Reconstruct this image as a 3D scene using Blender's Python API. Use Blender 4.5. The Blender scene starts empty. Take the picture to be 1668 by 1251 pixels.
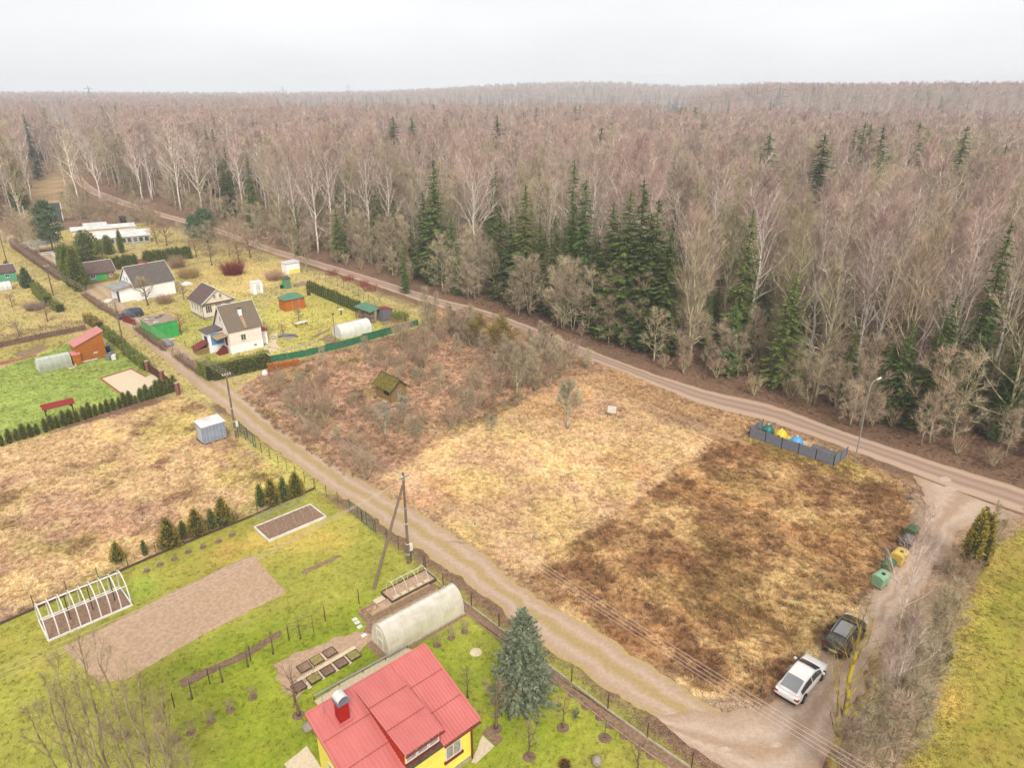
import bpy, math, random
import numpy as np
from mathutils import Vector, Matrix

# ---------------------------------------------------------------- camera, sky, sun, exposure
sc = bpy.context.scene
col = sc.collection
CAM_H = 38.0
FPX, CX, CY, HOR = 1160.0, 834.0, 625.5, 150.0          # lens measured on the 1668 px wide photograph
PITCH = math.atan((CY - HOR) / FPX)
cam_d = bpy.data.cameras.new('camera'); cam = bpy.data.objects.new('camera', cam_d); col.objects.link(cam)
cam.location = (0, 0, CAM_H); cam.rotation_euler = (math.pi / 2 - PITCH, 0, 0)
cam_d.sensor_fit = 'HORIZONTAL'; cam_d.sensor_width = 36.0; cam_d.lens = 36.0 * FPX / 1668.0
cam_d.clip_start = 0.5; cam_d.clip_end = 20000
sc.camera = cam

SUN_EL, SUN_AZ = math.radians(42), math.radians(168)     # azimuth clockwise from +Y: behind the camera, a little to the right
w = bpy.data.worlds.new('World'); sc.world = w; w.use_nodes = True
nt = w.node_tree; N = nt.nodes; N.clear()
out = N.new('ShaderNodeOutputWorld'); bg = N.new('ShaderNodeBackground'); bg.inputs[1].default_value = 0.1
sky = N.new('ShaderNodeTexSky'); sky.sky_type = 'NISHITA'; sky.sun_disc = False
sky.sun_elevation = SUN_EL; sky.sun_rotation = SUN_AZ; sky.air_density = 1; sky.dust_density = 4
tc = N.new('ShaderNodeTexCoord'); mp = N.new('ShaderNodeMapping'); mp.inputs['Scale'].default_value = (1.2, 1.2, 5.0)
nz = N.new('ShaderNodeTexNoise'); nz.inputs['Scale'].default_value = 1.6; nz.inputs['Detail'].default_value = 5
rp = N.new('ShaderNodeValToRGB'); rp.color_ramp.elements[0].position = .3; rp.color_ramp.elements[1].position = .72
rp.color_ramp.elements[0].color = (3.7, 3.71, 3.76, 1); rp.color_ramp.elements[1].color = (4.55, 4.55, 4.58, 1)
mx = N.new('ShaderNodeMixRGB'); mx.inputs[0].default_value = .97                      # a closed cloud deck over the blue
nt.links.new(tc.outputs['Generated'], mp.inputs[0]); nt.links.new(mp.outputs[0], nz.inputs['Vector'])
nt.links.new(nz.outputs['Fac'], rp.inputs[0]); nt.links.new(sky.outputs[0], mx.inputs[1]); nt.links.new(rp.outputs[0], mx.inputs[2])
nt.links.new(mx.outputs[0], bg.inputs[0]); nt.links.new(bg.outputs[0], out.inputs[0])

sd = bpy.data.lights.new('sun', 'SUN'); sd.energy = 1.5; sd.angle = math.radians(25); sd.color = (1, .96, .9)
so = bpy.data.objects.new('sun', sd); col.objects.link(so); so.location = (0, -30, 80)
sv = Vector((math.sin(SUN_AZ) * math.cos(SUN_EL), math.cos(SUN_AZ) * math.cos(SUN_EL), math.sin(SUN_EL)))
so.rotation_euler = (-sv).to_track_quat('-Z', 'Y').to_euler()
vs = sc.view_settings; vs.view_transform = 'Standard'; vs.look = 'None'; vs.exposure = 1.27; vs.gamma = 1; vs.use_curve_mapping = False
sc.cycles.max_bounces = 5; sc.cycles.diffuse_bounces = 2; sc.cycles.glossy_bounces = 2
sc.cycles.transmission_bounces = 3; sc.cycles.transparent_max_bounces = 6; sc.cycles.volume_bounces = 1; sc.cycles.use_adaptive_sampling = True; sc.cycles.adaptive_threshold = .02
sc.cycles.use_denoising = True
try: sc.cycles.denoising_input_passes = 'RGB_ALBEDO_NORMAL'; sc.cycles.denoising_prefilter = 'ACCURATE'
except Exception: pass

# ---------------------------------------------------------------- survey: photograph point -> place on the ground
cp, sp = math.cos(PITCH), math.sin(PITCH)
def ray(px, py):
    a = (px - CX) / FPX; b = -(py - CY) / FPX
    return (a, cp + b * sp, -sp + b * cp)
def g(px, py, z=0.0):
    d = ray(px, py); t = (z - CAM_H) / d[2]
    return Vector((d[0] * t, d[1] * t, z))
def hgt(px, py, pytop):
    p = g(px, py); d = ray(px, pytop); return CAM_H + d[2] * p.y / d[1]
A = math.radians(43.5)                                    # the gardens' grid: x runs away to the right, y along the lane
def uv(u, v, a=math.radians(42)):
    return Vector((u * math.cos(a) - v * math.sin(a), u * math.sin(a) + v * math.cos(a), 0))

def vnoise(x, y, seed=0):
    xi = np.floor(x).astype(np.int64); yi = np.floor(y).astype(np.int64); fx = x - xi; fy = y - yi
    fx = fx * fx * (3 - 2 * fx); fy = fy * fy * (3 - 2 * fy)
    def h(i, j):
        n = (i * 374761393 + j * 668265263 + seed * 974634777) & 0x7fffffff
        n = ((n ^ (n >> 13)) * 1274126177) & 0x7fffffff
        return ((n ^ (n >> 16)) & 0xffff) / 65535.0
    return (h(xi, yi) * (1 - fx) + h(xi + 1, yi) * fx) * (1 - fy) + (h(xi, yi + 1) * (1 - fx) + h(xi + 1, yi + 1) * fx) * fy
def fbm(x, y, s, seed=0, o=4):
    t = 0; a = .5; n = 0
    for k in range(o):
        t = t + a * vnoise(x / s, y / s, seed + k); n += a; a *= .5; s *= .5
    return t / n
def sm(t): t = np.clip(t, 0, 1); return t * t * (3 - 2 * t)
def terrain(x, y):
    x = np.asarray(x, float); y = np.asarray(y, float)
    r = np.hypot(x, y); az = np.degrees(np.arctan2(x, y))
    h = 2 * sm((r - 450) / 700)
    h = h + 17 * sm((r - 700) / 200) * sm((az - 12) / 7)
    h = h + 27 * sm((r - 1200) / 900) * np.exp(-((az - 5) / 11.0) ** 2)
    h = h + 8 * sm((r - 1300) / 900) + 3 * (fbm(x, y, 400, 5, 2) - .5) * sm((r - 600) / 500)
    return h
def inpoly(x, y, poly):
    ins = np.zeros(x.shape, bool); n = len(poly)
    for i in range(n):
        x1, y1 = poly[i][0], poly[i][1]; x2, y2 = poly[i - 1][0], poly[i - 1][1]
        if y1 == y2: continue
        ins ^= ((y1 > y) != (y2 > y)) & (x < (x2 - x1) * (y - y1) / (y2 - y1) + x1)
    return ins

# ---------------------------------------------------------------- materials
KEXP = 1.32
def lin(c): c = c / 255.0; return c / 12.92 if c <= .04045 else ((c + .055) / 1.055) ** 2.4
def S(r, g_, b, k=KEXP): return tuple(min(.82, lin(q) / k) for q in (r, g_, b))
def mat(name, c1, c2=None, scale=6, rough=.85, metal=0, spec=.25, bump=0, detail=4, rnd=0, coord='Object', ramp=(.35, .65), alpha=1, trans=0, bands=None):
    m = bpy.data.materials.new(name); m.use_nodes = True; t = m.node_tree; b = t.nodes['Principled BSDF']
    b.inputs['Roughness'].default_value = rough; b.inputs['Metallic'].default_value = metal
    b.inputs['Specular IOR Level'].default_value = spec
    if trans: b.inputs['Transmission Weight'].default_value = trans
    if alpha < 1: b.inputs['Alpha'].default_value = alpha
    if c2 is None: c2 = tuple(q * .8 for q in c1)
    n = t.nodes.new('ShaderNodeTexNoise'); n.inputs['Scale'].default_value = scale; n.inputs['Detail'].default_value = detail
    co = t.nodes.new('ShaderNodeTexCoord')
    if bands:
        mpp = t.nodes.new('ShaderNodeMapping'); mpp.inputs['Scale'].default_value = bands
        t.links.new(co.outputs[coord], mpp.inputs[0]); t.links.new(mpp.outputs[0], n.inputs['Vector'])
    else: t.links.new(co.outputs[coord], n.inputs['Vector'])
    r = t.nodes.new('ShaderNodeValToRGB'); r.color_ramp.elements[0].position, r.color_ramp.elements[1].position = ramp
    r.color_ramp.elements[0].color = (*c1, 1); r.color_ramp.elements[1].color = (*c2, 1)
    t.links.new(n.outputs['Fac'], r.inputs[0]); last = r.outputs[0]
    if rnd:
        oi = t.nodes.new('ShaderNodeObjectInfo'); hs = t.nodes.new('ShaderNodeHueSaturation')
        m1 = t.nodes.new('ShaderNodeMapRange'); m1.inputs[3].default_value = 1 - rnd; m1.inputs[4].default_value = 1 + rnd
        t.links.new(oi.outputs['Random'], m1.inputs[0]); t.links.new(m1.outputs[0], hs.inputs['Value'])
        ml = t.nodes.new('ShaderNodeMath'); ml.operation = 'MULTIPLY'; ml.inputs[1].default_value = 7.31
        fr = t.nodes.new('ShaderNodeMath'); fr.operation = 'FRACT'
        m2 = t.nodes.new('ShaderNodeMapRange'); m2.inputs[3].default_value = .5 - rnd * .1; m2.inputs[4].default_value = .5 + rnd * .1
        t.links.new(oi.outputs['Random'], ml.inputs[0]); t.links.new(ml.outputs[0], fr.inputs[0]); t.links.new(fr.outputs[0], m2.inputs[0])
        t.links.new(m2.outputs[0], hs.inputs['Hue']); t.links.new(last, hs.inputs['Color']); last = hs.outputs[0]
    t.links.new(last, b.inputs['Base Color'])
    if bump:
        bp = t.nodes.new('ShaderNodeBump'); bp.inputs['Strength'].default_value = bump; bp.inputs['Distance'].default_value = .05
        t.links.new(n.outputs['Fac'], bp.inputs['Height']); t.links.new(bp.outputs[0], b.inputs['Normal'])
    return m
M = {}
def MM(k, *a, **kw): M[k] = mat(k, *a, **kw); return M[k]
MM('bark_birch', S(246, 230, 214), S(190, 164, 146), scale=3, bands=(1, 1, .5), ramp=(.5, .72), rnd=.1)
MM('twig_birch', S(212, 182, 166), S(180, 150, 136), rnd=.2, scale=.4)
MM('limb_birch', S(214, 196, 180), S(180, 158, 142), scale=2)
MM('bark_aspen', S(212, 198, 160), S(128, 114, 84), scale=2, bands=(1, 1, .4), rnd=.25)
MM('twig_aspen', S(214, 194, 162), S(180, 158, 126), rnd=.22, scale=.4)
MM('bark_dark', S(128, 106, 86), S(92, 76, 62), scale=3)
MM('twig_grey', S(204, 174, 142), S(164, 134, 106), rnd=.22, scale=.5)
MM('twig_lichen', S(196, 192, 168), S(150, 142, 112), rnd=.1, scale=1)
MM('moss_bark', S(200, 178, 60), S(134, 112, 76), scale=1.6, ramp=(.42, .6))
MM('moss_twig', S(180, 160, 70), S(140, 118, 84), scale=1.2)
MM('poplar_bark', S(192, 176, 138), S(138, 120, 92), scale=2)
MM('poplar_twig', S(190, 172, 128), S(156, 138, 98), scale=1)
MM('red_twig', S(150, 52, 50), S(112, 40, 42), scale=2)
MM('red_pale', S(176, 92, 82), S(140, 76, 70), scale=2)
MM('straw', S(206, 176, 120), S(170, 140, 92), scale=3, rnd=.1)
MM('spruce', S(128, 144, 70), S(70, 92, 46), rnd=.28, scale=1.6)
MM('spruce_dark', S(84, 100, 66), S(58, 76, 54), rnd=.15, scale=1.6)
MM('pine', S(118, 138, 98), S(80, 104, 72), rnd=.1, scale=1.5)
MM('lichen_bark', S(206, 198, 172), S(150, 138, 112), scale=2)
MM('fruit_bark', S(150, 124, 100), S(112, 90, 72), scale=3)
MM('blue_spruce', S(156, 162, 128), S(80, 92, 68), scale=2.6)
MM('thuja', S(148, 150, 72), S(94, 108, 52), rnd=.14, scale=3)
MM('thuja_gold', S(190, 164, 72), S(128, 120, 56), rnd=.1, scale=2.5)
MM('hedge', S(158, 162, 74), S(104, 118, 54), scale=3)
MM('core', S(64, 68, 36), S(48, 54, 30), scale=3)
MM('hedge_brown', S(158, 128, 104), S(124, 98, 80), scale=3)
MM('wood_pole', S(150, 128, 106), S(112, 94, 78), scale=3, bands=(6, 6, .5))
MM('post_rust', S(120, 76, 56), S(84, 58, 46), scale=6)
MM('post_dark', S(72, 78, 66), S(54, 58, 50), scale=6)
MM('wire', S(214, 190, 172), S(190, 165, 150), rough=.5)
MM('mesh_wire', S(150, 150, 128), S(120, 122, 100), rough=.6)
MM('concrete', S(196, 180, 152), S(166, 150, 126), scale=4, bump=.1)
MM('paving_pale', S(236, 216, 184), S(218, 198, 164), scale=5)
MM('white_paint', S(244, 240, 232), S(226, 220, 208), scale=2, rough=.6)
MM('white_wall', S(252, 246, 240, 1.0), S(244, 236, 228, 1.0), scale=1.2, bump=.05)
MM('cream_wall', S(242, 226, 212, 1.05), S(230, 212, 198, 1.05), scale=1.5, bump=.05)
MM('beige_wall', S(238, 222, 200, 1.05), S(222, 204, 182, 1.05), scale=1.5)
MM('yellow_wall', S(252, 224, 100, 1.05), S(246, 214, 88, 1.05), scale=2, bump=.05)
MM('red_roof', S(218, 124, 117), S(206, 112, 106), scale=.9, rough=.4, spec=.45, bands=(1.5, .6, .6), ramp=(.3, .75), detail=6)
MM('red_side', S(196, 62, 30), S(184, 54, 28), scale=2, rough=.5)
MM('red_chimney', S(186, 34, 24), S(170, 30, 22), scale=3, rough=.6)
MM('maroon', S(136, 56, 46), S(120, 46, 38), scale=4, rough=.6)
MM('pink_roof', S(214, 142, 134), S(204, 130, 124), scale=1, rough=.5)
MM('tile_red', S(170, 60, 58), S(140, 46, 46), scale=9, rough=.7)
MM('slate', S(120, 110, 102), S(96, 86, 80), scale=2.2, bump=.1, bands=(1, 5, 1))
MM('slate_moss', S(124, 112, 100), S(140, 118, 88), scale=1.6, bands=(5, .6, .6), ramp=(.42, .7))
MM('slate_brown', S(120, 98, 92), S(98, 78, 74), scale=2.5, bump=.1)
MM('grey_flat_roof', S(176, 172, 168), S(150, 146, 142), scale=1.4)
MM('white_roof', S(240, 236, 232), S(214, 208, 202), scale=.7, rough=.5)
MM('plank_brown', S(204, 122, 50), S(168, 94, 40), scale=2.5, bands=(.5, .5, 7), ramp=(.3, .7))
MM('plank_orange', S(214, 122, 44), S(184, 98, 34), scale=3, bands=(5, 5, .5))
MM('plank_old', S(178, 150, 90), S(122, 98, 66), scale=4, bands=(6, 6, .6))
MM('board', S(196, 166, 130), S(160, 130, 100), scale=5)
MM('dark_board', S(104, 84, 68), S(80, 64, 52), scale=5)
MM('moss_roof', S(132, 122, 48), S(100, 84, 40), scale=3, bump=.3)
MM('green_paint', S(70, 186, 92), S(58, 168, 82), scale=2, rough=.6)
MM('teal_paint', S(110, 186, 150), S(90, 160, 128), scale=3, rough=.6)
MM('green_roof', S(104, 146, 118), S(84, 124, 100), scale=2, rough=.6)
MM('green_net', S(66, 132, 96), S(48, 108, 78), scale=3, rough=.7)
MM('grey_metal', S(164, 174, 190), S(146, 156, 172), scale=1.5, rough=.45, spec=.5)
MM('grey_metal_light', S(214, 216, 218), S(200, 202, 204), scale=1.5, rough=.45, spec=.5)
MM('slate_panel', S(136, 136, 144), S(122, 122, 130), scale=3, rough=.55)
MM('pothole', S(212, 190, 168), S(198, 172, 148), scale=3)
MM('dark_metal', S(52, 50, 50), S(38, 36, 36), scale=3, rough=.5)
MM('galv', S(186, 182, 174), S(164, 160, 152), scale=4, rough=.4, spec=.5, metal=.3)
MM('glass', (.05, .055, .06), (.035, .04, .045), scale=2, rough=.08, spec=.8)
MM('glass_grey', S(150, 150, 150), S(134, 134, 134), scale=.6, rough=.1, spec=.8)
MM('curtain_glass', S(186, 178, 168), S(150, 144, 138), scale=5, rough=.1, spec=.8)
MM('poly_clear', S(244, 236, 216), S(226, 214, 188), scale=1.2, rough=.22, spec=.8, trans=.22)
MM('poly_white', S(238, 238, 230), S(216, 218, 208), scale=1.2, rough=.35, spec=.5)
MM('poly_green', S(204, 208, 186), S(184, 190, 166), scale=1.2, rough=.3, spec=.5, trans=.3)
MM('car_white', S(246, 242, 236, 1.15), S(240, 236, 230, 1.15), scale=1, rough=.22, spec=.6)
MM('car_grey', S(84, 76, 70), S(76, 68, 62), scale=1, rough=.25, spec=.6, metal=.35)
MM('car_blue', S(58, 66, 90), S(52, 60, 82), scale=1, rough=.3, spec=.6, metal=.2)
MM('tyre', (.02, .02, .02), (.03, .03, .03), rough=.9)
MM('rim', S(150, 148, 146), S(120, 118, 116), rough=.35, metal=.6, spec=.5)
MM('tail_red', S(176, 50, 46), S(150, 36, 34), rough=.25, spec=.6)
MM('plate', S(236, 232, 224), S(226, 222, 214), rough=.5)
MM('chrome', S(210, 208, 206), S(190, 188, 186), rough=.2, metal=.7, spec=.6)
MM('lamp_glass', S(220, 218, 214), S(200, 198, 194), rough=.15, spec=.8)
MM('bin_green', S(40, 122, 108), S(32, 104, 92), scale=2, rough=.4, spec=.4)
MM('bin_yellow', S(244, 212, 44), S(232, 196, 40), scale=2, rough=.4, spec=.4)
MM('bin_blue', S(104, 172, 222), S(88, 156, 208), scale=2, rough=.4, spec=.4)
MM('bin_grey', S(112, 112, 114), S(94, 94, 98), scale=2, rough=.5)
MM('bin_olive', S(96, 108, 58), S(76, 90, 46), scale=2, rough=.5)
MM('bin_mint', S(158, 192, 152), S(140, 172, 136), scale=2, rough=.5)
MM('bin_moss', S(92, 116, 82), S(72, 98, 66), scale=2, rough=.5)
MM('bin_straw', S(236, 208, 104), S(216, 182, 80), scale=2, rough=.5)
MM('soil', S(204, 172, 142), S(180, 148, 118), scale=3.5, bump=.5, detail=8)
MM('soil_dark', S(166, 134, 110), S(136, 106, 86), scale=5, bump=.6, detail=8)
MM('mulch', S(152, 122, 100), S(118, 92, 76), scale=7, bump=.6, detail=8)
MM('veg', S(172, 168, 84), S(134, 112, 74), scale=8, bump=.5, detail=6)
MM('brick_red', S(160, 104, 90), S(130, 84, 74), scale=9, rough=.8)
MM('gate_brown', S(96, 62, 52), S(80, 52, 44), scale=5, rough=.6)
MM('wood_cut', S(206, 134, 70), S(156, 92, 50), scale=7)
MM('wood_grey', S(196, 176, 156), S(128, 106, 90), scale=6)
MM('tarp', S(150, 148, 156), S(116, 112, 122), scale=4, bump=.4)
MM('blue_plastic', S(54, 82, 150), S(48, 74, 136), rough=.4)
MM('red_brick_wall', S(186, 96, 88), S(160, 80, 74), scale=6)
MM('stone', S(178, 166, 148), S(150, 138, 122), scale=5)
MM('lattice', S(150, 152, 156), S(140, 142, 146), rough=.5)

# ---------------------------------------------------------------- mesh helpers
class MB:
    def __init__(s): s.v = []; s.f = []
    def add(s, vs_, fs):
        k = len(s.v); s.v += [tuple(q) for q in vs_]; s.f += [tuple(i + k for i in f) for f in fs]; return s
    def box(s, x0, x1, y0, y1, z0, z1):
        return s.add([(x0, y0, z0), (x1, y0, z0), (x1, y1, z0), (x0, y1, z0), (x0, y0, z1), (x1, y0, z1), (x1, y1, z1), (x0, y1, z1)],
                     [(3, 2, 1, 0), (4, 5, 6, 7), (0, 1, 5, 4), (1, 2, 6, 5), (2, 3, 7, 6), (3, 0, 4, 7)])
    def slab(s, a, b, c, d, t):                                    # four corners of the top face, thickness t downwards along the normal
        a, b, c, d = map(Vector, (a, b, c, d)); n = (b - a).cross(d - a).normalized() * t
        return s.add([a - n, b - n, c - n, d - n, a, b, c, d], [(3, 2, 1, 0), (4, 5, 6, 7), (0, 1, 5, 4), (1, 2, 6, 5), (2, 3, 7, 6), (3, 0, 4, 7)])
    def prism(s, poly, z0, z1):
        n = len(poly)
        return s.add([(p[0], p[1], z0) for p in poly] + [(p[0], p[1], z1) for p in poly],
                     [tuple(range(n - 1, -1, -1)), tuple(range(n, 2 * n))] + [(i, (i + 1) % n, n + (i + 1) % n, n + i) for i in range(n)])
    def wallprism(s, poly, o, e1, e2, d):                          # polygon in plane (e1,e2) extruded along d
        o, e1, e2, d = map(Vector, (o, e1, e2, d)); n = len(poly); f0 = [o + e1 * p[0] + e2 * p[1] for p in poly]
        return s.add(f0 + [q + d for q in f0], [tuple(range(n - 1, -1, -1)), tuple(range(n, 2 * n))] + [(i, (i + 1) % n, n + (i + 1) % n, n + i) for i in range(n)])
    def tube(s, pts, r, n=6, cap=True):
        pts = [Vector(p) for p in pts]; rs = r if isinstance(r, (list, tuple)) else [r] * len(pts); vs_ = []; fs = []
        up0 = None
        for i, p in enumerate(pts):
            d = (pts[min(i + 1, len(pts) - 1)] - pts[max(i - 1, 0)]).normalized()
            if up0 is None: up0 = Vector((0, 0, 1)) if abs(d.z) < .9 else Vector((1, 0, 0))
            a = d.cross(up0)
            if a.length < 1e-4: a = d.cross(Vector((0, 1, .1)))
            a.normalize(); b = d.cross(a)
            for k in range(n):
                t = 2 * math.pi * k / n; vs_.append(p + (a * math.cos(t) + b * math.sin(t)) * rs[i])
        for i in range(len(pts) - 1):
            for k in range(n): fs.append((i * n + k, i * n + (k + 1) % n, (i + 1) * n + (k + 1) % n, (i + 1) * n + k))
        if cap: fs += [tuple(range(n - 1, -1, -1)), tuple((len(pts) - 1) * n + k for k in range(n))]
        return s.add(vs_, fs)
    def lathe(s, prof, n=12, c=(0, 0, 0), sx=1, sy=1):
        vs_ = []; fs = []
        for r, z in prof:
            for k in range(n): t = 2 * math.pi * k / n; vs_.append((c[0] + r * sx * math.cos(t), c[1] + r * sy * math.sin(t), c[2] + z))
        for i in range(len(prof) - 1):
            for k in range(n): fs.append((i * n + k, i * n + (k + 1) % n, (i + 1) * n + (k + 1) % n, (i + 1) * n + k))
        fs += [tuple(range(n - 1, -1, -1)), tuple((len(prof) - 1) * n + k for k in range(n))]
        return s.add(vs_, fs)
    def mesh(s, name, m, smooth=False):
        me = bpy.data.meshes.new(name); me.from_pydata(s.v, [], s.f); me.update()
        if m: me.materials.append(M[m] if isinstance(m, str) else m)
        if smooth: me.polygons.foreach_set('use_smooth', [True] * len(me.polygons))
        return me
    def build(s, name, m, parent=None, smooth=False, loc=None, rz=0):
        o = bpy.data.objects.new(name, s.mesh(name, m, smooth)); col.objects.link(o)
        if parent is not None: o.parent = parent
        if loc is not None: o.location = loc
        if rz: o.rotation_euler = (0, 0, rz)
        return o
def B(*a): return MB().box(*a)
def npmesh(name, v, f, m, smooth=False):
    v = np.asarray(v, np.float32); f = np.asarray(f, np.int32); me = bpy.data.meshes.new(name); k = f.shape[1]
    me.vertices.add(len(v)); me.vertices.foreach_set('co', v.ravel())
    me.loops.add(f.size); me.loops.foreach_set('vertex_index', f.ravel())
    me.polygons.add(len(f)); me.polygons.foreach_set('loop_start', np.arange(0, f.size, k, dtype=np.int32))
    try: me.polygons.foreach_set('loop_total', np.full(len(f), k, np.int32))
    except Exception: pass
    if smooth: me.polygons.foreach_set('use_smooth', np.ones(len(f), bool))
    me.update(); me.validate()
    for q in (m if isinstance(m, (list, tuple)) else [m]): me.materials.append(M[q] if isinstance(q, str) else q)
    return me
def tag(o, label, cat, group=None, kind=None):
    if label: o['label'] = label
    if cat: o['category'] = cat
    if group: o['group'] = group
    if kind: o['kind'] = kind
    return o
def thing(name, label, cat, loc=(0, 0, 0), rz=0, group=None, scale=None):
    o = bpy.data.objects.new(name, None); col.objects.link(o); o.location = loc; o.rotation_euler = (0, 0, rz); o.empty_display_size = .3
    if scale: o.scale = scale
    return tag(o, label, cat, group)
def solo(name, me, label, cat, loc=(0, 0, 0), rz=0, group=None, scale=None, kind=None):
    o = bpy.data.objects.new(name, me); col.objects.link(o); o.location = loc; o.rotation_euler = (0, 0, rz)
    if scale: o.scale = scale
    return tag(o, label, cat, group, kind)
def part(name, me, parent, loc=(0, 0, 0), rz=0):
    o = bpy.data.objects.new(name, me); col.objects.link(o); o.parent = parent; o.location = loc; o.rotation_euler = (0, 0, rz); return o
def struct(o): o['kind'] = 'structure'; return o
# ---------------------------------------------------------------- the ground sheet with its zones
def gp(*px): return [tuple(g(*p)[:2]) for p in px]
Z_FOREST = S(136, 106, 84); Z_BRUSH = S(202, 162, 128); Z_PLOT = S(234, 194, 146); Z_FIELD = S(210, 168, 116)
Z_VERGE = S(200, 162, 118); Z_LEFT = S(222, 186, 140); Z_LAWN = S(172, 168, 74); Z_GREEN = S(168, 182, 92); Z_GARD = S(200, 180, 116)
Z_RLAWN = S(184, 160, 80); Z_STRIP = S(178, 146, 116); Z_OLIVE = S(190, 176, 96)
ZONES = [  # (colour, polygon on the photograph's ground, edge softness in m)
    (Z_GARD, gp((-120, 420), (-60, 368), (40, 388), (120, 372), (240, 362), (330, 385), (430, 412), (560, 455), (690, 505), (680, 535), (440, 600), (380, 650), (330, 660), (250, 640), (0, 740), (-140, 800)), 1.5),
    (S(202, 190, 102), gp((430, 500), (500, 455), (600, 490), (690, 520), (680, 532), (440, 592), (420, 570)), .8),
    (S(194, 184, 100), gp((250, 560), (300, 490), (420, 480), (440, 560), (330, 600)), 1.2),
    (S(214, 188, 120), gp((300, 480), (330, 430), (420, 425), (480, 450), (400, 480)), 1.5),
    (Z_VERGE, gp((690, 495), (900, 560), (1100, 632), (1260, 690), (1400, 745), (1500, 800), (1460, 850), (1380, 770), (1215, 720), (940, 612), (760, 560)), 1.2),
    (Z_BRUSH, gp((385, 640), (440, 602), (680, 540), (760, 500), (900, 562), (1000, 606), (940, 612), (601, 783), (560, 775), (450, 700)), 1.2),
    (Z_PLOT, gp((601, 783), (940, 612), (1182, 717), (848, 950)), 1.8),
    (Z_FIELD, gp((848, 950), (1182, 717), (1215, 722), (1385, 762), (1480, 812), (1480, 870), (1420, 960), (1330, 1055), (1250, 1140), (1150, 1130), (1000, 1040), (870, 965)), 2.0),
    (S(198, 172, 100), gp((1200, 716), (1225, 712), (1390, 752), (1440, 790), (1430, 800), (1360, 775), (1240, 735)), 1.0),
    (Z_LEFT, gp((-200, 800), (0, 732), (290, 648), (330, 660), (400, 730), (505, 795), (0, 1012), (-200, 1100)), .8),
    (S(212, 196, 112), gp((330, 660), (390, 715), (560, 812), (500, 800), (420, 810), (395, 745), (300, 700)), 1.5),
    (S(206, 192, 92), gp((390, 705), (560, 812), (505, 800), (425, 735)), .6),
    (Z_LAWN, gp((-200, 1108), (0, 1018), (505, 797), (560, 830), (720, 945), (900, 1085), (1130, 1251), (1160, 1300), (-300, 1300)), .5),
    (S(152, 162, 50), gp((250, 1080), (420, 1010), (560, 1000), (640, 940), (560, 960), (700, 1010), (880, 1100), (1040, 1251), (300, 1300)), 3.5),
    (S(206, 178, 92), gp((300, 930), (440, 850), (560, 870), (540, 905), (440, 900), (380, 915)), 2.5),
    (S(164, 178, 70), gp((208, 985), (205, 945), (245, 932), (255, 965)), .7),
    (Z_GREEN, gp((-120, 640), (0, 602), (115, 560), (180, 560), (245, 610), (290, 636), (0, 720), (-120, 760)), .6),
    (S(186, 172, 96), gp((0, 596), (0, 572), (100, 545), (115, 560)), .8),
    (Z_RLAWN, gp((1466, 1300), (1500, 1190), (1560, 1010), (1596, 930), (1625, 878), (1668, 862), (1900, 850), (2000, 1300)), .9),
    (S(164, 158, 64), gp((1600, 1080), (1640, 900), (1720, 900), (1720, 1300), (1520, 1300)), 5.0),
    (Z_STRIP, gp((1380, 1300), (1400, 1180), (1450, 1040), (1548, 905), (1560, 850), (1600, 845), (1668, 840), (1700, 850), (1625, 876), (1590, 930), (1552, 1010), (1490, 1190), (1455, 1300)), .8),
    (S(206, 172, 126), gp((40, 345), (46, 285), (62, 262), (104, 262), (112, 300), (125, 345), (80, 372)), 2.5),
    (S(168, 142, 116), gp((1120, 1130), (1250, 1135), (1330, 1050), (1420, 950), (1490, 860), (1478, 800), (1505, 800), (1510, 870), (1440, 970), (1260, 1170), (1150, 1160)), .9),
]
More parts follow.
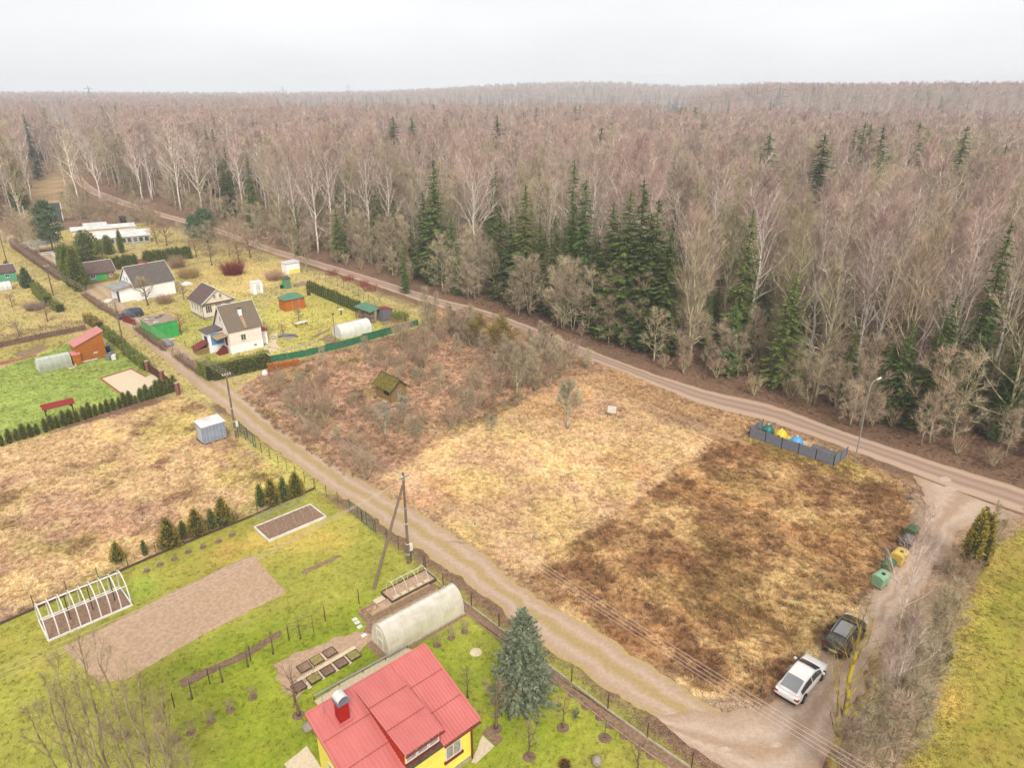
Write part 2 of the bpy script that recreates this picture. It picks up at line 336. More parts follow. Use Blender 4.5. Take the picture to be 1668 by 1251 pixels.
def zone_colour(x, y):
    n1 = fbm(x, y, 14, 1); n2 = fbm(x, y, 2.6, 2); n3 = fbm(x, y, 0.8, 3, 2)
    c = np.empty(x.shape + (3,)); c[:] = Z_FOREST
    rng = np.random.default_rng(5); J = rng.normal(0, .5, (5, 2))
    wx = (fbm(x, y, 3.0, 11, 3) - .5) * 2.4; wy = (fbm(x, y, 3.0, 12, 3) - .5) * 2.4
    for colr, poly, soft in ZONES:
        P = np.array(poly); b = (x > P[:, 0].min() - 4) & (x < P[:, 0].max() + 4) & (y > P[:, 1].min() - 4) & (y < P[:, 1].max() + 4)
        if not b.any(): continue
        xb, yb = x[b], y[b]; wgt = np.zeros(xb.shape)
        for j in J: wgt += inpoly(xb + wx[b] * soft * .6 + j[0] * soft, yb + wy[b] * soft * .6 + j[1] * soft, poly)
        wgt = (wgt / len(J))[:, None]; c[b] = c[b] * (1 - wgt) + np.array(colr) * wgt
    # patchiness: dead straw, moss green and brown weeds, by place
    straw = np.array(S(242, 204, 144)); moss = np.array(S(180, 170, 84)); brown = np.array(S(136, 94, 66)); rust = np.array(S(206, 144, 88)); mauve = np.array(S(194, 152, 130))
    def dens(poly, s):
        return inpoly(x, y, poly).astype(float) * s
    xm = x + (fbm(x, y, 5, 50, 3) - .5) * 6; ym = y + (fbm(x, y, 5, 51, 3) - .5) * 6
    fld = inpoly(xm, ym, ZONES[7][1]); plot = inpoly(xm, ym, ZONES[6][1]); left = inpoly(x, y, ZONES[9][1]); brush = inpoly(x, y, ZONES[5][1])
    dk = sm((fbm(x, y, 9, 21, 3) * .36 + fbm(x, y, 2.2, 27, 3) * .34 + fbm(x, y, .7, 34, 2) * .3 - .44) / .14) * .66 * fld; c += (brown - c) * dk[..., None]
    rs = sm((fbm(x, y, 7, 22) - .55) / .12) * (.25 * fld + .3 * plot); c += (rust - c) * rs[..., None]
    st = sm((fbm(x, y, 4, 23) - .5) / .16) * .65 * (fld | plot | left); c += (straw - c) * st[..., None]
    mv = sm((fbm(x, y, 5, 24) - .52) / .15) * (.6 * (left | brush) + .4 * plot); c += (mauve - c) * mv[..., None]
    ms = sm((fbm(x, y, 6, 25) - .55) / .14) * (.5 * (left | brush) + .16 * (plot | fld)); c += (moss - c) * ms[..., None]
    b2 = sm((fbm(x, y, 3, 26) - .6) / .12) * .7 * (left | brush); c += (np.array(S(146, 108, 84)) - c) * b2[..., None]
    lawn = inpoly(x, y, ZONES[12][1]) | inpoly(x, y, ZONES[16][1]) | inpoly(x, y, ZONES[18][1]) | inpoly(x, y, ZONES[0][1])
    yl = sm((fbm(x, y, 4.5, 28) * .6 + fbm(x, y, 1.1, 29) * .4 - .5) / .12) * .45 * lawn; c += (c * np.array([1.2, 1.08, 1.2]) - c) * yl[..., None]
    dg = sm((fbm(x, y, 3.5, 30) * .6 + fbm(x, y, .9, 31) * .4 - .53) / .1) * .42 * lawn; c += (c * np.array([.8, .9, .76]) - c) * dg[..., None]
    c *= (1 + .30 * (n1 - .5) + .42 * (n2 - .5) + .3 * (n3 - .5))[..., None]
    return np.clip(c, .01, .8)
def axis(spans):
    r = [spans[0][0]]
    for a, b, s in spans:
        n = max(1, int(round((b - a) / s))); r += list(a + (b - a) * (np.arange(n) + 1) / n)
    return np.array(r)
gx = axis([(-6000, -1600, 200), (-1600, -500, 50), (-500, -170, 10), (-170, -75, 1.2), (-75, 62, .42), (62, 130, 1.5), (130, 500, 12), (500, 1600, 50), (1600, 6000, 200)])
gy = axis([(-400, -60, 40), (-60, 18, 6), (18, 80, .36), (80, 135, .55), (135, 260, 1.4), (260, 500, 8), (500, 1500, 30), (1500, 7000, 150)])
X, Y = np.meshgrid(gx, gy); nx, ny = len(gx), len(gy)
Zt = terrain(X, Y); near = (np.hypot(X, Y) < 420)
gc = zone_colour(X.ravel(), Y.ravel())
V = np.stack([X.ravel(), Y.ravel(), Zt.ravel()], 1)
i = np.arange((ny - 1) * (nx - 1)); r_, c_ = i // (nx - 1), i % (nx - 1); a0 = r_ * nx + c_
F = np.stack([a0, a0 + 1, a0 + nx + 1, a0 + nx], 1)
def tint_material(name, scale, amt, rough=.95, bump=.4, kind='GEOMETRY', attr='tint'):
    m = bpy.data.materials.new(name); m.use_nodes = True; t = m.node_tree; b = t.nodes['Principled BSDF']
    b.inputs['Roughness'].default_value = rough; b.inputs['Specular IOR Level'].default_value = .12
    at = t.nodes.new('ShaderNodeAttribute'); at.attribute_name = attr; at.attribute_type = kind
    co = t.nodes.new('ShaderNodeNewGeometry')
    n1 = t.nodes.new('ShaderNodeTexNoise'); n1.inputs['Scale'].default_value = scale; n1.inputs['Detail'].default_value = 6; n1.inputs['Roughness'].default_value = .7
    n2 = t.nodes.new('ShaderNodeTexNoise'); n2.inputs['Scale'].default_value = scale * 4.3; n2.inputs['Detail'].default_value = 3
    for q in (n1, n2): t.links.new(co.outputs['Position'], q.inputs['Vector'])
    ad = t.nodes.new('ShaderNodeMath'); ad.operation = 'ADD'; t.links.new(n1.outputs['Fac'], ad.inputs[0]); t.links.new(n2.outputs['Fac'], ad.inputs[1])
    mr = t.nodes.new('ShaderNodeMapRange'); mr.inputs[1].default_value = .7; mr.inputs[2].default_value = 1.3; mr.inputs[3].default_value = 1 - amt; mr.inputs[4].default_value = 1 + amt
    t.links.new(ad.outputs[0], mr.inputs[0])
    mxf = t.nodes.new('ShaderNodeMix'); mxf.data_type = 'FLOAT'; mxf.inputs[2].default_value = 1.0; t.links.new(at.outputs['Alpha'], mxf.inputs[0]); t.links.new(mr.outputs[0], mxf.inputs[3])   # lawns are smoother than rough ground
    mu = t.nodes.new('ShaderNodeVectorMath'); mu.operation = 'SCALE'; t.links.new(at.outputs['Color'], mu.inputs[0]); t.links.new(mxf.outputs[0], mu.inputs['Scale'])
    t.links.new(mu.outputs[0], b.inputs['Base Color'])
    if bump:
        bp = t.nodes.new('ShaderNodeBump'); bp.inputs['Strength'].default_value = bump; bp.inputs['Distance'].default_value = .12
        t.links.new(ad.outputs[0], bp.inputs['Height']); t.links.new(bp.outputs[0], b.inputs['Normal'])
    return m
M['ground'] = tint_material('ground', 2.6, .85)
me = npmesh('ground', V, F, 'ground', smooth=True)
ca = me.color_attributes.new('tint', 'FLOAT_COLOR', 'POINT')
soft_ = inpoly(V[:, 0], V[:, 1], ZONES[12][1]) | inpoly(V[:, 0], V[:, 1], ZONES[16][1]) | inpoly(V[:, 0], V[:, 1], ZONES[19][1])
ca.data.foreach_set('color', np.concatenate([gc, np.where(soft_, .4, 1.0)[:, None]], 1).astype(np.float32).ravel())
go = bpy.data.objects.new('ground', me); col.objects.link(go); struct(go)

# ---------------------------------------------------------------- roads: ribbons with worn edges and wheel tracks
def polyres(pts, step):
    pts = [Vector((p[0], p[1], 0)) for p in pts]; out_ = []; 
    seg = [(pts[k + 1] - pts[k]).length for k in range(len(pts) - 1)]; L = sum(seg); n = max(2, int(L / step))
    # Catmull-Rom through the points, sampled by parameter
    P = [pts[0] * 2 - pts[1]] + pts + [pts[-1] * 2 - pts[-2]]; acc = 0
    for j in range(n + 1):
        d = L * j / n; k = 0; s_ = d
        while k < len(seg) - 1 and s_ > seg[k]: s_ -= seg[k]; k += 1
        t = s_ / max(seg[k], 1e-6); a, b, c, e = P[k], P[k + 1], P[k + 2], P[k + 3]
        out_.append(.5 * ((2 * b) + (c - a) * t + (2 * a - 5 * b + 4 * c - e) * t * t + (3 * b - a - 3 * c + e) * t ** 3))
    return out_
def road_material(name, base, track, centre, tracks, tw, edge, amt=.25, wob=.22):
    """colours across the road: tracks = list of positions 0..1 where wheels run; centre strip between; worn by noise"""
    m = bpy.data.materials.new(name); m.use_nodes = True; t = m.node_tree; b = t.nodes['Principled BSDF']
    b.inputs['Roughness'].default_value = .92; b.inputs['Specular IOR Level'].default_value = .15
    u = t.nodes.new('ShaderNodeUVMap'); sx = t.nodes.new('ShaderNodeSeparateXYZ'); t.links.new(u.outputs[0], sx.inputs[0])
    geo = t.nodes.new('ShaderNodeNewGeometry')
    def noise(s, d=5):
        q = t.nodes.new('ShaderNodeTexNoise'); q.inputs['Scale'].default_value = s; q.inputs['Detail'].default_value = d; t.links.new(geo.outputs['Position'], q.inputs['Vector']); return q.outputs['Fac']
    def math_(op, a, b_=None, c=None):
        q = t.nodes.new('ShaderNodeMath'); q.operation = op
        for k, z in enumerate((a, b_, c)):
            if z is None: continue
            if isinstance(z, (int, float)): q.inputs[k].default_value = z
            else: t.links.new(z, q.inputs[k])
        return q.outputs[0]
    nA, nB, nC = noise(.55), noise(3.5), noise(14, 3)
    x = math_('ADD', sx.outputs[0], math_('MULTIPLY', math_('SUBTRACT', nA, .5), wob))
    rp = t.nodes.new('ShaderNodeValToRGB'); cr = rp.color_ramp; cr.interpolation = 'EASE'
    stops = [(0, edge), (.10, base)]
    for k, tr in enumerate(tracks):
        stops += [(max(tr - tw, .12), base if k == 0 else centre), (tr, track), (min(tr + tw, .88), centre if k < len(tracks) - 1 else base)]
    stops += [(.90, base), (1, edge)]
    stops.sort(key=lambda q: q[0])
    while len(cr.elements) < len(stops): cr.elements.new(.5)
    for el, (p, cc) in zip(cr.elements, stops): el.position = p; el.color = (*cc, 1)
    t.links.new(x, rp.inputs[0])
    v = math_('ADD', math_('MULTIPLY', math_('SUBTRACT', nB, .5), amt * 2), math_('ADD', math_('MULTIPLY', math_('SUBTRACT', nC, .5), amt * 1.6), 1))
    mu = t.nodes.new('ShaderNodeVectorMath'); mu.operation = 'SCALE'; t.links.new(rp.outputs[0], mu.inputs[0]); t.links.new(v, mu.inputs['Scale'])
    t.links.new(mu.outputs[0], b.inputs['Base Color'])
    bp = t.nodes.new('ShaderNodeBump'); bp.inputs['Strength'].default_value = .35; bp.inputs['Distance'].default_value = .05
    t.links.new(math_('ADD', nB, nC), bp.inputs['Height']); t.links.new(bp.outputs[0], b.inputs['Normal'])
    return m
def ribbon(name, Lp, Rp, m, z, step=.6, jit=.25, nac=8, seed=1):
    n0 = polyres(Lp, step); n = len(n0); R0 = polyres(Rp, step); vs_ = []; fs = []; us = []
    for j in range(n):
        l = n0[j]; r = R0[min(len(R0) - 1, int(round(j * (len(R0) - 1) / (n - 1))))]
        d = (r - l); wd = d.length; d.normalize()
        nl = (float(fbm(np.array(l.x), np.array(l.y), 1.1, seed)) - .5) * 2 * jit; nr = (float(fbm(np.array(r.x), np.array(r.y), 1.1, seed + 7)) - .5) * 2 * jit
        l2 = l + d * nl; r2 = r + d * nr
        for k in range(nac + 1):
            t = k / nac; p = l2.lerp(r2, t); vs_.append((p.x, p.y, z + float(terrain(p.x, p.y)))); us.append((t, j * step / 10))
    for j in range(n - 1):
        for k in range(nac): q = j * (nac + 1) + k; fs.append((q, q + 1, q + nac + 2, q + nac + 1))
    me = npmesh(name, vs_, fs, m); uvl = me.uv_layers.new(name='UVMap'); li = np.empty(len(me.loops), np.int32); me.loops.foreach_get('vertex_index', li)
    uvl.data.foreach_set('uv', np.array(us, np.float32)[li].ravel())
    if me.polygons[0].normal.z < 0: me.flip_normals()
    o = bpy.data.objects.new(name, me); col.objects.link(o); return struct(o)
ROAD_UP = [(1900, 875), (1760, 828), (1668, 797), (1500, 745), (1374, 703), (1260, 661), (1142, 633), (1029, 596), (894, 543), (793, 506), (708, 484), (600, 450), (510, 423), (431, 399), (340, 367), (257, 344), (190, 321), (152, 305), (132, 284), (122, 255), (114, 220)]
ROAD_LO = [(1900, 925), (1760, 872), (1668, 838), (1560, 800), (1475, 767), (1394, 737), (1260, 690), (1142, 659), (1000, 601), (894, 563), (793, 522), (708, 498), (591, 459), (506, 432), (427, 407), (335, 373), (250, 350), (178, 327), (136, 308), (116, 284), (106, 252), (101, 220)]
M['road'] = road_material('road', S(204, 174, 150), S(168, 140, 122), S(190, 160, 138), [.30, .62], .15, S(186, 154, 124), .12, .07)
ribbon('forest_road', gp(*ROAD_UP), gp(*ROAD_LO), 'road', .02, step=.5, jit=.22, nac=10, seed=3)
LANE_R = [(1230, 1172), (1150, 1150), (1060, 1085), (960, 1022), (860, 962), (790, 905), (700, 845), (620, 800), (540, 750), (470, 700), (400, 645), (340, 600), (290, 560), (240, 522), (190, 482), (150, 448), (105, 415), (50, 388), (-20, 366)]
LANE_L = [(1150, 1225), (1110, 1196), (1020, 1140), (930, 1085), (850, 1020), (770, 958), (690, 900), (600, 838), (520, 785), (440, 727), (380, 680), (325, 636), (270, 590), (222, 548), (172, 505), (128, 468), (84, 432), (30, 402), (-40, 378)]
M['lane'] = road_material('lane', S(194, 164, 134), S(204, 176, 152), S(188, 160, 112), [.29, .73], .19, S(192, 168, 104), .26)
ribbon('garden_lane', gp(*LANE_L), gp(*LANE_R), 'lane', .016, step=.35, jit=.55, nac=10, seed=4)
SIDE_L = [(1060, 1160), (1170, 1160), (1262, 1145), (1335, 1068), (1425, 965), (1492, 872), (1508, 815), (1490, 775)]
SIDE_R = [(1120, 1215), (1290, 1300), (1380, 1180), (1432, 1060), (1498, 965), (1548, 895), (1582, 858), (1668, 842)]
M['side'] = road_material('side_lane', S(196, 168, 144), S(208, 182, 160), S(188, 158, 132), [.3, .66], .16, S(186, 154, 128), .26)
ribbon('side_lane', gp(*SIDE_L), gp(*SIDE_R), 'side', .024, step=.35, jit=.7, nac=10, seed=5)
def patch(name, px, m, z=.012, jit=.15, step=.5, dome=0, seed=3, world=None):
    P = world or gp(*px); rng = random.Random(seed); pts = []
    for k in range(len(P)):
        a, b = Vector(P[k]), Vector(P[(k + 1) % len(P)]); n = max(1, int((b - a).length / step))
        for j in range(n): q = a.lerp(b, j / n); pts.append((q.x + rng.uniform(-jit, jit), q.y + rng.uniform(-jit, jit)))
    c = Vector((sum(p[0] for p in pts) / len(pts), sum(p[1] for p in pts) / len(pts))); n = len(pts); vs_ = []; fs = []
    rings = [(1, 0), (.93, 1), (.6, 1), (.3, 1)]
    for s_, h in rings:
        for p in pts: vs_.append((c.x + (p[0] - c.x) * s_, c.y + (p[1] - c.y) * s_, z + dome * h))
    vs_.append((c.x, c.y, z + dome))
    for r in range(3):
        for k in range(n): fs.append((r * n + k, r * n + (k + 1) % n, (r + 1) * n + (k + 1) % n, (r + 1) * n + k))
    for k in range(n): fs.append((3 * n + k, 3 * n + (k + 1) % n, 4 * n))
    mb = MB(); mb.v = vs_; mb.f = fs; me = mb.mesh(name, m)
    if me.polygons[0].normal.z < 0: me.flip_normals()
    o = bpy.data.objects.new(name, me); col.objects.link(o); return struct(o)
patch('soil_plot', [(103, 1056), (280, 965), (400, 908), (415, 908), (466, 966), (330, 1035), (205, 1108), (160, 1112)], 'soil', dome=.05, jit=.07)
patch('soil_strip', [(490, 932), (553, 903), (556, 907), (494, 937)], 'soil_dark', dome=.03, jit=.1)
patch('soil_bed', [(446, 1085), (470, 1070), (540, 1042), (585, 1027), (610, 1040), (590, 1060), (520, 1100), (480, 1140), (460, 1130)], 'soil', dome=.02, jit=.2)
patch('old_bed', [(20, 578), (62, 560), (80, 566), (40, 584)], 'soil_dark', dome=.02, jit=.3)
patch('garden_path', [(0, 590), (60, 577), (60, 580), (0, 595)], 'red_brick_wall', jit=.1)
patch('paved_yard', [(164, 617), (214, 601), (238, 614), (248, 610), (287, 634), (205, 647)], 'paving_pale', z=.02, jit=0)
# ---------------------------------------------------------------- vegetation generators (numpy)
def unit(v): return v / np.maximum(np.linalg.norm(v, axis=-1, keepdims=True), 1e-9)
def cone(rng, D, amin, amax, n=None):
    """a random direction at amin..amax radians from each row of D"""
    r = unit(rng.normal(size=D.shape)); p = unit(np.cross(D, r)); a = rng.uniform(amin, amax, (len(D), 1))
    return D * np.cos(a) + p * np.sin(a)
def slivers(rng, P, D, L, W):
    s = unit(np.cross(D, unit(rng.normal(size=D.shape)))) * (W / 2)[:, None]
    v = np.stack([P - s, P + s, P + D * L[:, None]], 1).reshape(-1, 3)
    return v, np.arange(len(v)).reshape(-1, 3)
def tri_of(mb):
    f = []
    for q in mb.f:
        for k in range(1, len(q) - 1): f.append((q[0], q[k], q[k + 1]))
    return np.array(mb.v, float), np.array(f, np.int64)
def bare_tree(seed, H=24, r0=.2, cb=.4, spread=4., nl=26, asc=52, nsub=13, ntw=8, twl=1.0, tww=.03, sbw=.05, lean=.02, up=.35, stems=1, fan=0., limb_r=.35, low=.0):
    rng = np.random.default_rng(seed); mb = MB(); LP = []
    for st in range(stems):
        ld = rng.uniform(0, 6.28) if stems > 1 or lean else 0; la = lean + (fan * rng.uniform(.4, 1) if stems > 1 else 0)
        if stems > 1: ld = 6.28 * st / stems + rng.uniform(-.4, .4)
        h = H * (1 if st == 0 else rng.uniform(.7, 1)); n = 9; pts = []
        for k in range(n):
            t = k / (n - 1); off = la * h * t ** (.8 if stems > 1 else 1.2)
            pts.append(np.array([math.cos(ld) * off + rng.normal(0, .006 * h) * (k > 0), math.sin(ld) * off + rng.normal(0, .006 * h) * (k > 0), t * h]))
        rad = [r0 / math.sqrt(stems) * (1 - t) ** .8 + .018 for t in np.linspace(0, 1, n)]; rad[0] *= 1.25
        mb.tube(pts, rad, 7); pts = np.array(pts)
        az = rng.uniform(0, 6.28)
        ln = int(nl / (stems ** .5))
        for j in range(ln):
            q = (j + rng.uniform(0, 1)) / ln; t = cb + (0.97 - cb) * q
            if low and rng.uniform() < low: t = rng.uniform(.12, cb)
            k = t * (n - 1); k0 = min(int(k), n - 2); p = pts[k0] + (pts[k0 + 1] - pts[k0]) * (k - k0)
            az += 2.4 + rng.normal(0, .4); qq = max(0, (t - cb) / (1 - cb))
            L = spread * (1.0 - .72 * qq ** 1.4) * rng.uniform(.65, 1.15) * (1 if t >= cb else .55)
            el = math.radians(asc + 22 * qq + rng.normal(0, 7)) if t >= cb else math.radians(rng.uniform(0, 30))
            d = np.array([math.cos(az) * math.cos(el), math.sin(az) * math.cos(el), math.sin(el)]); pp = [p]
            for s_ in range(4):
                d = unit(d + np.array([0, 0, up * .35]) + rng.normal(0, .12, 3)); pp.append(pp[-1] + d * L / 4)
            lr = max(.02, rad[k0] * limb_r * 1.4)
            mb.tube(pp, [lr, lr * .85, lr * .68, lr * .48, .022] if H > 15 else [lr, lr * .72, lr * .5, lr * .3, .008], 4, cap=False); LP.append((np.array(pp), L))
        LP.append((pts[-4:], H * .3))
    P, D, L = [], [], []
    for pp, Ln in LP:
        m = nsub; t = rng.uniform(.18, 1, m) ** .8 * (len(pp) - 1); k = np.minimum(t.astype(int), len(pp) - 2); fr = (t - k)[:, None]
        P.append(pp[k] * (1 - fr) + pp[k + 1] * fr); D.append(unit(pp[k + 1] - pp[k])); L.append(np.full(m, min(Ln, spread) * .42) * (1.15 - .6 * t / (len(pp) - 1)))
    P = np.concatenate(P); D = np.concatenate(D); L = np.concatenate(L) * rng.uniform(.6, 1.25, len(P))
    D = unit(cone(rng, D, .45, 1.0) + np.array([0, 0, up]))
    v1, f1 = slivers(rng, P, D, L, np.full(len(P), sbw))
    Pt = np.repeat(P, ntw, 0); Dt = np.repeat(D, ntw, 0); Lt = np.repeat(L, ntw); s_ = rng.uniform(.15, 1, len(Pt))
    Pt = Pt + Dt * (Lt * s_)[:, None]; Dt = unit(cone(rng, Dt, .3, .95) + np.array([0, 0, up * .6]))
    v2, f2 = slivers(rng, Pt, Dt, twl * rng.uniform(.45, 1.2, len(Pt)), np.full(len(Pt), tww))
    tv, tf = tri_of(mb); return (np.concatenate([tv, v1]), np.concatenate([tf, f1 + len(tv)])), v2, f2
def spruce_tree(seed, H=23, R=3.2, base=.06, step=.5, nb=8, leaf=1.0, ns0=7):
    rng = np.random.default_rng(seed); mb = MB()
    mb.tube([(0, 0, 0), (0, 0, H * .5), (0, 0, H * .98)], [.2 * H / 23 + .03, .13 * H / 23, .02], 6)
    Vs = []; z = H * base
    while z < H * .985:
        q = 1 - z / H; rad = R * (q ** .62) * rng.uniform(.82, 1.1) * min(1, .55 + (z / H) * 3.5)
        for b in range(max(4, int(nb * min(1, .5 + q)))):
            a = rng.uniform(0, 6.28); rr = rad * rng.uniform(.55, 1.18); d = np.array([math.cos(a), math.sin(a), 0]); s2 = np.array([-d[1], d[0], 0])
            ns = max(3, int(ns0 * rr / 2.4 + 2)); t = np.linspace(.12, 1, ns) + rng.uniform(-.04, .04, ns); zz = z + rng.uniform(-.9, .9) * step + rr * (.16 * t - .52 * t ** 1.5 + .2 * t ** 4)
            C = d * (t * rr)[:, None]; C[:, 2] = zz
            for sg in (-1, 1):
                dr = unit(d * .75 + s2 * sg * rng.uniform(.5, .95, (ns, 1)) + np.array([0, 0, -.32]) + rng.normal(0, .15, (ns, 3)))
                L = (.20 + .36 * rr * (1.12 - t)) * leaf * rng.uniform(.7, 1.2, ns); wd = (.17 + .06 * rr) * leaf * rng.uniform(.7, 1.2, ns)
                sd_ = unit(np.cross(dr, np.array([0, 0, 1.0]) + rng.normal(0, .35, (ns, 3)))) * (wd / 2)[:, None]
                Vs.append(np.stack([C - sd_, C + sd_, C + dr * L[:, None]], 1).reshape(-1, 3))
            tip = C[-1]; Vs.append(np.array([tip - s2 * .12, tip + s2 * .12, tip + d * .35 * leaf + np.array([0, 0, .06])]))
        z += step * rng.uniform(.8, 1.2) * (.55 + .45 * q)
    Vs.append(np.array([[-.12, 0, H * .95], [.12, 0, H * .95], [0, 0, H * 1.02], [0, -.12, H * .95], [0, .12, H * .95], [0, 0, H * 1.02]]))
    v = np.concatenate(Vs); return mb, v, np.arange(len(v)).reshape(-1, 3)
def pine_tree(seed, H=12, R=3.0, cb=.35, n=46, clump=1.0):
    rng = np.random.default_rng(seed); mb = MB(); mb.tube([(0, 0, 0), (.1, 0, H * .5), (0, .1, H * .97)], [.22, .15, .03], 6); Vs = []
    for j in range(n):
        t = cb + (1 - cb) * (j + rng.uniform()) / n; a = j * 2.4 + rng.normal(0, .4); rr = R * (1 - ((t - cb) / (1 - cb)) ** 2.2) ** .6 * rng.uniform(.5, 1.05) * (.55 + .45 * min(1, (t - cb) * 4 + .3))
        e = np.array([math.cos(a) * rr, math.sin(a) * rr, t * H + rr * .25]); p0 = np.array([0, 0, t * H - .2])
        mb.tube([p0, (p0 + e) / 2, e], [.05, .035, .015], 3, cap=False)
        k = 46; c = p0 + (e - p0) * rng.uniform(.45, 1.05, (k, 1)) + rng.normal(0, .28 * clump, (k, 3)) * np.array([1, 1, .6])
        d = unit(rng.normal(size=(k, 3)) + np.array([0, 0, .7])); v, f = slivers(rng, c, d, rng.uniform(.3, .6, k) * clump, rng.uniform(.12, .24, k) * clump); Vs.append(v)
    v = np.concatenate(Vs); return mb, v, np.arange(len(v)).reshape(-1, 3)
def leafy(seed, prof, H, n, leaf, upb=.8, core=.72, sx=1, sy=1):
    """evergreen body of many small sprays round a dark core; prof(t)->radius"""
    rng = np.random.default_rng(seed); t = rng.uniform(0, 1, n * 3); rr = np.array([prof(q) for q in t]); keep = rng.uniform(0, max(rr), n * 3) < rr + .02
    t = t[keep][:n]; rr = rr[keep][:n]; a = rng.uniform(0, 6.283, len(t)); bump = 1 + .13 * np.sin(a * 3 + t * 9 + seed) + .08 * np.sin(a * 7 - t * 17 + seed)
    rr = rr * bump * rng.uniform(.72, 1.03, len(t)); P = np.stack([np.cos(a) * rr * sx, np.sin(a) * rr * sy, t * H], 1)
    D = unit(np.stack([np.cos(a) * .7, np.sin(a) * .7, np.full(len(t), upb)], 1) + rng.normal(0, .4, (len(t), 3)))
    v, f = slivers(rng, P, D, leaf * rng.uniform(.7, 1.4, len(t)), leaf * rng.uniform(.35, .7, len(t)))
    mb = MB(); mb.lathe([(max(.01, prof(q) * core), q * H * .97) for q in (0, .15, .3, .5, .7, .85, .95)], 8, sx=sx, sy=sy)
    cv, cf = tri_of(mb); return v, f, cv, cf
def mesh2(name, v1, f1, m1, v2, f2, m2):
    me = npmesh(name, np.concatenate([v1, v2]), np.concatenate([f1, f2 + len(v1)]), [m1, m2])
    mi = np.zeros(len(f1) + len(f2), np.int32); mi[len(f1):] = 1; me.polygons.foreach_set('material_index', mi); return me
def leafy_mesh(name, seed, prof, H, n, leaf, m, **kw):
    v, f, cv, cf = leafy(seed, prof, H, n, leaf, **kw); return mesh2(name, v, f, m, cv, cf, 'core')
class Kind:                                              # a tree kind: trunk and crown meshes in several shapes, and both joined for the distant wood
    def __init__(s, name, gens, tm, cm, joined=True):
        s.tr = []; s.cr = []; s.jo = []; s.H = []
        for k, (mb, v, f) in enumerate(gens):
            tv, tf = mb if isinstance(mb, tuple) else tri_of(mb)
            s.tr.append(npmesh(name + '_trunk', tv, tf, tm, smooth=True)); s.cr.append(npmesh(name + '_crown', v, f, cm)); s.H.append(max(tv[:, 2].max(), v[:, 2].max()))
            if joined: s.jo.append(mesh2(name + '_whole', tv, tf, tm, v, f, cm))
def plant(kind, k, name, label, cat, loc, rz=0, sc_=1.0, group=None, sxy=1.0):
    t = thing(name, label, cat, loc, rz, group, scale=(sc_ * sxy, sc_ * sxy, sc_)); part('trunk', kind.tr[k], t); part('crown', kind.cr[k], t); return t

BIRCH = Kind('birch', [bare_tree(10 + k, H=25, r0=.22, cb=.28 + .05 * (k % 3), spread=9.0 + .6 * (k % 2), nl=26 + k, asc=50 + 4 * (k % 3), nsub=15, ntw=8, twl=1.4, tww=.034, sbw=.065, lean=.015 + .015 * (k % 2), up=.26, low=.12, limb_r=.34) for k in range(6)], 'bark_birch', 'twig_birch')
ASPEN = Kind('aspen', [bare_tree(30 + k, H=22, r0=.22, cb=.2 + .07 * (k % 3), spread=7.8, nl=28, asc=40 + 5 * (k % 3), nsub=14, ntw=6, twl=1.4, tww=.034, sbw=.07, lean=.02, up=.34, low=.15, stems=1 + (k % 3 == 2), fan=.12, limb_r=.44) for k in range(6)], 'bark_aspen', 'twig_aspen')
EDGE = Kind('edge_tree', [bare_tree(40 + k, H=10, r0=.10, cb=.2, spread=4.0, nl=22, asc=26, nsub=12, ntw=7, twl=.9, tww=.03, sbw=.05, lean=.03, up=.25, low=.1, stems=1 + (k % 2), fan=.15) for k in range(4)], 'bark_aspen', 'twig_aspen')
SPRUCE = Kind('spruce', [spruce_tree(50 + k, H=23, R=3.4 + .5 * (k % 2)) for k in range(4)], 'bark_dark', 'spruce')
FBIRCH = Kind('far_birch', [bare_tree(70 + k, H=25, r0=.24, cb=.3, spread=9.0, nl=20, asc=52, nsub=9, ntw=5, twl=1.8, tww=.08, sbw=.13, up=.26, limb_r=.5) for k in range(4)], 'bark_birch', 'twig_birch')
FASPEN = Kind('far_aspen', [bare_tree(80 + k, H=22, r0=.22, cb=.25, spread=8.0, nl=20, asc=44, nsub=9, ntw=5, twl=1.8, tww=.08, sbw=.13, up=.3, limb_r=.5) for k in range(4)], 'bark_aspen', 'twig_aspen')
FSPRUCE = Kind('far_spruce', [spruce_tree(90 + k, H=25.5, R=3.2, step=1.0, nb=7, leaf=1.5, ns0=4) for k in range(3)], 'bark_dark', 'spruce_dark')
BUSH = Kind('bush', [bare_tree(100 + k, H=3.7, r0=.08, cb=.1, spread=2.4, nl=14, asc=34, nsub=7, ntw=6, twl=.6, tww=.02, sbw=.03, stems=6, fan=.5, up=.35) for k in range(5)], 'bark_aspen', 'twig_grey')
UNDER = Kind('sapling', [bare_tree(120 + k, H=7, r0=.06, cb=.15, spread=2.0, nl=24, asc=30, nsub=10, ntw=8, twl=.8, tww=.026, sbw=.04, up=.2, stems=1 + 2 * (k % 2), fan=.15) for k in range(4)], 'bark_aspen', 'twig_aspen')
FRUIT = Kind('fruit', [bare_tree(140 + k, H=4.2, r0=.09, cb=.3, spread=2.2, nl=11, asc=28, nsub=7, ntw=4, twl=.5, tww=.014, sbw=.024, up=.35, limb_r=.42) for k in range(4)], 'fruit_bark', 'twig_grey')

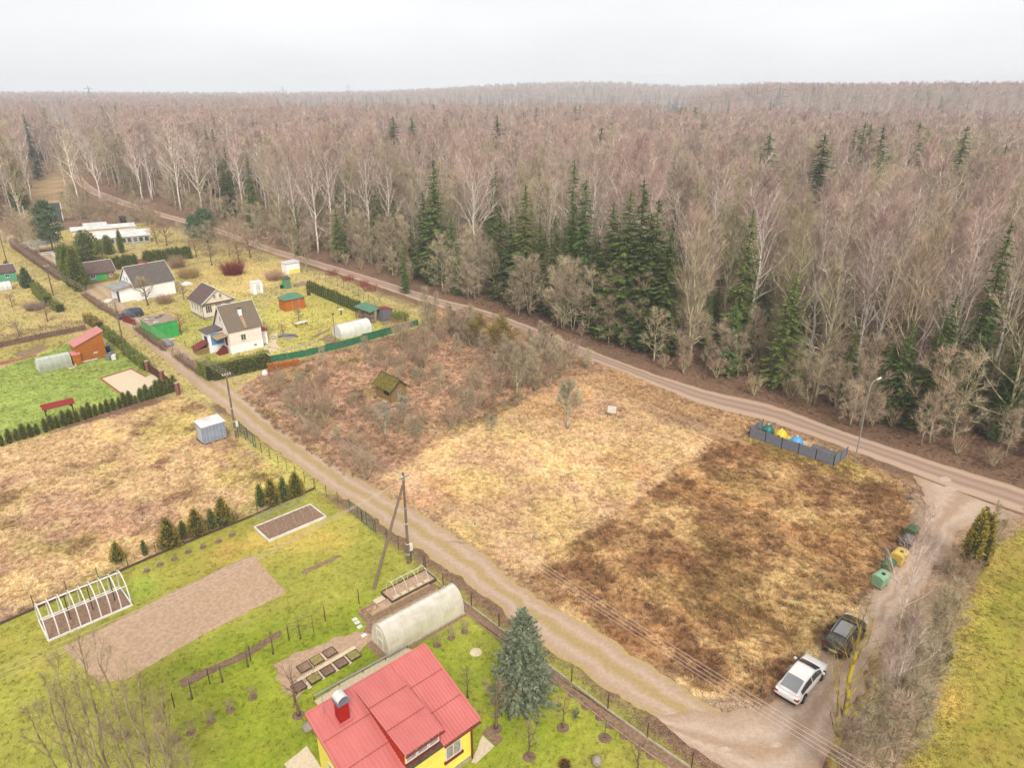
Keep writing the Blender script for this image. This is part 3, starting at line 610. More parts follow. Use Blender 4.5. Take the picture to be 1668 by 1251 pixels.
def scatter(name, pts, idx, rot, scl, variants, label, cat, tint=None, sink=None):
    me = bpy.data.meshes.new(name); pts = np.asarray(pts, np.float32); me.vertices.add(len(pts)); me.vertices.foreach_set('co', pts.ravel())
    for nm, ty, dt in (('idx', 'INT', np.asarray(idx, np.int32)), ('rot', 'FLOAT', np.asarray(rot, np.float32)), ('scl', 'FLOAT', np.asarray(scl, np.float32))):
        a = me.attributes.new(nm, ty, 'POINT'); a.data.foreach_set('value', dt)
    if tint is not None:
        a = me.attributes.new('tint', 'FLOAT_COLOR', 'POINT'); a.data.foreach_set('color', np.concatenate([tint, np.ones((len(tint), 1))], 1).astype(np.float32).ravel())
    o = bpy.data.objects.new(name, me); col.objects.link(o); tag(o, label, cat, kind='stuff')
    cl = bpy.data.collections.new(name + '_shapes')
    for k, m in enumerate(variants): cl.objects.link(bpy.data.objects.new('%s_shape_%02d' % (name, k), m))
    ng = bpy.data.node_groups.new(name, 'GeometryNodeTree'); ng.interface.new_socket('Geometry', in_out='INPUT', socket_type='NodeSocketGeometry'); ng.interface.new_socket('Geometry', in_out='OUTPUT', socket_type='NodeSocketGeometry')
    nd = ng.nodes; gi = nd.new('NodeGroupInput'); go_ = nd.new('NodeGroupOutput'); ip = nd.new('GeometryNodeInstanceOnPoints'); ci = nd.new('GeometryNodeCollectionInfo')
    ci.inputs['Collection'].default_value = cl; ci.inputs['Separate Children'].default_value = True; ci.inputs['Reset Children'].default_value = True
    def attr(nm, ty):
        q = nd.new('GeometryNodeInputNamedAttribute'); q.data_type = ty; q.inputs['Name'].default_value = nm; return q.outputs['Attribute']
    ip.inputs['Pick Instance'].default_value = True; cx_ = nd.new('ShaderNodeCombineXYZ'); er = nd.new('FunctionNodeEulerToRotation'); lk = ng.links
    lk.new(attr('rot', 'FLOAT'), cx_.inputs['Z']); lk.new(cx_.outputs[0], er.inputs[0]); lk.new(er.outputs[0], ip.inputs['Rotation'])
    lk.new(attr('scl', 'FLOAT'), ip.inputs['Scale']); lk.new(attr('idx', 'INT'), ip.inputs['Instance Index'])
    lk.new(gi.outputs[0], ip.inputs['Points']); lk.new(ci.outputs[0], ip.inputs['Instance']); lk.new(ip.outputs[0], go_.inputs[0])
    md = o.modifiers.new('scatter', 'NODES'); md.node_group = ng; return o

# ---------------------------------------------------------------- the forest beyond the road
def project(x, y, z):
    z = z - CAM_H; f = y * cp - z * sp; u = y * sp + z * cp
    return CX + FPX * x / f, CY - FPX * u / f
RC = [(a + b) / 2 for a, b in zip([Vector(p) for p in gp(*ROAD_UP)], [Vector(p) for p in gp(*ROAD_UP)])]
RU = np.array([tuple(p) for p in gp(*ROAD_UP)]); RL = np.array([tuple(p) for p in gp(*ROAD_LO)])
def seg_dist(x, y, P):
    d = np.full(x.shape, 1e9)
    for a, b in zip(P[:-1], P[1:]):
        ab = b - a; t = np.clip(((x - a[0]) * ab[0] + (y - a[1]) * ab[1]) / (ab @ ab), 0, 1); d = np.minimum(d, np.hypot(x - a[0] - t * ab[0], y - a[1] - t * ab[1]))
    return d
far_dir = RU[-1] - RU[-2]; far_dir /= np.hypot(*far_dir)
RIGHT_POLY = np.concatenate([RU, [RU[-1] + far_dir * 3500], [(6000, 6000), (6000, 40)]])
def forest_points():
    rng = np.random.default_rng(77); out_ = []
    for r0, r1, s in ((55, 270, 5.6), (270, 520, 7.0), (520, 1000, 8.6), (1000, 1800, 12), (1800, 2500, 18)):
        n = int(r1 / s) + 2; I, J = np.meshgrid(np.arange(-n, n), np.arange(0, n)); x = (I.ravel() + rng.uniform(-.42, .42, I.size)) * s; y = (J.ravel() + rng.uniform(-.42, .42, I.size)) * s
        r = np.hypot(x, y); k = (r >= r0) & (r < r1) & (np.abs(np.degrees(np.arctan2(x, y))) < 46); out_.append(np.stack([x[k], y[k]], 1))
    P = np.concatenate(out_); x, y = P.T
    px, py = project(x, y, 0 * x)
    right = inpoly(x, y, RIGHT_POLY) & (seg_dist(x, y, RU) > 2.6 + 2.2 * fbm(x, y, 9, 40))
    clear = inpoly(px, py, [(56, 335), (58, 300), (70, 285), (92, 285), (100, 305), (112, 340), (300, 372), (200, 400), (48, 400)])
    left = ~inpoly(x, y, RIGHT_POLY) & ((py < 343) | ((py < 374) & (px < 46))) & ~clear & (seg_dist(x, y, RL) > 6)
    edge = ~inpoly(x, y, RIGHT_POLY) & (py < 343) & (py > 322) & (px > 108)
    r = np.hypot(x, y); az = np.degrees(np.arctan2(x, y)); gap = ((r > 730 + 60 * np.sin(az)) & (r < 1330) & (az < 13) & (az > -17)) | ((r > 540 + 30 * np.sin(az * 2)) & (r < 770) & (az > 11)); right &= ~gap; left &= ~gap
    k = right | (left & ~edge) | (left & edge & (rng.uniform(size=len(x)) < .6))
    return P[k], rng
FP, rng = forest_points()
# named spruces whose tips can be found one by one in the photograph: (x, y of the tip, height)
TIPS = [(640, 322, 17, 2), (735, 352, 17, 2), (815, 335, 19, 2), (905, 350, 19, 2), (935, 332, 20, 2), (1000, 328, 20, 2), (1062, 345, 18, 2), (1095, 372, 18, 2), (668, 360, 17, 2), (880, 360, 20, 2), (975, 380, 20, 2), (1090, 400, 18, 2), (560, 340, 17, 2), (1200, 490, 10, 2), (1400, 520, 10, 2), (1455, 560, 9, 2), (1240, 400, 14, 0), (1330, 330, 17, 0), (450, 238, 22, 0), (505, 212, 25, 1), (542, 222, 24, 1), (600, 218, 24, 0), (705, 258, 22, 2), (688, 310, 17, 2), (904, 220, 24, 1), (856, 298, 22, 2), (832, 350, 18, 2), (955, 292, 22, 2),
        (1050, 288, 23, 2), (1028, 308, 21, 2), (1074, 322, 20, 2), (1008, 385, 17, 2), (1490, 520, 10, 2), (1300, 440, 14, 2), (1560, 480, 14, 2), (610, 300, 18, 1), (400, 250, 20, 1), (360, 260, 18, 1), (1230, 290, 20, 1), (1585, 300, 20, 1), (780, 420, 12, 2), (980, 206, 25, 0), (1100, 250, 25, 1), (1140, 258, 24, 0), (1440, 243, 24, 1), (1520, 220, 25, 1), (1494, 250, 21, 0), (1640, 235, 25, 1), (1622, 240, 23, 0),
        (810, 187, 26, 0), (945, 170, 27, 0), (937, 172, 26, 0), (1110, 172, 27, 0), (1118, 171, 27, 0), (1133, 172, 27, 0), (1395, 205, 25, 0), (1410, 198, 26, 0), (1420, 200, 25, 0), (1440, 205, 25, 0), (1500, 198, 26, 0), (1577, 202, 26, 0),
        (1345, 215, 25, 0), (1357, 236, 23, 0), (1255, 216, 24, 0), (157, 184, 27, 0), (175, 187, 27, 0), (320, 212, 24, 0), (334, 208, 25, 0), (345, 207, 25, 0), (330, 250, 18, 0), (86, 164, 31, 0), (706, 168, 26, 0), (757, 168, 26, 0), (873, 173, 26, 0), (1060, 176, 26, 0), (640, 189, 25, 0), (670, 188, 25, 0), (1150, 185, 25, 0), (870, 390, 12, 0), (920, 385, 13, 0), (1000, 400, 12, 0), (745, 400, 10, 0), (655, 390, 11, 0), (545, 330, 14, 0), (480, 330, 13, 0), (1500, 470, 12, 0), (1330, 440, 10, 0), (1160, 480, 9, 0)]
tips = []
for tx, ty, h, big in TIPS:
    if big == 0 and h > 22: h += (4.2 if tx > 600 and ty < 218 else .5 if tx > 100 else -3)
    p = g(tx, ty, h)
    if big == 2:                                                   # stands just behind the road edge: walk out along its bearing until well past the road
        u_ = Vector((p.x, p.y)).normalized(); D = 60.0
        while True:
            q_ = u_ * D
            if inpoly(np.array([q_.x]), np.array([q_.y]), RIGHT_POLY)[0] and seg_dist(np.array([q_.x]), np.array([q_.y]), RU)[0] > 7.0: break
            D += 1.0
        dd_ = ray(tx, ty); h = CAM_H + dd_[2] * q_.y / dd_[1]; p = q_
    tips.append((p.x, p.y, h, big))
T = np.array([(a, b) for a, b, _, _ in tips])
d = np.min(np.hypot(FP[:, :1] - T[:, 0], FP[:, 1:] - T[:, 1]), 1); FP = FP[d > 2.6]
for a_, b_, h_, big_ in tips:                                      # clear ground in front of the great spruces at the edge
    if not big_ and h_ < 24: continue
    u_ = np.array([a_, b_]) / math.hypot(a_, b_); q_ = FP - np.array([a_, b_]); al = -(q_ @ u_); la = np.abs(q_ @ np.array([u_[1], -u_[0]])); FP = FP[~((al > -2) & (al < (12 if big_ == 2 else 40)) & (la < (3.0 if big_ == 2 else 4.5)))]
x, y = FP.T; r = np.hypot(x, y); n = len(x); az = np.degrees(np.arctan2(x, y)); px, py = project(x, y, terrain(x, y))
u = rng.uniform(size=n); clus = fbm(x, y, 45, 41)
ps = np.where(r < 270, .06 + .22 * sm((clus - .5) / .2) * ((px > 600) & (px < 1130)), .05 + .2 * sm((fbm(x, y, 70, 42) - .53) / .13))
ps = np.where(r > 1200, .3, ps); ps = np.where((r > 760) & (az > 14), .13, ps)
pb = np.clip(.5 + 1.6 * (fbm(x, y, 55, 43) - .5) + .25 * sm((r - 150) / 250) - .25 * (px > 1150) * (r < 220), .1, .92)
kind = np.where(u < ps, 2, np.where(rng.uniform(size=n) < pb, 0, 1))
hs = rng.normal(.99, .10, n) * np.where(r < 300, .98, 1.0) * (1 + .35 * (fbm(x, y, 26, 44) - .5)); hs = np.clip(hs, .7, 1.13); rot = rng.uniform(0, 6.28, n); zz = terrain(x, y)
inview = (px > -60) & (px < 1730); order = np.argsort(np.where(inview, r, r + 1e5)); taken = np.zeros(n, bool)
NAMES = {0: ('birch_tree', BIRCH, 'bare birch with a pale trunk standing in the forest beyond the road', 'birch tree', 'birches of the forest beyond the road', 200),
         1: ('aspen_tree', ASPEN, 'bare olive-grey broadleaf tree standing in the forest beyond the road', 'aspen tree', 'grey broadleaf trees of the forest beyond the road', 230),
         2: ('spruce_tree', SPRUCE, 'dark green spruce half hidden among bare trees of the forest', 'spruce tree', 'spruces half hidden among the bare forest trees', 130)}
for kd, (nm, K, lab, cat, grp, lim) in NAMES.items():
    sel = [j for j in order if kind[j] == kd][:lim]
    for q, j in enumerate(sel):
        taken[j] = True; plant(K, q % len(K.tr), nm, lab, cat, (x[j], y[j], zz[j]), rot[j], hs[j], grp, sxy=.9 if kd else 1)
rank = {k: i + 1 for i, k in enumerate(sorted(range(len(tips)), key=lambda q: TIPS[q][0]))}
def ordinal(n_): return '%d%s' % (n_, 'th' if 10 <= n_ % 100 <= 20 else {1: 'st', 2: 'nd', 3: 'rd'}.get(n_ % 10, 'th'))
for k, (a, b, h, big) in enumerate(tips):
    tx = TIPS[k][0]; tall = h > 19
    lab = 'lone tall dark spruce at the far left beside the pale road' if tx < 100 else ('broad green spruce standing in the front of the forest, %s spruce from the left' if big == 2 else 'dark spruce with its tip above the bare forest, %s spruce from the left' if tall else 'young green spruce among bare forest trees, %s spruce from the left') % ordinal(rank[k])
    plant(SPRUCE, k % 4, 'spruce_tree', lab, 'spruce tree', (a, b, float(terrain(a, b))), k * 1.7, h / 23.2, 'spruces that stand out from the bare forest', sxy=(1.6 if tx > 600 and TIPS[k][1] < 218 else .95, 1.15, 1.25)[big])
rest = ~taken
for kd, K1, K2, nm, lab, cat in ((0, BIRCH, FBIRCH, 'birch_wood', 'far bare pinkish birch wood reaching to the horizon', 'forest'), (1, ASPEN, FASPEN, 'broadleaf_wood', 'far bare grey-brown broadleaf wood reaching to the horizon', 'forest'), (2, SPRUCE, FSPRUCE, 'spruce_wood', 'far dark spruces scattered through the bare wood to the horizon', 'forest')):
    k = rest & (kind == kd); vr = K1.jo + K2.jo; rr = r[k]; m = k.sum(); ii = np.where(rr < 230, rng.integers(0, len(K1.jo), m), len(K1.jo) + rng.integers(0, len(K2.jo), m))
    scatter(nm, np.stack([x[k], y[k], zz[k]], 1), ii, rot[k], hs[k] * np.where(rr > 1000, 1.05, 1), vr, lab, cat)
# lower spreading trees in the front row of the forest
en_ = 0
for j in range(600):
    t = rng.uniform(0, len(RU) - 6); k = int(t); p = RU[k] + (RU[k + 1] - RU[k]) * (t - k); dd = RU[k + 1] - RU[k]; nn = np.array([dd[1], -dd[0]]) / np.hypot(*dd)
    if nn[1] < 0: nn = -nn
    q = p + nn * rng.uniform(2.6, 14); qx, qy = project(q[0], q[1], 0)
    if not (-20 < qx < 1690) or (qx > 1120 and rng.uniform() < .8) or en_ >= 125 or (np.hypot(*q) > 200 and rng.uniform() < .5): continue
    en_ += 1; plant(EDGE, en_ % 4, 'edge_tree', 'low spreading bare tree in the front row of the forest', 'tree', (q[0], q[1], 0), rng.uniform(0, 6), rng.uniform(.6, 1.25), 'low spreading trees in the front row of the forest')
# young spruces in the shade under the first rows
ys = 0
for j in range(900):
    t = rng.uniform(0, len(RU) - 7); k = int(t); p = RU[k] + (RU[k + 1] - RU[k]) * (t - k); dd = RU[k + 1] - RU[k]; nn = np.array([dd[1], -dd[0]]) / np.hypot(*dd)
    if nn[1] < 0: nn = -nn
    q = p + nn * rng.uniform(7, 45); qx, qy = project(q[0], q[1], 0)
    if not (330 < qx < 1680) or ys >= 105: continue
    ys += 1; plant(SPRUCE, ys % 4, 'young_spruce', 'low young spruce in the shade under the bare forest trees', 'spruce tree', (q[0], q[1], 0), rng.uniform(0, 6), rng.uniform(.2, .5), 'young spruces under the forest trees', sxy=1.35)
# saplings and bushes under the forest edge
un = 0
for j in range(900):
    t = rng.uniform(0, len(RU) - 6); k = int(t); p = RU[k] + (RU[k + 1] - RU[k]) * (t - k); dd = RU[k + 1] - RU[k]; nn = np.array([dd[1], -dd[0]]) / np.hypot(*dd)
    if nn[1] < 0: nn = -nn
    q = p + nn * rng.uniform(1.6, 22) ; qx, qy = project(q[0], q[1], 0)
    if not (-20 < qx < 1690) or un >= 190: continue
    if np.hypot(*q) > 210 and rng.uniform() < .5: continue
    un += 1; s_ = rng.uniform(.5, 1.15)
    if rng.uniform() < .6: plant(UNDER, un % 4, 'forest_sapling', 'thin bare sapling under the tall trees at the forest edge', 'sapling', (q[0], q[1], 0), rng.uniform(0, 6), s_, 'saplings at the forest edge')
    else: plant(BUSH, un % 5, 'forest_bush', 'low bare bush under the tall trees at the forest edge', 'bush', (q[0], q[1], 0), rng.uniform(0, 6), s_ * .7, 'bushes at the forest edge')
# ---------------------------------------------------------------- builders for houses, sheds, tunnels, fences
def zat(p, py): d = ray(0, py); return CAM_H + d[2] * p[1] / d[1]
def window(t, face, u, z0, w_, h, glass='glass', frame='white_paint', bars=1, sill=True, depth=.05, off=0.0, label=None):
    """face 'y': wall in the plane y=off looking to -y; face 'x': plane x=off looking to -x. The frame is the part, the pane its sub-part"""
    b = .07; m = MB()
    def bar(u0, u1, z0_, z1_, d0, d1):
        if face == 'y': m.box(u0, u1, off - d1, off - d0, z0_, z1_)
        else: m.box(off - d1, off - d0, u0, u1, z0_, z1_)
    bar(u, u + b, z0, z0 + h, 0, depth); bar(u + w_ - b, u + w_, z0, z0 + h, 0, depth); bar(u + b, u + w_ - b, z0, z0 + b, 0, depth); bar(u + b, u + w_ - b, z0 + h - b, z0 + h, 0, depth)
    for k in range(bars): c = u + w_ * (k + 1) / (bars + 1); bar(c - .03, c + .03, z0 + b, z0 + h - b, 0, depth - .005)
    o = m.build('window', frame, t); m = MB(); bar(u + b, u + w_ - b, z0 + b, z0 + h - b, .004, .022); m.build('pane', glass, o)
    if sill: m = MB(); bar(u - .06, u + w_ + .06, z0 - .06, z0, 0, depth + .07); m.build('sill', frame, o)
    return o
def door(t, face, u, w_, h, m='white_paint', off=0.0, z0=0.05):
    q = B(u, u + w_, off - .05, off, z0, z0 + h) if face == 'y' else B(off - .05, off, u, u + w_, z0, z0 + h)
    o = q.build('door', m, t); hd = B(u + w_ - .16, u + w_ - .06, off - .1, off - .05, z0 + 1, z0 + 1.06) if face == 'y' else B(off - .1, off - .05, u + .06, u + .16, z0 + 1, z0 + 1.06)
    hd.build('handle', 'dark_metal', o); return o
def gable(name, label, cat, near, lx, ly, hw, hr, ridge, wall, roof, over=.3, rz=A, plinth=None, trim='white_paint', thick=.08):
    t = thing(name, label, cat, near, rz); m = MB()
    if ridge == 'x': m.wallprism([(0, 0), (ly, 0), (ly, hw), (ly / 2, hr), (0, hw)], (lx, 0, 0), (0, 1, 0), (0, 0, 1), (-lx, 0, 0))
    else: m.wallprism([(0, 0), (lx, 0), (lx, hw), (lx / 2, hr), (0, hw)], (0, 0, 0), (1, 0, 0), (0, 0, 1), (0, ly, 0))
    m.build('wall', wall, t); W = ly if ridge == 'x' else lx; L = lx if ridge == 'x' else ly; k = (hr - hw) / (W / 2); ze = hw - k * over
    for sd_ in (0, 1):
        m = MB(); e = -over if sd_ == 0 else W + over; q = [(-over, e, ze + .1), (L + over, e, ze + .1), (L + over, W / 2, hr + .1), (-over, W / 2, hr + .1)]
        if ridge == 'y': q = [(y_, x_, z_) for x_, y_, z_ in q]
        a, b, c, d_ = map(Vector, q)
        if (b - a).cross(d_ - a).z < 0: a, b, c, d_ = b, a, d_, c
        m.slab(a, b, c, d_, thick); s = m.build('roof_slope', roof, t)
        m = MB()                                                     # barge boards on both verges
        for xx in (-over - .04, L + over - .02):
            p = [(xx, e, ze - .08), (xx + .06, e, ze - .08), (xx + .06, W / 2, hr - .08), (xx, W / 2, hr - .08)]
            pts = p + [(x_, y_, z_ + .2) for x_, y_, z_ in p]
            if ridge == 'y': pts = [(y_, x_, z_) for x_, y_, z_ in pts]
            m.add(pts, [(3, 2, 1, 0), (4, 5, 6, 7), (0, 1, 5, 4), (1, 2, 6, 5), (2, 3, 7, 6), (3, 0, 4, 7)])
        m.build('barge_board', trim, s)
    m = MB(); m.tube([(-over, W / 2, hr + .1), (L + over, W / 2, hr + .1)] if ridge == 'x' else [(W / 2, -over, hr + .1), (W / 2, L + over, hr + .1)], .07, 6); m.build('ridge_cap', trim, t)
    if plinth: B(-.04, lx + .04, -.04, ly + .04, 0, plinth[0]).build('plinth', plinth[1], t)
    return t
def mono(name, label, cat, near, lx, ly, h00, h10, h01, wall, roof, over=.15, rz=A, flat=.07):
    """box with one sloping roof: heights at the near corner, at +x and at +y"""
    t = thing(name, label, cat, near, rz); h11 = h10 + h01 - h00
    MB().add([(0, 0, 0), (lx, 0, 0), (lx, ly, 0), (0, ly, 0), (0, 0, h00), (lx, 0, h10), (lx, ly, h11), (0, ly, h01)], [(3, 2, 1, 0), (4, 5, 6, 7), (0, 1, 5, 4), (1, 2, 6, 5), (2, 3, 7, 6), (3, 0, 4, 7)]).build('wall', wall, t)
    f = lambda x_, y_: h00 + (h10 - h00) * x_ / lx + (h01 - h00) * y_ / ly + flat + .01
    P = [(-over, -over), (lx + over, -over), (lx + over, ly + over), (-over, ly + over)]
    MB().slab(*[(x_, y_, f(x_, y_)) for x_, y_ in P], flat).build('roof', roof, t); return t
def chimney(t, x_, y_, z0, z1, s=.45, m='red_brick_wall'):
    c = B(x_ - s / 2, x_ + s / 2, y_ - s / 2, y_ + s / 2, z0, z1).build('chimney', m, t)
    B(x_ - s / 2 - .05, x_ + s / 2 + .05, y_ - s / 2 - .05, y_ + s / 2 + .05, z1, z1 + .08).build('cap', 'dark_metal', c); return c
def archpts(ly, h, n=14, side=.25):
    pts = [(0, 0)]
    for k in range(n + 1): a = math.pi * (1 - k / n); pts.append((ly / 2 + ly / 2 * math.cos(a), h * side + h * (1 - side) * math.sin(a)))
    return pts + [(ly, 0)]
def tunnel(name, label, near, lx, ly, h, pane, rib, nseg=8, rz=A, base='concrete', ends=True, cover=True, ribr=.025, side=.25, purlins=(.3, .5, .7), cat='greenhouse', n=14):
    t = thing(name, label, cat, near, rz); ap = archpts(ly, h, n, side); xs = [lx * k / nseg for k in range(nseg + 1)]
    if cover:
        for k in range(nseg):
            m = MB(); v = [(xs[k] + .01, p[0], p[1]) for p in ap] + [(xs[k + 1] - .01, p[0], p[1]) for p in ap]; c = len(ap)
            m.add(v, [(j, j + 1, c + j + 1, c + j) for j in range(c - 1)]); m.build('cover_pane', pane, t, smooth=True)
    for x_ in xs:
        off = .015 if cover else 0
        MB().tube([(x_, (p[0] - ly / 2) * (1 + off) + ly / 2, p[1] * (1 + off * .7)) for p in ap], ribr, 5, cap=True).build('rib', rib, t)
    m = MB()
    for q in purlins:
        p = ap[int(q * (len(ap) - 1))]; m.tube([(0, p[0], p[1] - .03 * cover), (lx, p[0], p[1] - .03 * cover)], ribr * .8, 4)
    m.build('purlins', rib, t)
    if ends:
        for x_, nm in ((0, 'end_wall'), (lx, 'end_wall')):
            m = MB(); m.wallprism(ap, (x_ - .01, 0, 0), (0, 1, 0), (0, 0, 1), (.02, 0, 0)); e = m.build(nm, pane, t)
            if x_ == 0:
                d0 = ly / 2 - .4; q = MB()
                for a0, a1, b0, b1 in ((d0, d0 + .05, 0, h * .82), (d0 + .75, d0 + .8, 0, h * .82), (d0 + .05, d0 + .75, h * .82 - .05, h * .82), (d0 + .05, d0 + .75, h * .42, h * .42 + .05)): q.box(-.06, -.012, a0, a1, b0, b1)
                q.build('door_frame', rib, e)
    if base:
        m = MB(); m.box(-.08, lx + .08, -.1, .02, 0, .14); m.box(-.08, lx + .08, ly - .02, ly + .1, 0, .14); m.box(-.08, .02, .02, ly - .02, 0, .14); m.box(lx - .02, lx + .08, .02, ly - .02, 0, .14); m.build('base', base, t)
    return t
def wire_fence(name, label, P, h=1.3, sp=2.5, post='post_dark', strip=None, net=True, pr=.03, rows=5, net_m='mesh_wire'):
    P = [Vector((p[0], p[1], 0)) for p in P]; t = thing(name, label, 'fence', P[0]); o = P[0]; wires = MB(); stp = MB()
    for a, b in zip(P[:-1], P[1:]):
        L = (b - a).length; n = max(1, round(L / sp)); d = (b - a) / n
        for k in range(n + (b == P[-1])):
            q = a + d * k - o; MB().tube([(q.x, q.y, 0), (q.x, q.y, h + .05)], pr, 5).build('post', post, t)
        for r_ in range(rows): z = .08 + (h - .1) * r_ / max(1, rows - 1); wires.tube([a - o + Vector((0, 0, z)), b - o + Vector((0, 0, z))], .006, 3, cap=False)
        if net:
            m_ = int(L / .22)
            for k in range(m_): q = a.lerp(b, k / m_) - o; wires.tube([q + Vector((0, 0, .05)), q + Vector((0, 0, h))], .004, 3, cap=False)
        if strip:
            e = (b - a).normalized(); s_ = Vector((-e.y, e.x, 0)) * .07
            a2, b2 = a - o, b - o; stp.add([a2 - s_, b2 - s_, b2 + s_, a2 + s_] + [v + Vector((0, 0, .16)) for v in (a2 - s_, b2 - s_, b2 + s_, a2 + s_)], [(3, 2, 1, 0), (4, 5, 6, 7), (0, 1, 5, 4), (1, 2, 6, 5), (2, 3, 7, 6), (3, 0, 4, 7)])
    wires.build('wire_mesh', net_m, t)
    if strip: stp.build('base_strip', strip, t)
    return t
def framed_bed(name, label, near, lx, ly, h, edge, fill, rz=A, wd=.07, grow=0):
    t = thing(name, label, 'garden bed', near, rz)
    for q in ((0, lx, 0, wd), (0, lx, ly - wd, ly), (0, wd, wd, ly - wd), (lx - wd, lx, wd, ly - wd)): B(*q, 0, h).build('board', edge, t)
    rg = random.Random(int(near[0] * 100)); nx_, ny_ = max(2, int(lx / .25)), max(2, int(ly / .25)); vs_ = []; fs = []
    for j in range(ny_ + 1):
        for i_ in range(nx_ + 1): vs_.append((wd + (lx - 2 * wd) * i_ / nx_, wd + (ly - 2 * wd) * j / ny_, h * .7 + rg.uniform(-.02, .03 + grow)))
    for j in range(ny_):
        for i_ in range(nx_): q = j * (nx_ + 1) + i_; fs.append((q, q + 1, q + nx_ + 2, q + nx_ + 1))
    mb = MB(); mb.v = vs_; mb.f = fs; mb.build('soil', fill, t); return t
def ribbed(m, o, ex, ey, wx, wy, nrm, per=.25, hgt_=.045, th=.0):
    """trapezoid-profiled sheet: ribs run along ey; o corner, ex/ey unit vectors, nrm unit normal"""
    o, ex, ey, nrm = map(Vector, (o, ex, ey, nrm)); n = max(1, round(wx / per)); p = wx / n; prof = []
    for k in range(n): prof += [(k * p, 0), (k * p + p * .55, 0), (k * p + p * .65, hgt_), (k * p + p * .9, hgt_)]
    prof.append((wx, 0)); v = []
    for s_ in (0, wy):
        for a, b in prof: v.append(o + ex * a + ey * s_ + nrm * b)
    c = len(prof); return m.add(v, [(j, j + 1, c + j + 1, c + j) for j in range(c - 1)])

# ---------------------------------------------------------------- yellow house in the foreground
HA = math.radians(42)
yh = thing('yellow_house', 'yellow house with red metal roof and wide dormer at the bottom of the picture', 'house', uv(12.0, 25.3), HA)
zf = lambda y_: 3.1 + (y_ + .35) / 5.55 * 2.0                         # main roof plane
MB().wallprism([(0, 0), (5.0, 0), (5.0, zf(5.0) - .12), (0, zf(0) - .12)], (7.4, 0, 0), (0, 1, 0), (0, 0, 1), (-7.4, 0, 0)).build('wall', 'yellow_wall', yh)
B(-.03, 7.43, -.03, 5.03, 0, .35).build('plinth', 'concrete', yh)
sl = Vector((0, 5.55, 2.0)).normalized(); nr = Vector((0, -2.0, 5.55)).normalized(); LS = math.hypot(5.55, 2.0)
def roof_sheets(x0, x1, cols, o_y, o_z, sl_, nr_, Ls, rows, nm, matk):
    for c in range(cols):
        for r_ in range(rows):
            if c == 0 and r_ > 0: q_ = Vector((0, o_y, o_z)) + sl_ * (Ls * r_ / rows) + nr_ * (.03 + .022 * r_); MB().tube([(x0, q_.y, q_.z), (x1, q_.y, q_.z)], .018, 4).build('lap_seam', 'maroon', yh)
            m = MB(); xa = x0 + (x1 - x0) * c / cols; xb = x0 + (x1 - x0) * (c + 1) / cols; s0 = Ls * r_ / rows
            ribbed(m, Vector((xa, o_y, o_z)) + sl_ * s0 + nr_ * (.03 * (rows - r_) * 0 + .022 * r_ + .004 * (c % 2)), (1, 0, 0), sl_, xb - xa, Ls / rows + (.03 if r_ < rows - 1 else 0), nr_); m.build(nm, matk, yh)
roof_sheets(-.4, 2.72, 3, -.35, 3.1, sl, nr, LS, 3, 'roof_sheet', 'red_roof')
roof_sheets(5.18, 7.9, 3, -.35, 3.1, sl, nr, LS, 3, 'roof_sheet', 'red_roof')
MB().slab((-.4, -.33, 3.06), (7.9, -.33, 3.06), (7.9, 5.18, 5.05), (-.4, 5.18, 5.05), .1).build('roof_deck', 'dark_board', yh)
dz0, dz1 = 4.36, 5.13; dsl = Vector((0, 5.5, dz1 - dz0)).normalized(); dnr = Vector((0, -(dz1 - dz0), 5.5)).normalized()
roof_sheets(2.6, 5.25, 3, -.36, dz0, dsl, dnr, 5.55, 3, 'dormer_sheet', 'red_roof')
MB().slab((2.62, -.3, dz0 - .03), (5.23, -.3, dz0 - .03), (5.23, 5.1, dz1 - .03), (2.62, 5.1, dz1 - .03), .08).build('dormer_deck', 'dark_board', yh)
for xx, nm in ((2.68, 'dormer_cheek'), (5.12, 'dormer_cheek')):
    MB().wallprism([(-.02, zf(-.02) - .1), (4.6, zf(4.6)), (4.6, dz0 + .86 * (dz1 - dz0) - .02), (-.02, dz0 - .06)], (xx, 0, 0), (0, 1, 0), (0, 0, 1), (.08, 0, 0)).build(nm, 'red_side', yh)
m = MB()
for k in range(22):
    y_ = .05 + k * .2; zt = dz0 + (y_ + .3) / 5.5 * (dz1 - dz0) - .1
    if zt - zf(y_) > .06: m.box(2.655, 2.68, y_, y_ + .07, zf(y_) + .02, zt)
m.build('cheek_ribs', 'red_side', yh)['kind'] = 'stuff'
B(2.76, 5.12, -.02, .1, 2.9, dz0 - .06).build('dormer_front', 'yellow_wall', yh)
B(2.76, 5.12, -.08, -.021, 3.12, 3.32).build('window_band', 'maroon', yh)
for k in range(3): window(yh, 'y', 2.8 + k * .77, 3.36, .74, .78, glass='curtain_glass', bars=0, sill=False, off=-.022)
for (u0, ww) in ((5.5, 1.15), (1.0, 1.1)):
    wn = window(yh, 'y', u0, 1.35, ww, 1.05, glass='curtain_glass', bars=1, off=0, sill=False); B(u0 - .12, u0 + ww + .12, -.12, 0, 1.17, 1.34).build('sill', 'maroon', wn)
window(yh, 'x', 2.9, 1.2, 1.0, 1.1, glass='curtain_glass'); door(yh, 'x', 1.0, .95, 2.0, 'white_paint', z0=.35)
c = B(.95, 1.55, 3.65, 4.25, 4.3, 5.95).build('chimney', 'red_chimney', yh)
B(.88, 1.62, 3.58, 4.32, 5.95, 6.12).build('cap', 'slate_panel', c); m = MB()
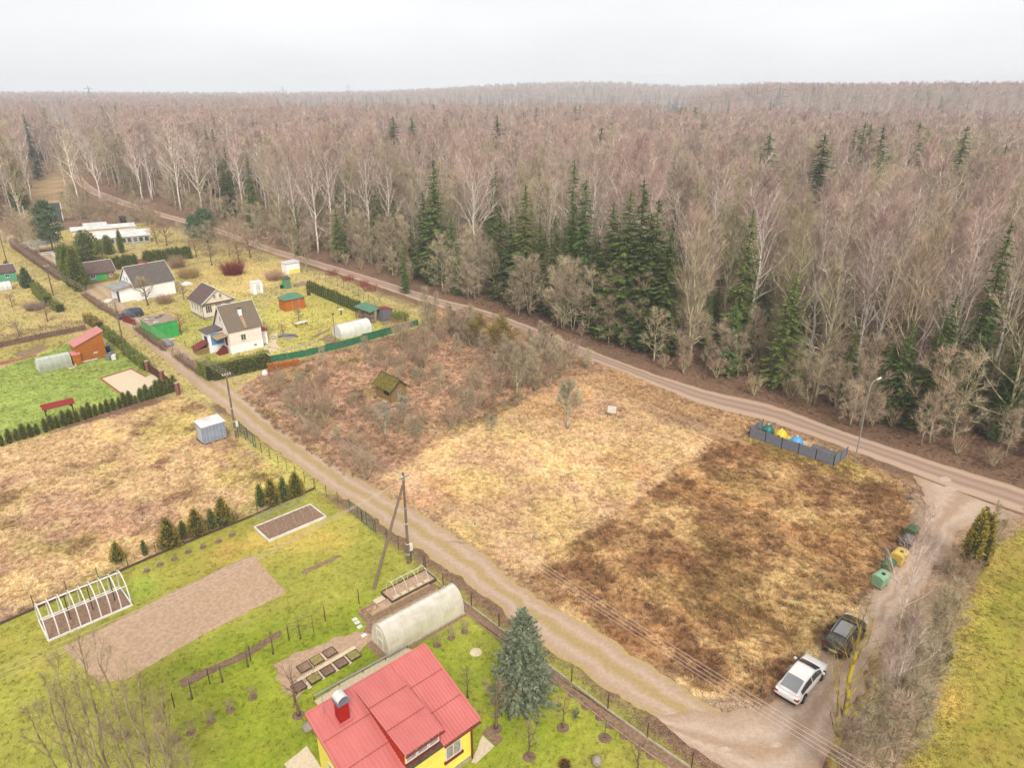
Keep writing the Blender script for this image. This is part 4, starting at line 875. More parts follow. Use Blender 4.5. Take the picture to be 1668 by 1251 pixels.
m.add([(1.25 + .34 * math.cos(a), yy, 6.2 + .3 * math.sin(a)) for yy in (3.6, 4.3) for a in [math.pi * k / 8 for k in range(9)]], [(k, k + 1, 10 + k, 9 + k) for k in range(8)]); m.build('cowl', 'white_paint', c)
MB().box(.8, 1.7, 3.5, 3.64, 4.62, 4.72).build('flashing', 'red_roof', c)
MB().tube([(7.43, -.08, .1), (7.43, -.08, 2.95)], .06, 8).build('downpipe', 'maroon', yh)
for xa, xb, z in ((-.4, 2.6, 3.02), (5.2, 7.9, 3.02), (2.6, 5.25, 4.28)): MB().tube([(xa, -.42, z), (xb, -.42, z)], .06, 8).build('gutter', 'maroon', yh)
for xx in (-.44, 7.86): MB().slab((xx, -.35, 3.19), (xx + .12, -.35, 3.19), (xx + .12, 5.2, 5.19), (xx, 5.2, 5.19), .16).build('verge_flashing', 'red_roof', yh)
MB().tube([(-.4, 5.22, 5.17), (7.9, 5.22, 5.17)], .06, 6).build('ridge_cap', 'red_roof', yh)
MB().tube([(.45, 4.6, 4.9), (.45, 4.6, 6.5)], .02, 5).build('antenna_mast', 'galv', yh); m = MB(); [m.tube([(.2 + .0, 4.6, z), (.7, 4.6, z)], .01, 4) for z in (6.1, 6.25, 6.4)]; m.build('antenna_bars', 'galv', yh)
m = MB(); [m.tube([(-.6, y_, .35), (-.6, y_, 1.2)], .02, 5) for y_ in (.9, 1.5, 2.1)]; m.tube([(-.6, .9, 1.2), (-.6, 2.1, 1.2)], .02, 5); m.build('handrail', 'post_dark', yh)
B(-.75, -.02, .8, 2.2, 0, .33).build('door_step', 'concrete', yh)
patch('house_paving', [(512, 1143), (560, 1112), (640, 1068), (664, 1056), (690, 1072), (600, 1130), (530, 1162)], 'paving_pale', z=.03, jit=.02)
patch('patio', [(463, 1246), (500, 1216), (530, 1262), (490, 1290)], 'paving_pale', z=.03, jit=.02)
patch('corner_pad', [(768, 1243), (786, 1199), (805, 1217), (775, 1246)], 'paving_pale', z=.03, jit=.02)
patch('corner_bed', [(786, 1196), (795, 1184), (822, 1205), (808, 1217)], 'soil_dark', z=.03, jit=.06)
a, b = g(512, 1141), g(664, 1057); p = thing('drain_pipe', 'long pale drain pipe lying along the paving behind the yellow house', 'pipe', a); m = MB().tube([(0, 0, .35), (b.x - a.x, b.y - a.y, .35)], .07, 8); m.build('pipe', 'galv', p)
m = MB(); [m.tube([((b.x - a.x) * k, (b.y - a.y) * k, 0), ((b.x - a.x) * k, (b.y - a.y) * k, .3)], .03, 5) for k in (0, .25, .5, .75, 1)]; m.build('stand', 'dark_metal', p)
p = g(503, 1188); q = leafy_mesh('boulder_mesh', 3, lambda t: .1, .1, 3, .02, 'stone'); m = MB().lathe([(.3, 0), (.42, .15), (.36, .34), (.15, .46)], 9); solo('boulder', m.mesh('boulder', 'stone', True), 'pale round boulder beside the left corner of the yellow house', 'boulder', p)

# ---------------------------------------------------------------- foreground garden
tunnel('polycarbonate_greenhouse', 'shiny translucent arched greenhouse behind the yellow house', g(634, 1071), 6.9, 2.25, 2.15, 'poly_clear', 'poly_white', nseg=10, rz=HA, ribr=.02)
patch('greenhouse_floor', None, 'soil_dark', z=.015, jit=.02, world=[tuple((g(634, 1071) + Matrix.Rotation(HA, 3, 'Z') @ Vector(q))[:2]) for q in ((-.6, -.3, 0), (7.2, -.3, 0), (7.2, 2.3, 0), (-.6, 2.3, 0))])
n0 = g(639, 985); hb = framed_bed('hooped_bed', 'dark timber bed with four white hoops below the strutted pole', n0, 4.4, 1.7, .28, 'dark_board', 'soil', rz=HA)
for k in range(4):
    x_ = .5 + k * 1.05; MB().tube([(x_, .85 + .8 * math.cos(a), .2 + 1.25 * math.sin(a)) for a in [math.pi * j / 12 for j in range(13)]], .025, 5).build('hoop', 'white_paint', hb)
MB().tube([(.5, .85, 1.45), (3.65, .85, 1.45)], .022, 5).build('hoop_bar', 'white_paint', hb)
for k in range(5): B(.4 + k * .75, .4 + k * .75 + .5, .22, .5, .2, .245).build('slab', 'paving_pale', hb)
for k, (pt, lx, ly, ed, fl, lab) in enumerate([((606, 1006), 5.6, .95, 'board', 'soil', 'long timber edged bed beside the hooped bed'), ((613, 1024), 6.2, .6, 'board', 'soil', 'narrow timber edged bed nearest the greenhouse'), ((592, 1006), 1.5, .8, 'board', 'soil_dark', 'short dark bed at the left end of the long beds')]):
    framed_bed('garden_bed', lab, g(*pt), lx, ly, .16, ed, fl, rz=HA)
sp_ = thing('stepping_stones', 'white stepping slabs at the left ends of the long beds', 'slabs', g(584, 1020), HA)
for k, pt in enumerate([(578, 1010), (582, 1015), (586, 1022), (593, 1036)]):
    q = Matrix.Rotation(-HA, 3, 'Z') @ (g(*pt) - g(584, 1020)); B(q.x - .2, q.x + .2, q.y - .16, q.y + .16, 0, .05).build('slab', 'white_paint', sp_)
solo('paving_slab', B(-.45, .45, -.4, .4, 0, .06).mesh('paving_slab', 'paving_pale'), 'pale square slab at the left corner of the hooped bed', 'slab', g(619, 979), HA)
LB = [((496, 1089), 'soil_dark', 'soil filled', 'back row left'), ((516, 1077.6), 'veg', 'leafy', 'back row middle'), ((537.5, 1065), 'soil_dark', 'bare soil', 'back row right'), ((512, 1107), 'veg', 'sparse green', 'front row left'), ((534, 1094.6), 'mulch', 'mulched', 'front row second'), ((555.6, 1082), 'mulch', 'mulched', 'front row third'), ((576, 1069.6), 'veg', 'leafy', 'front row right end'), ((487, 1121), 'mulch', 'mulched', 'nearest the bare fruit tree')]
for pt, fl, a_, b_ in LB:
    c0 = g(*pt) - Matrix.Rotation(HA, 3, 'Z') @ Vector((.44, .42, 0)); framed_bed('square_bed', 'small square %s bed among white slabs, %s' % (a_, b_), c0, .88, .84, .14, 'dark_board', fl, rz=HA, wd=.05, grow=.05 if fl == 'veg' else 0)
sl_ = thing('slab_path', 'white slab path between the small square beds', 'path', g(534, 1080), HA)
def slab_at(pt, a, b):
    q = Matrix.Rotation(-HA, 3, 'Z') @ (g(*pt) - g(534, 1080)); B(q.x - a, q.x + a, q.y - b, q.y + b, 0, .05 + .005 * random.random()).build('slab', 'paving_pale', sl_)
for k in range(8): t_ = k / 7; slab_at((492 + 80 * t_, 1106 - 47 * t_), .36, .15)
for pt in ((506, 1083), (527, 1071), (501, 1117), (523, 1102), (545, 1089), (566, 1077)): slab_at(pt, .14, .42)
patch('vegetable_ground', [(584, 1002), (612, 984), (642, 984), (702, 949), (724, 962), (640, 1010), (612, 1052), (590, 1036), (598, 1018)], 'soil_dark', z=.012, jit=.08)
# plots and strips of the lawn
patch('mulch_strip', [(291, 1110), (400, 1062), (455, 1029), (460, 1035), (405, 1070), (296, 1122)], 'mulch', z=.02, dome=.04, jit=.06)
rows = [[(585, 984), (530, 1012.6), (471, 1044)], [(408.7, 1077.6), (342, 1115), (284.6, 1154), (268, 1153)]]
k = 0
for rw in rows:
    for pt in rw:
        h = hgt(pt[0], pt[1], pt[1] - 24); k += 1
        solo('trellis_post', MB().tube([(0, 0, 0), (0, 0, max(1.0, h))], .035, 6).mesh('trellis_post', 'post_rust' if k < 4 else 'post_dark'), 'thin upright trellis post standing in the lawn beside the vine strip', 'post', g(*pt), 0, 'trellis posts in the lawn')
VINE = Kind('vine', [bare_tree(200 + k, H=1.5, r0=.05, cb=.75, spread=1.0, nl=5, asc=5, nsub=5, ntw=3, twl=.25, tww=.014, sbw=.02, up=.1) for k in range(2)], 'bark_dark', 'twig_grey', False)
for k, pt in enumerate([(489.6, 1041), (445, 1066), (404, 1086.7), (362.5, 1111.7), (313, 1139)]):
    plant(VINE, k % 2, 'grape_vine', 'bare knotty vine stem beside the mulch strip, %s from the left' % ('fifth', 'fourth', 'third', 'second', 'first')[k], 'vine', g(*pt), k, 1.0, 'bare vines along the mulch strip')
tr = thing('vine_wire', 'bent wire trellis arch at the right end of the vine row', 'trellis', g(471, 1044)); b = g(511, 1031) - g(471, 1044)
MB().tube([(0, 0, 0), (0, 0, 1.5), (b.x, b.y, 1.6), (b.x, b.y, 0)], .02, 5).build('wire', 'post_dark', tr); MB().tube([(0, 0, .9), (b.x, b.y, 1.0)], .012, 4).build('cross_wire', 'post_dark', tr)
def ring_bush(pt, s_, lab, grp, K=None, k=0):
    t = thing('berry_bush', lab, 'bush', g(*pt), k * 1.3, grp); K = K or BUSH
    MB().lathe([(.32, 0), (.3, .03), (.14, .05)], 10).build('mulch_ring', 'mulch', t)
    for nm, me_ in (('stems', K.tr[k % 5]), ('twigs', K.cr[k % 5])): o = part(nm, me_, t); o.scale = (s_, s_, s_)
for k, pt in enumerate([(412, 1137), (375, 1158), (344, 1176), (311, 1194), (288, 1206), (256, 1172), (206, 1200)]): ring_bush(pt, .22, 'small bare berry bush in a mulch ring on the lower lawn', 'berry bushes on the lower lawn', k=k)
for k, pt in enumerate([(239, 931), (261, 921), (284, 911.6), (307, 900), (331, 892), (356, 882.5), (378, 872.5)]): ring_bush(pt, .13, 'tiny berry bush in a row along the wire fence above the soil plot', 'tiny bushes along the fence', k=k)
for k, pt in enumerate([(712, 1052), (735, 1040), (757, 1030)]): ring_bush(pt, .28, 'brown dormant bush in the row beside the shiny greenhouse', 'brown bushes beside the greenhouse', k=k)
def fruit(pt, top, lab, k=0, mulch=True, K=FRUIT, wide=1.0, grp=None, nm='fruit_tree', cat='fruit tree'):
    h = hgt(pt[0], pt[1], top); s_ = h / K.H[k % len(K.H)]; t = thing(nm, lab, cat, g(*pt), k * 2.1, grp)
    for q, me_ in (('trunk', K.tr[k % len(K.tr)]), ('crown', K.cr[k % len(K.tr)])): o = part(q, me_, t); o.scale = (s_ * wide, s_ * wide, s_)
    if mulch: MB().lathe([(.42, 0), (.38, .03), (.12, .05)], 12).build('mulch_ring', 'mulch', t)
    return t
fruit((486, 1166), 1082, 'dark bare fruit tree beside the chimney end of the yellow house', 0, wide=1.25)
fruit((808, 1188), 1102, 'bare fruit tree with a painted trunk in front of the blue spruce', 1, wide=1.1)
fruit((762, 1137), 1083, 'slender bare sapling on the lawn right of the greenhouse', 2, False)
fruit((862, 1234), 1170, 'bare spreading fruit tree nearest the right corner of the yellow house', 3)
fruit((917, 1186), 1128, 'young bare tree in a pale mulch ring beside the spiky plant', 1)
fruit((985, 1203), 1168, 'thin brown shrub on the lawn near the soil edging', 2, wide=1.2)
fruit((1038, 1262), 1200, 'bare fruit tree at the bottom edge by the soil edging', 0)
MB().lathe([(.4, 0), (.36, .03), (.1, .04)], 12); solo('mulch_patch', MB().lathe([(.45, 0), (.4, .03), (.1, .05)], 14).mesh('mulch_patch', 'paving_pale'), 'pale round patch on the lawn between greenhouse and spruce', 'patch', g(775, 1063))
yu = MB(); rg = random.Random(3)
for k in range(26):
    a = rg.uniform(0, 6.28); e = rg.uniform(.3, 1.3); d_ = Vector((math.cos(a) * math.cos(e), math.sin(a) * math.cos(e), math.sin(e))) * rg.uniform(.45, .7); s_ = Vector((-math.sin(a), math.cos(a), 0)) * .03
    yu.add([s_ * .6, -s_ * .6, d_ * .6 - s_, d_ * .6 + s_, d_ + Vector((0, 0, -.06))], [(0, 1, 2, 3), (3, 2, 4)])
solo('yucca_plant', yu.mesh('yucca', 'blue_spruce'), 'small spiky grey-green yucca on the lawn by the lane', 'plant', g(938, 1168))
solo('rock', MB().lathe([(.25, 0), (.34, .2), (.3, .5), (.12, .66)], 8).mesh('rock', 'stone', True), 'mossy upright stone on the lawn at the bottom edge', 'rock', g(972, 1246))
solo('dark_shrub', leafy_mesh('dark_shrub', 9, lambda t: .42 * math.sqrt(max(.02, 1 - t)), .5, 160, .12, 'maroon'), 'small dark red shrub on the lawn at the bottom edge', 'shrub', g(920, 1250))
BS = Kind('blue_spruce', [spruce_tree(301, H=7.6, R=2.5, base=.02, step=.2, nb=16, leaf=.6, ns0=11)], 'bark_dark', 'blue_spruce', False)
plant(BS, 0, 'blue_spruce', 'blue-green spruce standing alone on the lawn right of the yellow house', 'spruce tree', g(850, 1140), 0, 1.0)
# white tunnel frame with soil, white framed bed with thin hoops
tf = tunnel('greenhouse_frame', 'bare white arched greenhouse frame over soil at the lower left', g(80, 1045), 5.8, 3.0, 2.4, None, 'white_paint', nseg=8, cover=False, ends=False, base='white_paint', ribr=.05, purlins=(.25, .5, .75))
B(.05, 5.75, .05, 2.95, .01, .06).build('soil', 'soil_dark', tf)
for x_ in (1.8, 3.4, 5.0): MB().tube([(x_, 1.5, 0), (x_, 1.5, 2.3)], .04, 5).build('inner_post', 'post_dark', tf)
wb = framed_bed('white_framed_bed', 'white bordered soil bed with thin hoops by the lane fence', g(438, 884), 5.9, 3.1, .22, 'white_paint', 'soil_dark', wd=.12)
for k in range(7):
    x_ = .25 + k * .9; MB().tube([(x_, 1.2 + .0 + 2.2 * math.cos(a) * .85 + 1.0, .1 + 1.5 * math.sin(a)) for a in [math.pi * j / 12 for j in range(13)]], .016, 4).build('hoop', 'galv', wb)
for y_, z_ in ((2.2, 1.6), (3.3, 1.2), (4.05, .2)): MB().tube([(.25, y_, z_), (5.65, y_, z_)], .018, 4).build('hoop_bar', 'galv', wb)
# garden fences along field and lane
wire_fence('wire_fence', 'long wire fence with dark footing between brown field and lower lawn', gp((-60, 1046), (0, 1018), (255, 905), (420, 838), (512, 797)), 1.3, 2.3, strip='dark_board')
wire_fence('wire_fence', 'wire fence between the brown left field and the garden lane', gp((388, 708), (440, 748), (512, 797)), 1.25, 1.9)
wire_fence('wire_fence', 'wire fence between the lower lawn and the lane, left of the strutted pole', gp((514, 799), (570, 832), (612, 868), (690, 926)), 1.35, 1.9)
for pts, lab in ((((570, 834), (590, 850), (609, 866)), 'green framed gate panels in the lane fence by the lower lawn'), (((391, 703), (404, 715), (417, 729)), 'green framed gate panels beside the grey metal shed')):
    P = [g(*q) for q in pts]; t = thing('garden_gate', lab, 'gate', P[0])
    for a, b in zip(P[:-1], P[1:]):
        a2, b2 = a - P[0], b - P[0]; u3 = Vector((0, 0, 1)); fr = MB()
        for z in (.06, 1.3): fr.tube([a2 + u3 * z, b2 + u3 * z], .03, 5)
        for q in (a2, b2): fr.tube([q, q + u3 * 1.4], .04, 5)
        lf = fr.build('gate_leaf', 'green_net', t); w_ = MB()
        for k in range(1, 12): q = a2.lerp(b2, k / 12); w_.tube([q + u3 * .06, q + u3 * 1.3], .006, 3)
        w_.build('gate_mesh', 'green_net', lf)
LP_ = [(693, 928), (722, 956), (768, 990), (813, 1024), (880, 1075), (931, 1114), (990, 1158), (1054, 1205), (1126, 1254)]
wire_fence('lane_fence', 'rusty posts with low pale kerb along the lane, right of the yellow house', gp(*LP_), 1.35, 3.2, post='post_rust', strip='concrete', net=False, rows=2, pr=.045)
P = [g(*q) for q in LP_[1:]]; off = Matrix.Rotation(HA, 3, 'Z') @ Vector((-.85, 0, 0))
patch('edge_bed', None, 'soil_dark', z=.02, jit=.05, world=[tuple(p[:2]) for p in P] + [tuple((p + off)[:2]) for p in reversed(P)])
e = thing('bed_edging', 'pale board edging along the soil strip by the lane', 'edging', P[0] + off); m = MB()
for a, b in zip(P[:-1], P[1:]): MB().tube([a - P[0] + Vector((0, 0, .08)), b - P[0] + Vector((0, 0, .08))], .055, 4).build('board', 'board', e)
for k, pt in enumerate([(906, 1110), (940, 1132), (962, 1152), (985, 1170), (1003, 1183), (1025, 1200), (1050, 1218), (1068, 1232)]): ring_bush((pt[0] - 8, pt[1]), .06, 'tiny brown plant in the soil strip by the lane', 'plants in the soil strip', k=k)
# ---------------------------------------------------------------- poles, cables, street lamp
def pole(name, label, px, top, strut=None, box=None, z_arm=.35, extra=True):
    p = g(*px); h = hgt(px[0], px[1], top); t = thing(name, label, 'utility pole', p, A)
    MB().tube([(0, 0, 0), (0, 0, h)], [.14, .09], 8).build('shaft', 'wood_pole', t)
    ar = B(-.5, .5, -.16, -.06, h - .45, h - .35).build('crossarm', 'galv', t); ends = []
    for x_ in (-.44, -.16, .16, .44):
        MB().lathe([(.03, 0), (.07, .05), (.06, .14), (.02, .18)], 6, c=(x_, -.11, h - .35)).build('insulator', 'white_paint', ar)
        ends.append(p + Matrix.Rotation(A, 3, 'Z') @ Vector((x_, -.11, h - .18)))
    if extra: MB().tube([(0, 0, h * .62), (0, 0, h * .63)], .15, 8).build('band', 'galv', t)
    if strut:
        q = Matrix.Rotation(-A, 3, 'Z') @ (g(*strut) - p); MB().tube([(q.x, q.y, 0), (0, .14, h * .86)], [.14, .10], 8).build('strut', 'wood_pole', t)
    if box:
        c_ = B(.12, .42, -.15, .12, box, box + .65).build('meter_box', 'white_paint', t); MB().tube([(.27, 0, 0), (.27, 0, box)], .03, 5).build('conduit', 'dark_metal', c_)
        for z in (box - .3, box + .75, h * .45): MB().tube([(0, 0, z), (0, 0, z + .05)], .172, 8).build('band', 'white_paint', t)
    return t, p, h, ends
pA = pole('utility_pole', 'wooden pole with a slanting strut and white meter box beside the lane', (666, 918), 770, strut=(609, 960), box=1.25)
p2 = pole('utility_pole', 'wooden pole beside the lane near the grey metal shed', (385, 713), 605, box=1.4)
p3 = pole('utility_pole', 'dark wooden pole beside the clipped hedge and brown shed', (204, 573), 492)
p4 = pole('utility_pole', 'wooden pole on the left verge of the far lane, before the big thujas', (87, 481), 430)
p5 = pole('utility_pole', 'farthest wooden pole at the left edge of the picture', (11, 426), 374)
def cable(a, b, sag, lab, grp):
    t = []; n = 14; o = Vector(a)
    for k in range(n + 1): s_ = k / n; q = Vector(a).lerp(Vector(b), s_); q.z -= sag * 4 * s_ * (1 - s_); t.append(q - o)
    solo('power_cable', MB().tube(t, .016, 4, cap=False).mesh('power_cable', 'wire'), lab, 'cable', o, 0, grp)
def span(e1, e2, sag, lab, grp):
    for a, b in zip(e1, e2): cable(a, b, sag, lab, grp)
span(pA[3], p2[3], .5, 'thin overhead cable between the strutted pole and the pole by the grey shed', 'cables between the two nearest poles')
span(p2[3], p3[3], .5, 'thin overhead cable between the poles by the grey and brown sheds', 'cables over the middle lane')
span(p3[3], p4[3], .5, 'thin overhead cable running past the green garage to the far pole', 'cables over the far lane')
span(p4[3], p5[3], .4, 'thin overhead cable between the two farthest lane poles', 'cables between the farthest poles')
dv = (pA[1] - p2[1]); nxt = [e_ + dv * 1.7 + Vector((0, 0, -.6)) for e_ in pA[3]]
span(pA[3], nxt, .9, 'thin overhead cable running from the strutted pole to the lower right', 'cables towards the lower right')
l3 = g(-160, 1170, 7.0)
for k in range(3): cable(pA[3][k] + Vector((0, 0, -.4)), l3 + Vector((-.5 + k * .5, .9 - k * .45, 0)), .8, 'thin overhead cable from the strutted pole across the soil plot', 'cables across the soil plot')
lp = g(1392, 753); hl = hgt(1392, 753, 622); t = thing('street_lamp', 'tall thin grey street lamp with bent arm beside the forest road', 'street lamp', lp, math.radians(35))
MB().tube([(0, 0, 0), (0, 0, hl * .5), (0, 0, hl * .9), (.18, 0, hl * .965), (.55, 0, hl * .99), (1.3, 0, hl)], [.085, .065, .05, .045, .04, .04], 8).build('post', 'galv', t)
MB().add([(1.2, -.12, hl - .04), (1.95, -.1, hl + .02), (1.95, .1, hl + .02), (1.2, .12, hl - .04), (1.2, -.08, hl + .08), (1.9, -.06, hl + .1), (1.9, .06, hl + .1), (1.2, .08, hl + .08)], [(3, 2, 1, 0), (4, 5, 6, 7), (0, 1, 5, 4), (1, 2, 6, 5), (2, 3, 7, 6), (3, 0, 4, 7)]).build('lamp_head', 'white_paint', t)

# ---------------------------------------------------------------- waste enclosure and containers
P0, P1, P2, PL = g(1220, 713), g(1357, 760), g(1378, 746), g(1241, 700)
en = thing('waste_enclosure', 'dark grey panel fence round the recycling domes beside the road', 'fence', P1)
def panel_run(a, b, n, h=1.4):
    for k in range(n):
        p, q = a.lerp(b, k / n) - P1, a.lerp(b, (k + 1) / n) - P1; e_ = (q - p).normalized(); s_ = Vector((-e_.y, e_.x, 0)) * .025
        pn = thing('fence_panel', None, None, p); pn.parent = en; d_ = q - p
        for r_ in range(4):
            z0 = .06 + r_ * (h - .06) / 4; z1 = .06 + (r_ + 1) * (h - .06) / 4 - .02; A_ = Vector(e_) * .05; C_ = d_ - e_ * .05
            MB().add([A_ - s_, C_ - s_, C_ + s_, A_ + s_] and [v + Vector((0, 0, z)) for z in (z0, z1) for v in (A_ - s_, C_ - s_, C_ + s_, A_ + s_)], [(3, 2, 1, 0), (4, 5, 6, 7), (0, 1, 5, 4), (1, 2, 6, 5), (2, 3, 7, 6), (3, 0, 4, 7)]).build('board', 'slate_panel', pn)
        MB().tube([p, p + Vector((0, 0, h + .05))], .05, 4).build('post', 'dark_metal', en)
    q = b - P1; MB().tube([q, q + Vector((0, 0, h + .05))], .05, 4).build('post', 'dark_metal', en)
panel_run(P0, P1, 5); panel_run(P1, P2, 2); panel_run(PL, P0, 2)
patch('enclosure_pad', None, 'paving_pale', z=.03, jit=0, world=[tuple(q[:2]) for q in (P0, P1, P2 + (P2 - P1) * .25, PL + (PL - P0) * .25)])
def igloo(pt, m, lab, r=.78, h=1.75):
    p = g(pt[0], pt[1], h); t = thing('recycling_dome', lab, 'recycling container', (p.x, p.y, .03), A)
    MB().lathe([(r * .86, 0), (r * .97, .2), (r, .6), (r * .96, .95), (r * .82, 1.3), (r * .55, 1.58), (r * .25, h - .04), (.05, h)], 20).build('shell', m, t, smooth=True)
    MB().lathe([(.1, h - .02), (.12, h + .06), (.05, h + .12)], 8).build('lifting_eye', 'white_paint', t)
    for a in (0, math.pi): MB().lathe([(.16, 0), (.15, .06)], 10, c=(math.cos(a) * r * .86, math.sin(a) * r * .86, 1.15)).build('slot', 'dark_metal', t)
    MB().lathe([(r * .9, 0), (r * .9, .05)], 16).build('foot_ring', 'dark_metal', t)
igloo((1252, 692), 'bin_green', 'dark green recycling dome at the left end of the grey enclosure'); igloo((1274, 700), 'bin_yellow', 'yellow recycling dome in the middle of the grey enclosure'); igloo((1299, 711), 'bin_blue', 'light blue recycling dome in the grey enclosure')
def bin4(p, rz, m, lab, s=1.0, lid=None, nm='waste_container', kind=0):
    t = thing(nm, lab, 'waste container', p, rz); w0, w1, d0, d1, h = .56 * s, .66 * s, .40 * s, .50 * s, 1.05 * s
    MB().add([(-w0, -d0, .15), (w0, -d0, .15), (w0, d0, .15), (-w0, d0, .15), (-w1, -d1, h), (w1, -d1, h), (w1, d1, h), (-w1, d1, h)], [(3, 2, 1, 0), (4, 5, 6, 7), (0, 1, 5, 4), (1, 2, 6, 5), (2, 3, 7, 6), (3, 0, 4, 7)]).build('body', m, t)
    v = []
    n = 7
    for x_ in (-w1 - .03, w1 + .03):
        for k in range(n): a = math.pi * k / (n - 1); v.append((x_, -math.cos(a) * (d1 + .03), h + .02 + math.sin(a) * .26 * s))
    MB().add(v, [(k, k + 1, n + k + 1, n + k) for k in range(n - 1)] + [tuple(range(n - 1, -1, -1)), tuple(range(n, 2 * n))]).build('lid', lid or m, t, smooth=False)
    B(-w1 - .05, w1 + .05, -d1 - .04, -d1 + .02, h - .07, h).build('rim_bar', lid or m, t)
    if kind: 
        l_ = MB().lathe([(.17, 0), (.16, .05)], 12, c=(0, -.12, h + .26 * s)); l_.build('opening', 'dark_metal', t)
    for x_ in (-w0 + .08, w0 - .08):
        for y_ in (-d0 + .08, d0 - .08): MB().tube([(x_ - .03, y_, .09), (x_ + .03, y_, .09)], .09, 8).build('wheel', 'tyre', t)
bin4(g(1331, 744), A - math.pi / 2, 'bin_grey', 'grey wheeled bin in the enclosure, next to the blue dome'); bin4(g(1350, 752), A - math.pi / 2, 'bin_grey', 'grey wheeled bin at the right end of the enclosure')
BZ = math.radians(40)
bin4(g(1483, 876), BZ, 'bin_olive', 'olive green waste container, farthest of the row on the side lane', .88, 'bin_moss'); bin4(g(1475, 893), BZ + .1, 'dark_metal', 'dark grey waste container between the green and yellow ones', .88, 'bin_grey')
bin4(g(1462, 918), BZ, 'bin_straw', 'yellow container with a round opening on the side lane', .98, None, kind=1); bin4(g(1444, 934), BZ + .15, 'bin_moss', 'dark mossy green container behind the pale green one', .92); bin4(g(1432, 955), BZ - .1, 'bin_mint', 'pale green container, nearest of the row on the side lane', .98, None, kind=1)
# sale sign in the plot
p = g(996, 682); hs_ = hgt(996, 682, 661); t = thing('sign_board', 'white blank sign board on two thin legs in the dry plot', 'sign', p, math.radians(-12))
B(-.55, .55, -.02, .02, hs_ * .45, hs_).build('board', 'white_paint', t); fr = MB()
for q in ((-.58, -.55, hs_ * .43, hs_ + .02), (.55, .58, hs_ * .43, hs_ + .02)): fr.box(q[0], q[1], -.03, .03, q[2], q[3])
fr.box(-.55, .55, -.03, .03, hs_, hs_ + .03); fr.build('frame', 'maroon', t)
for x_ in (-.5, .5): MB().tube([(x_, .03, 0), (x_, .03, hs_ * .5)], .025, 5).build('leg', 'wood_pole', t)

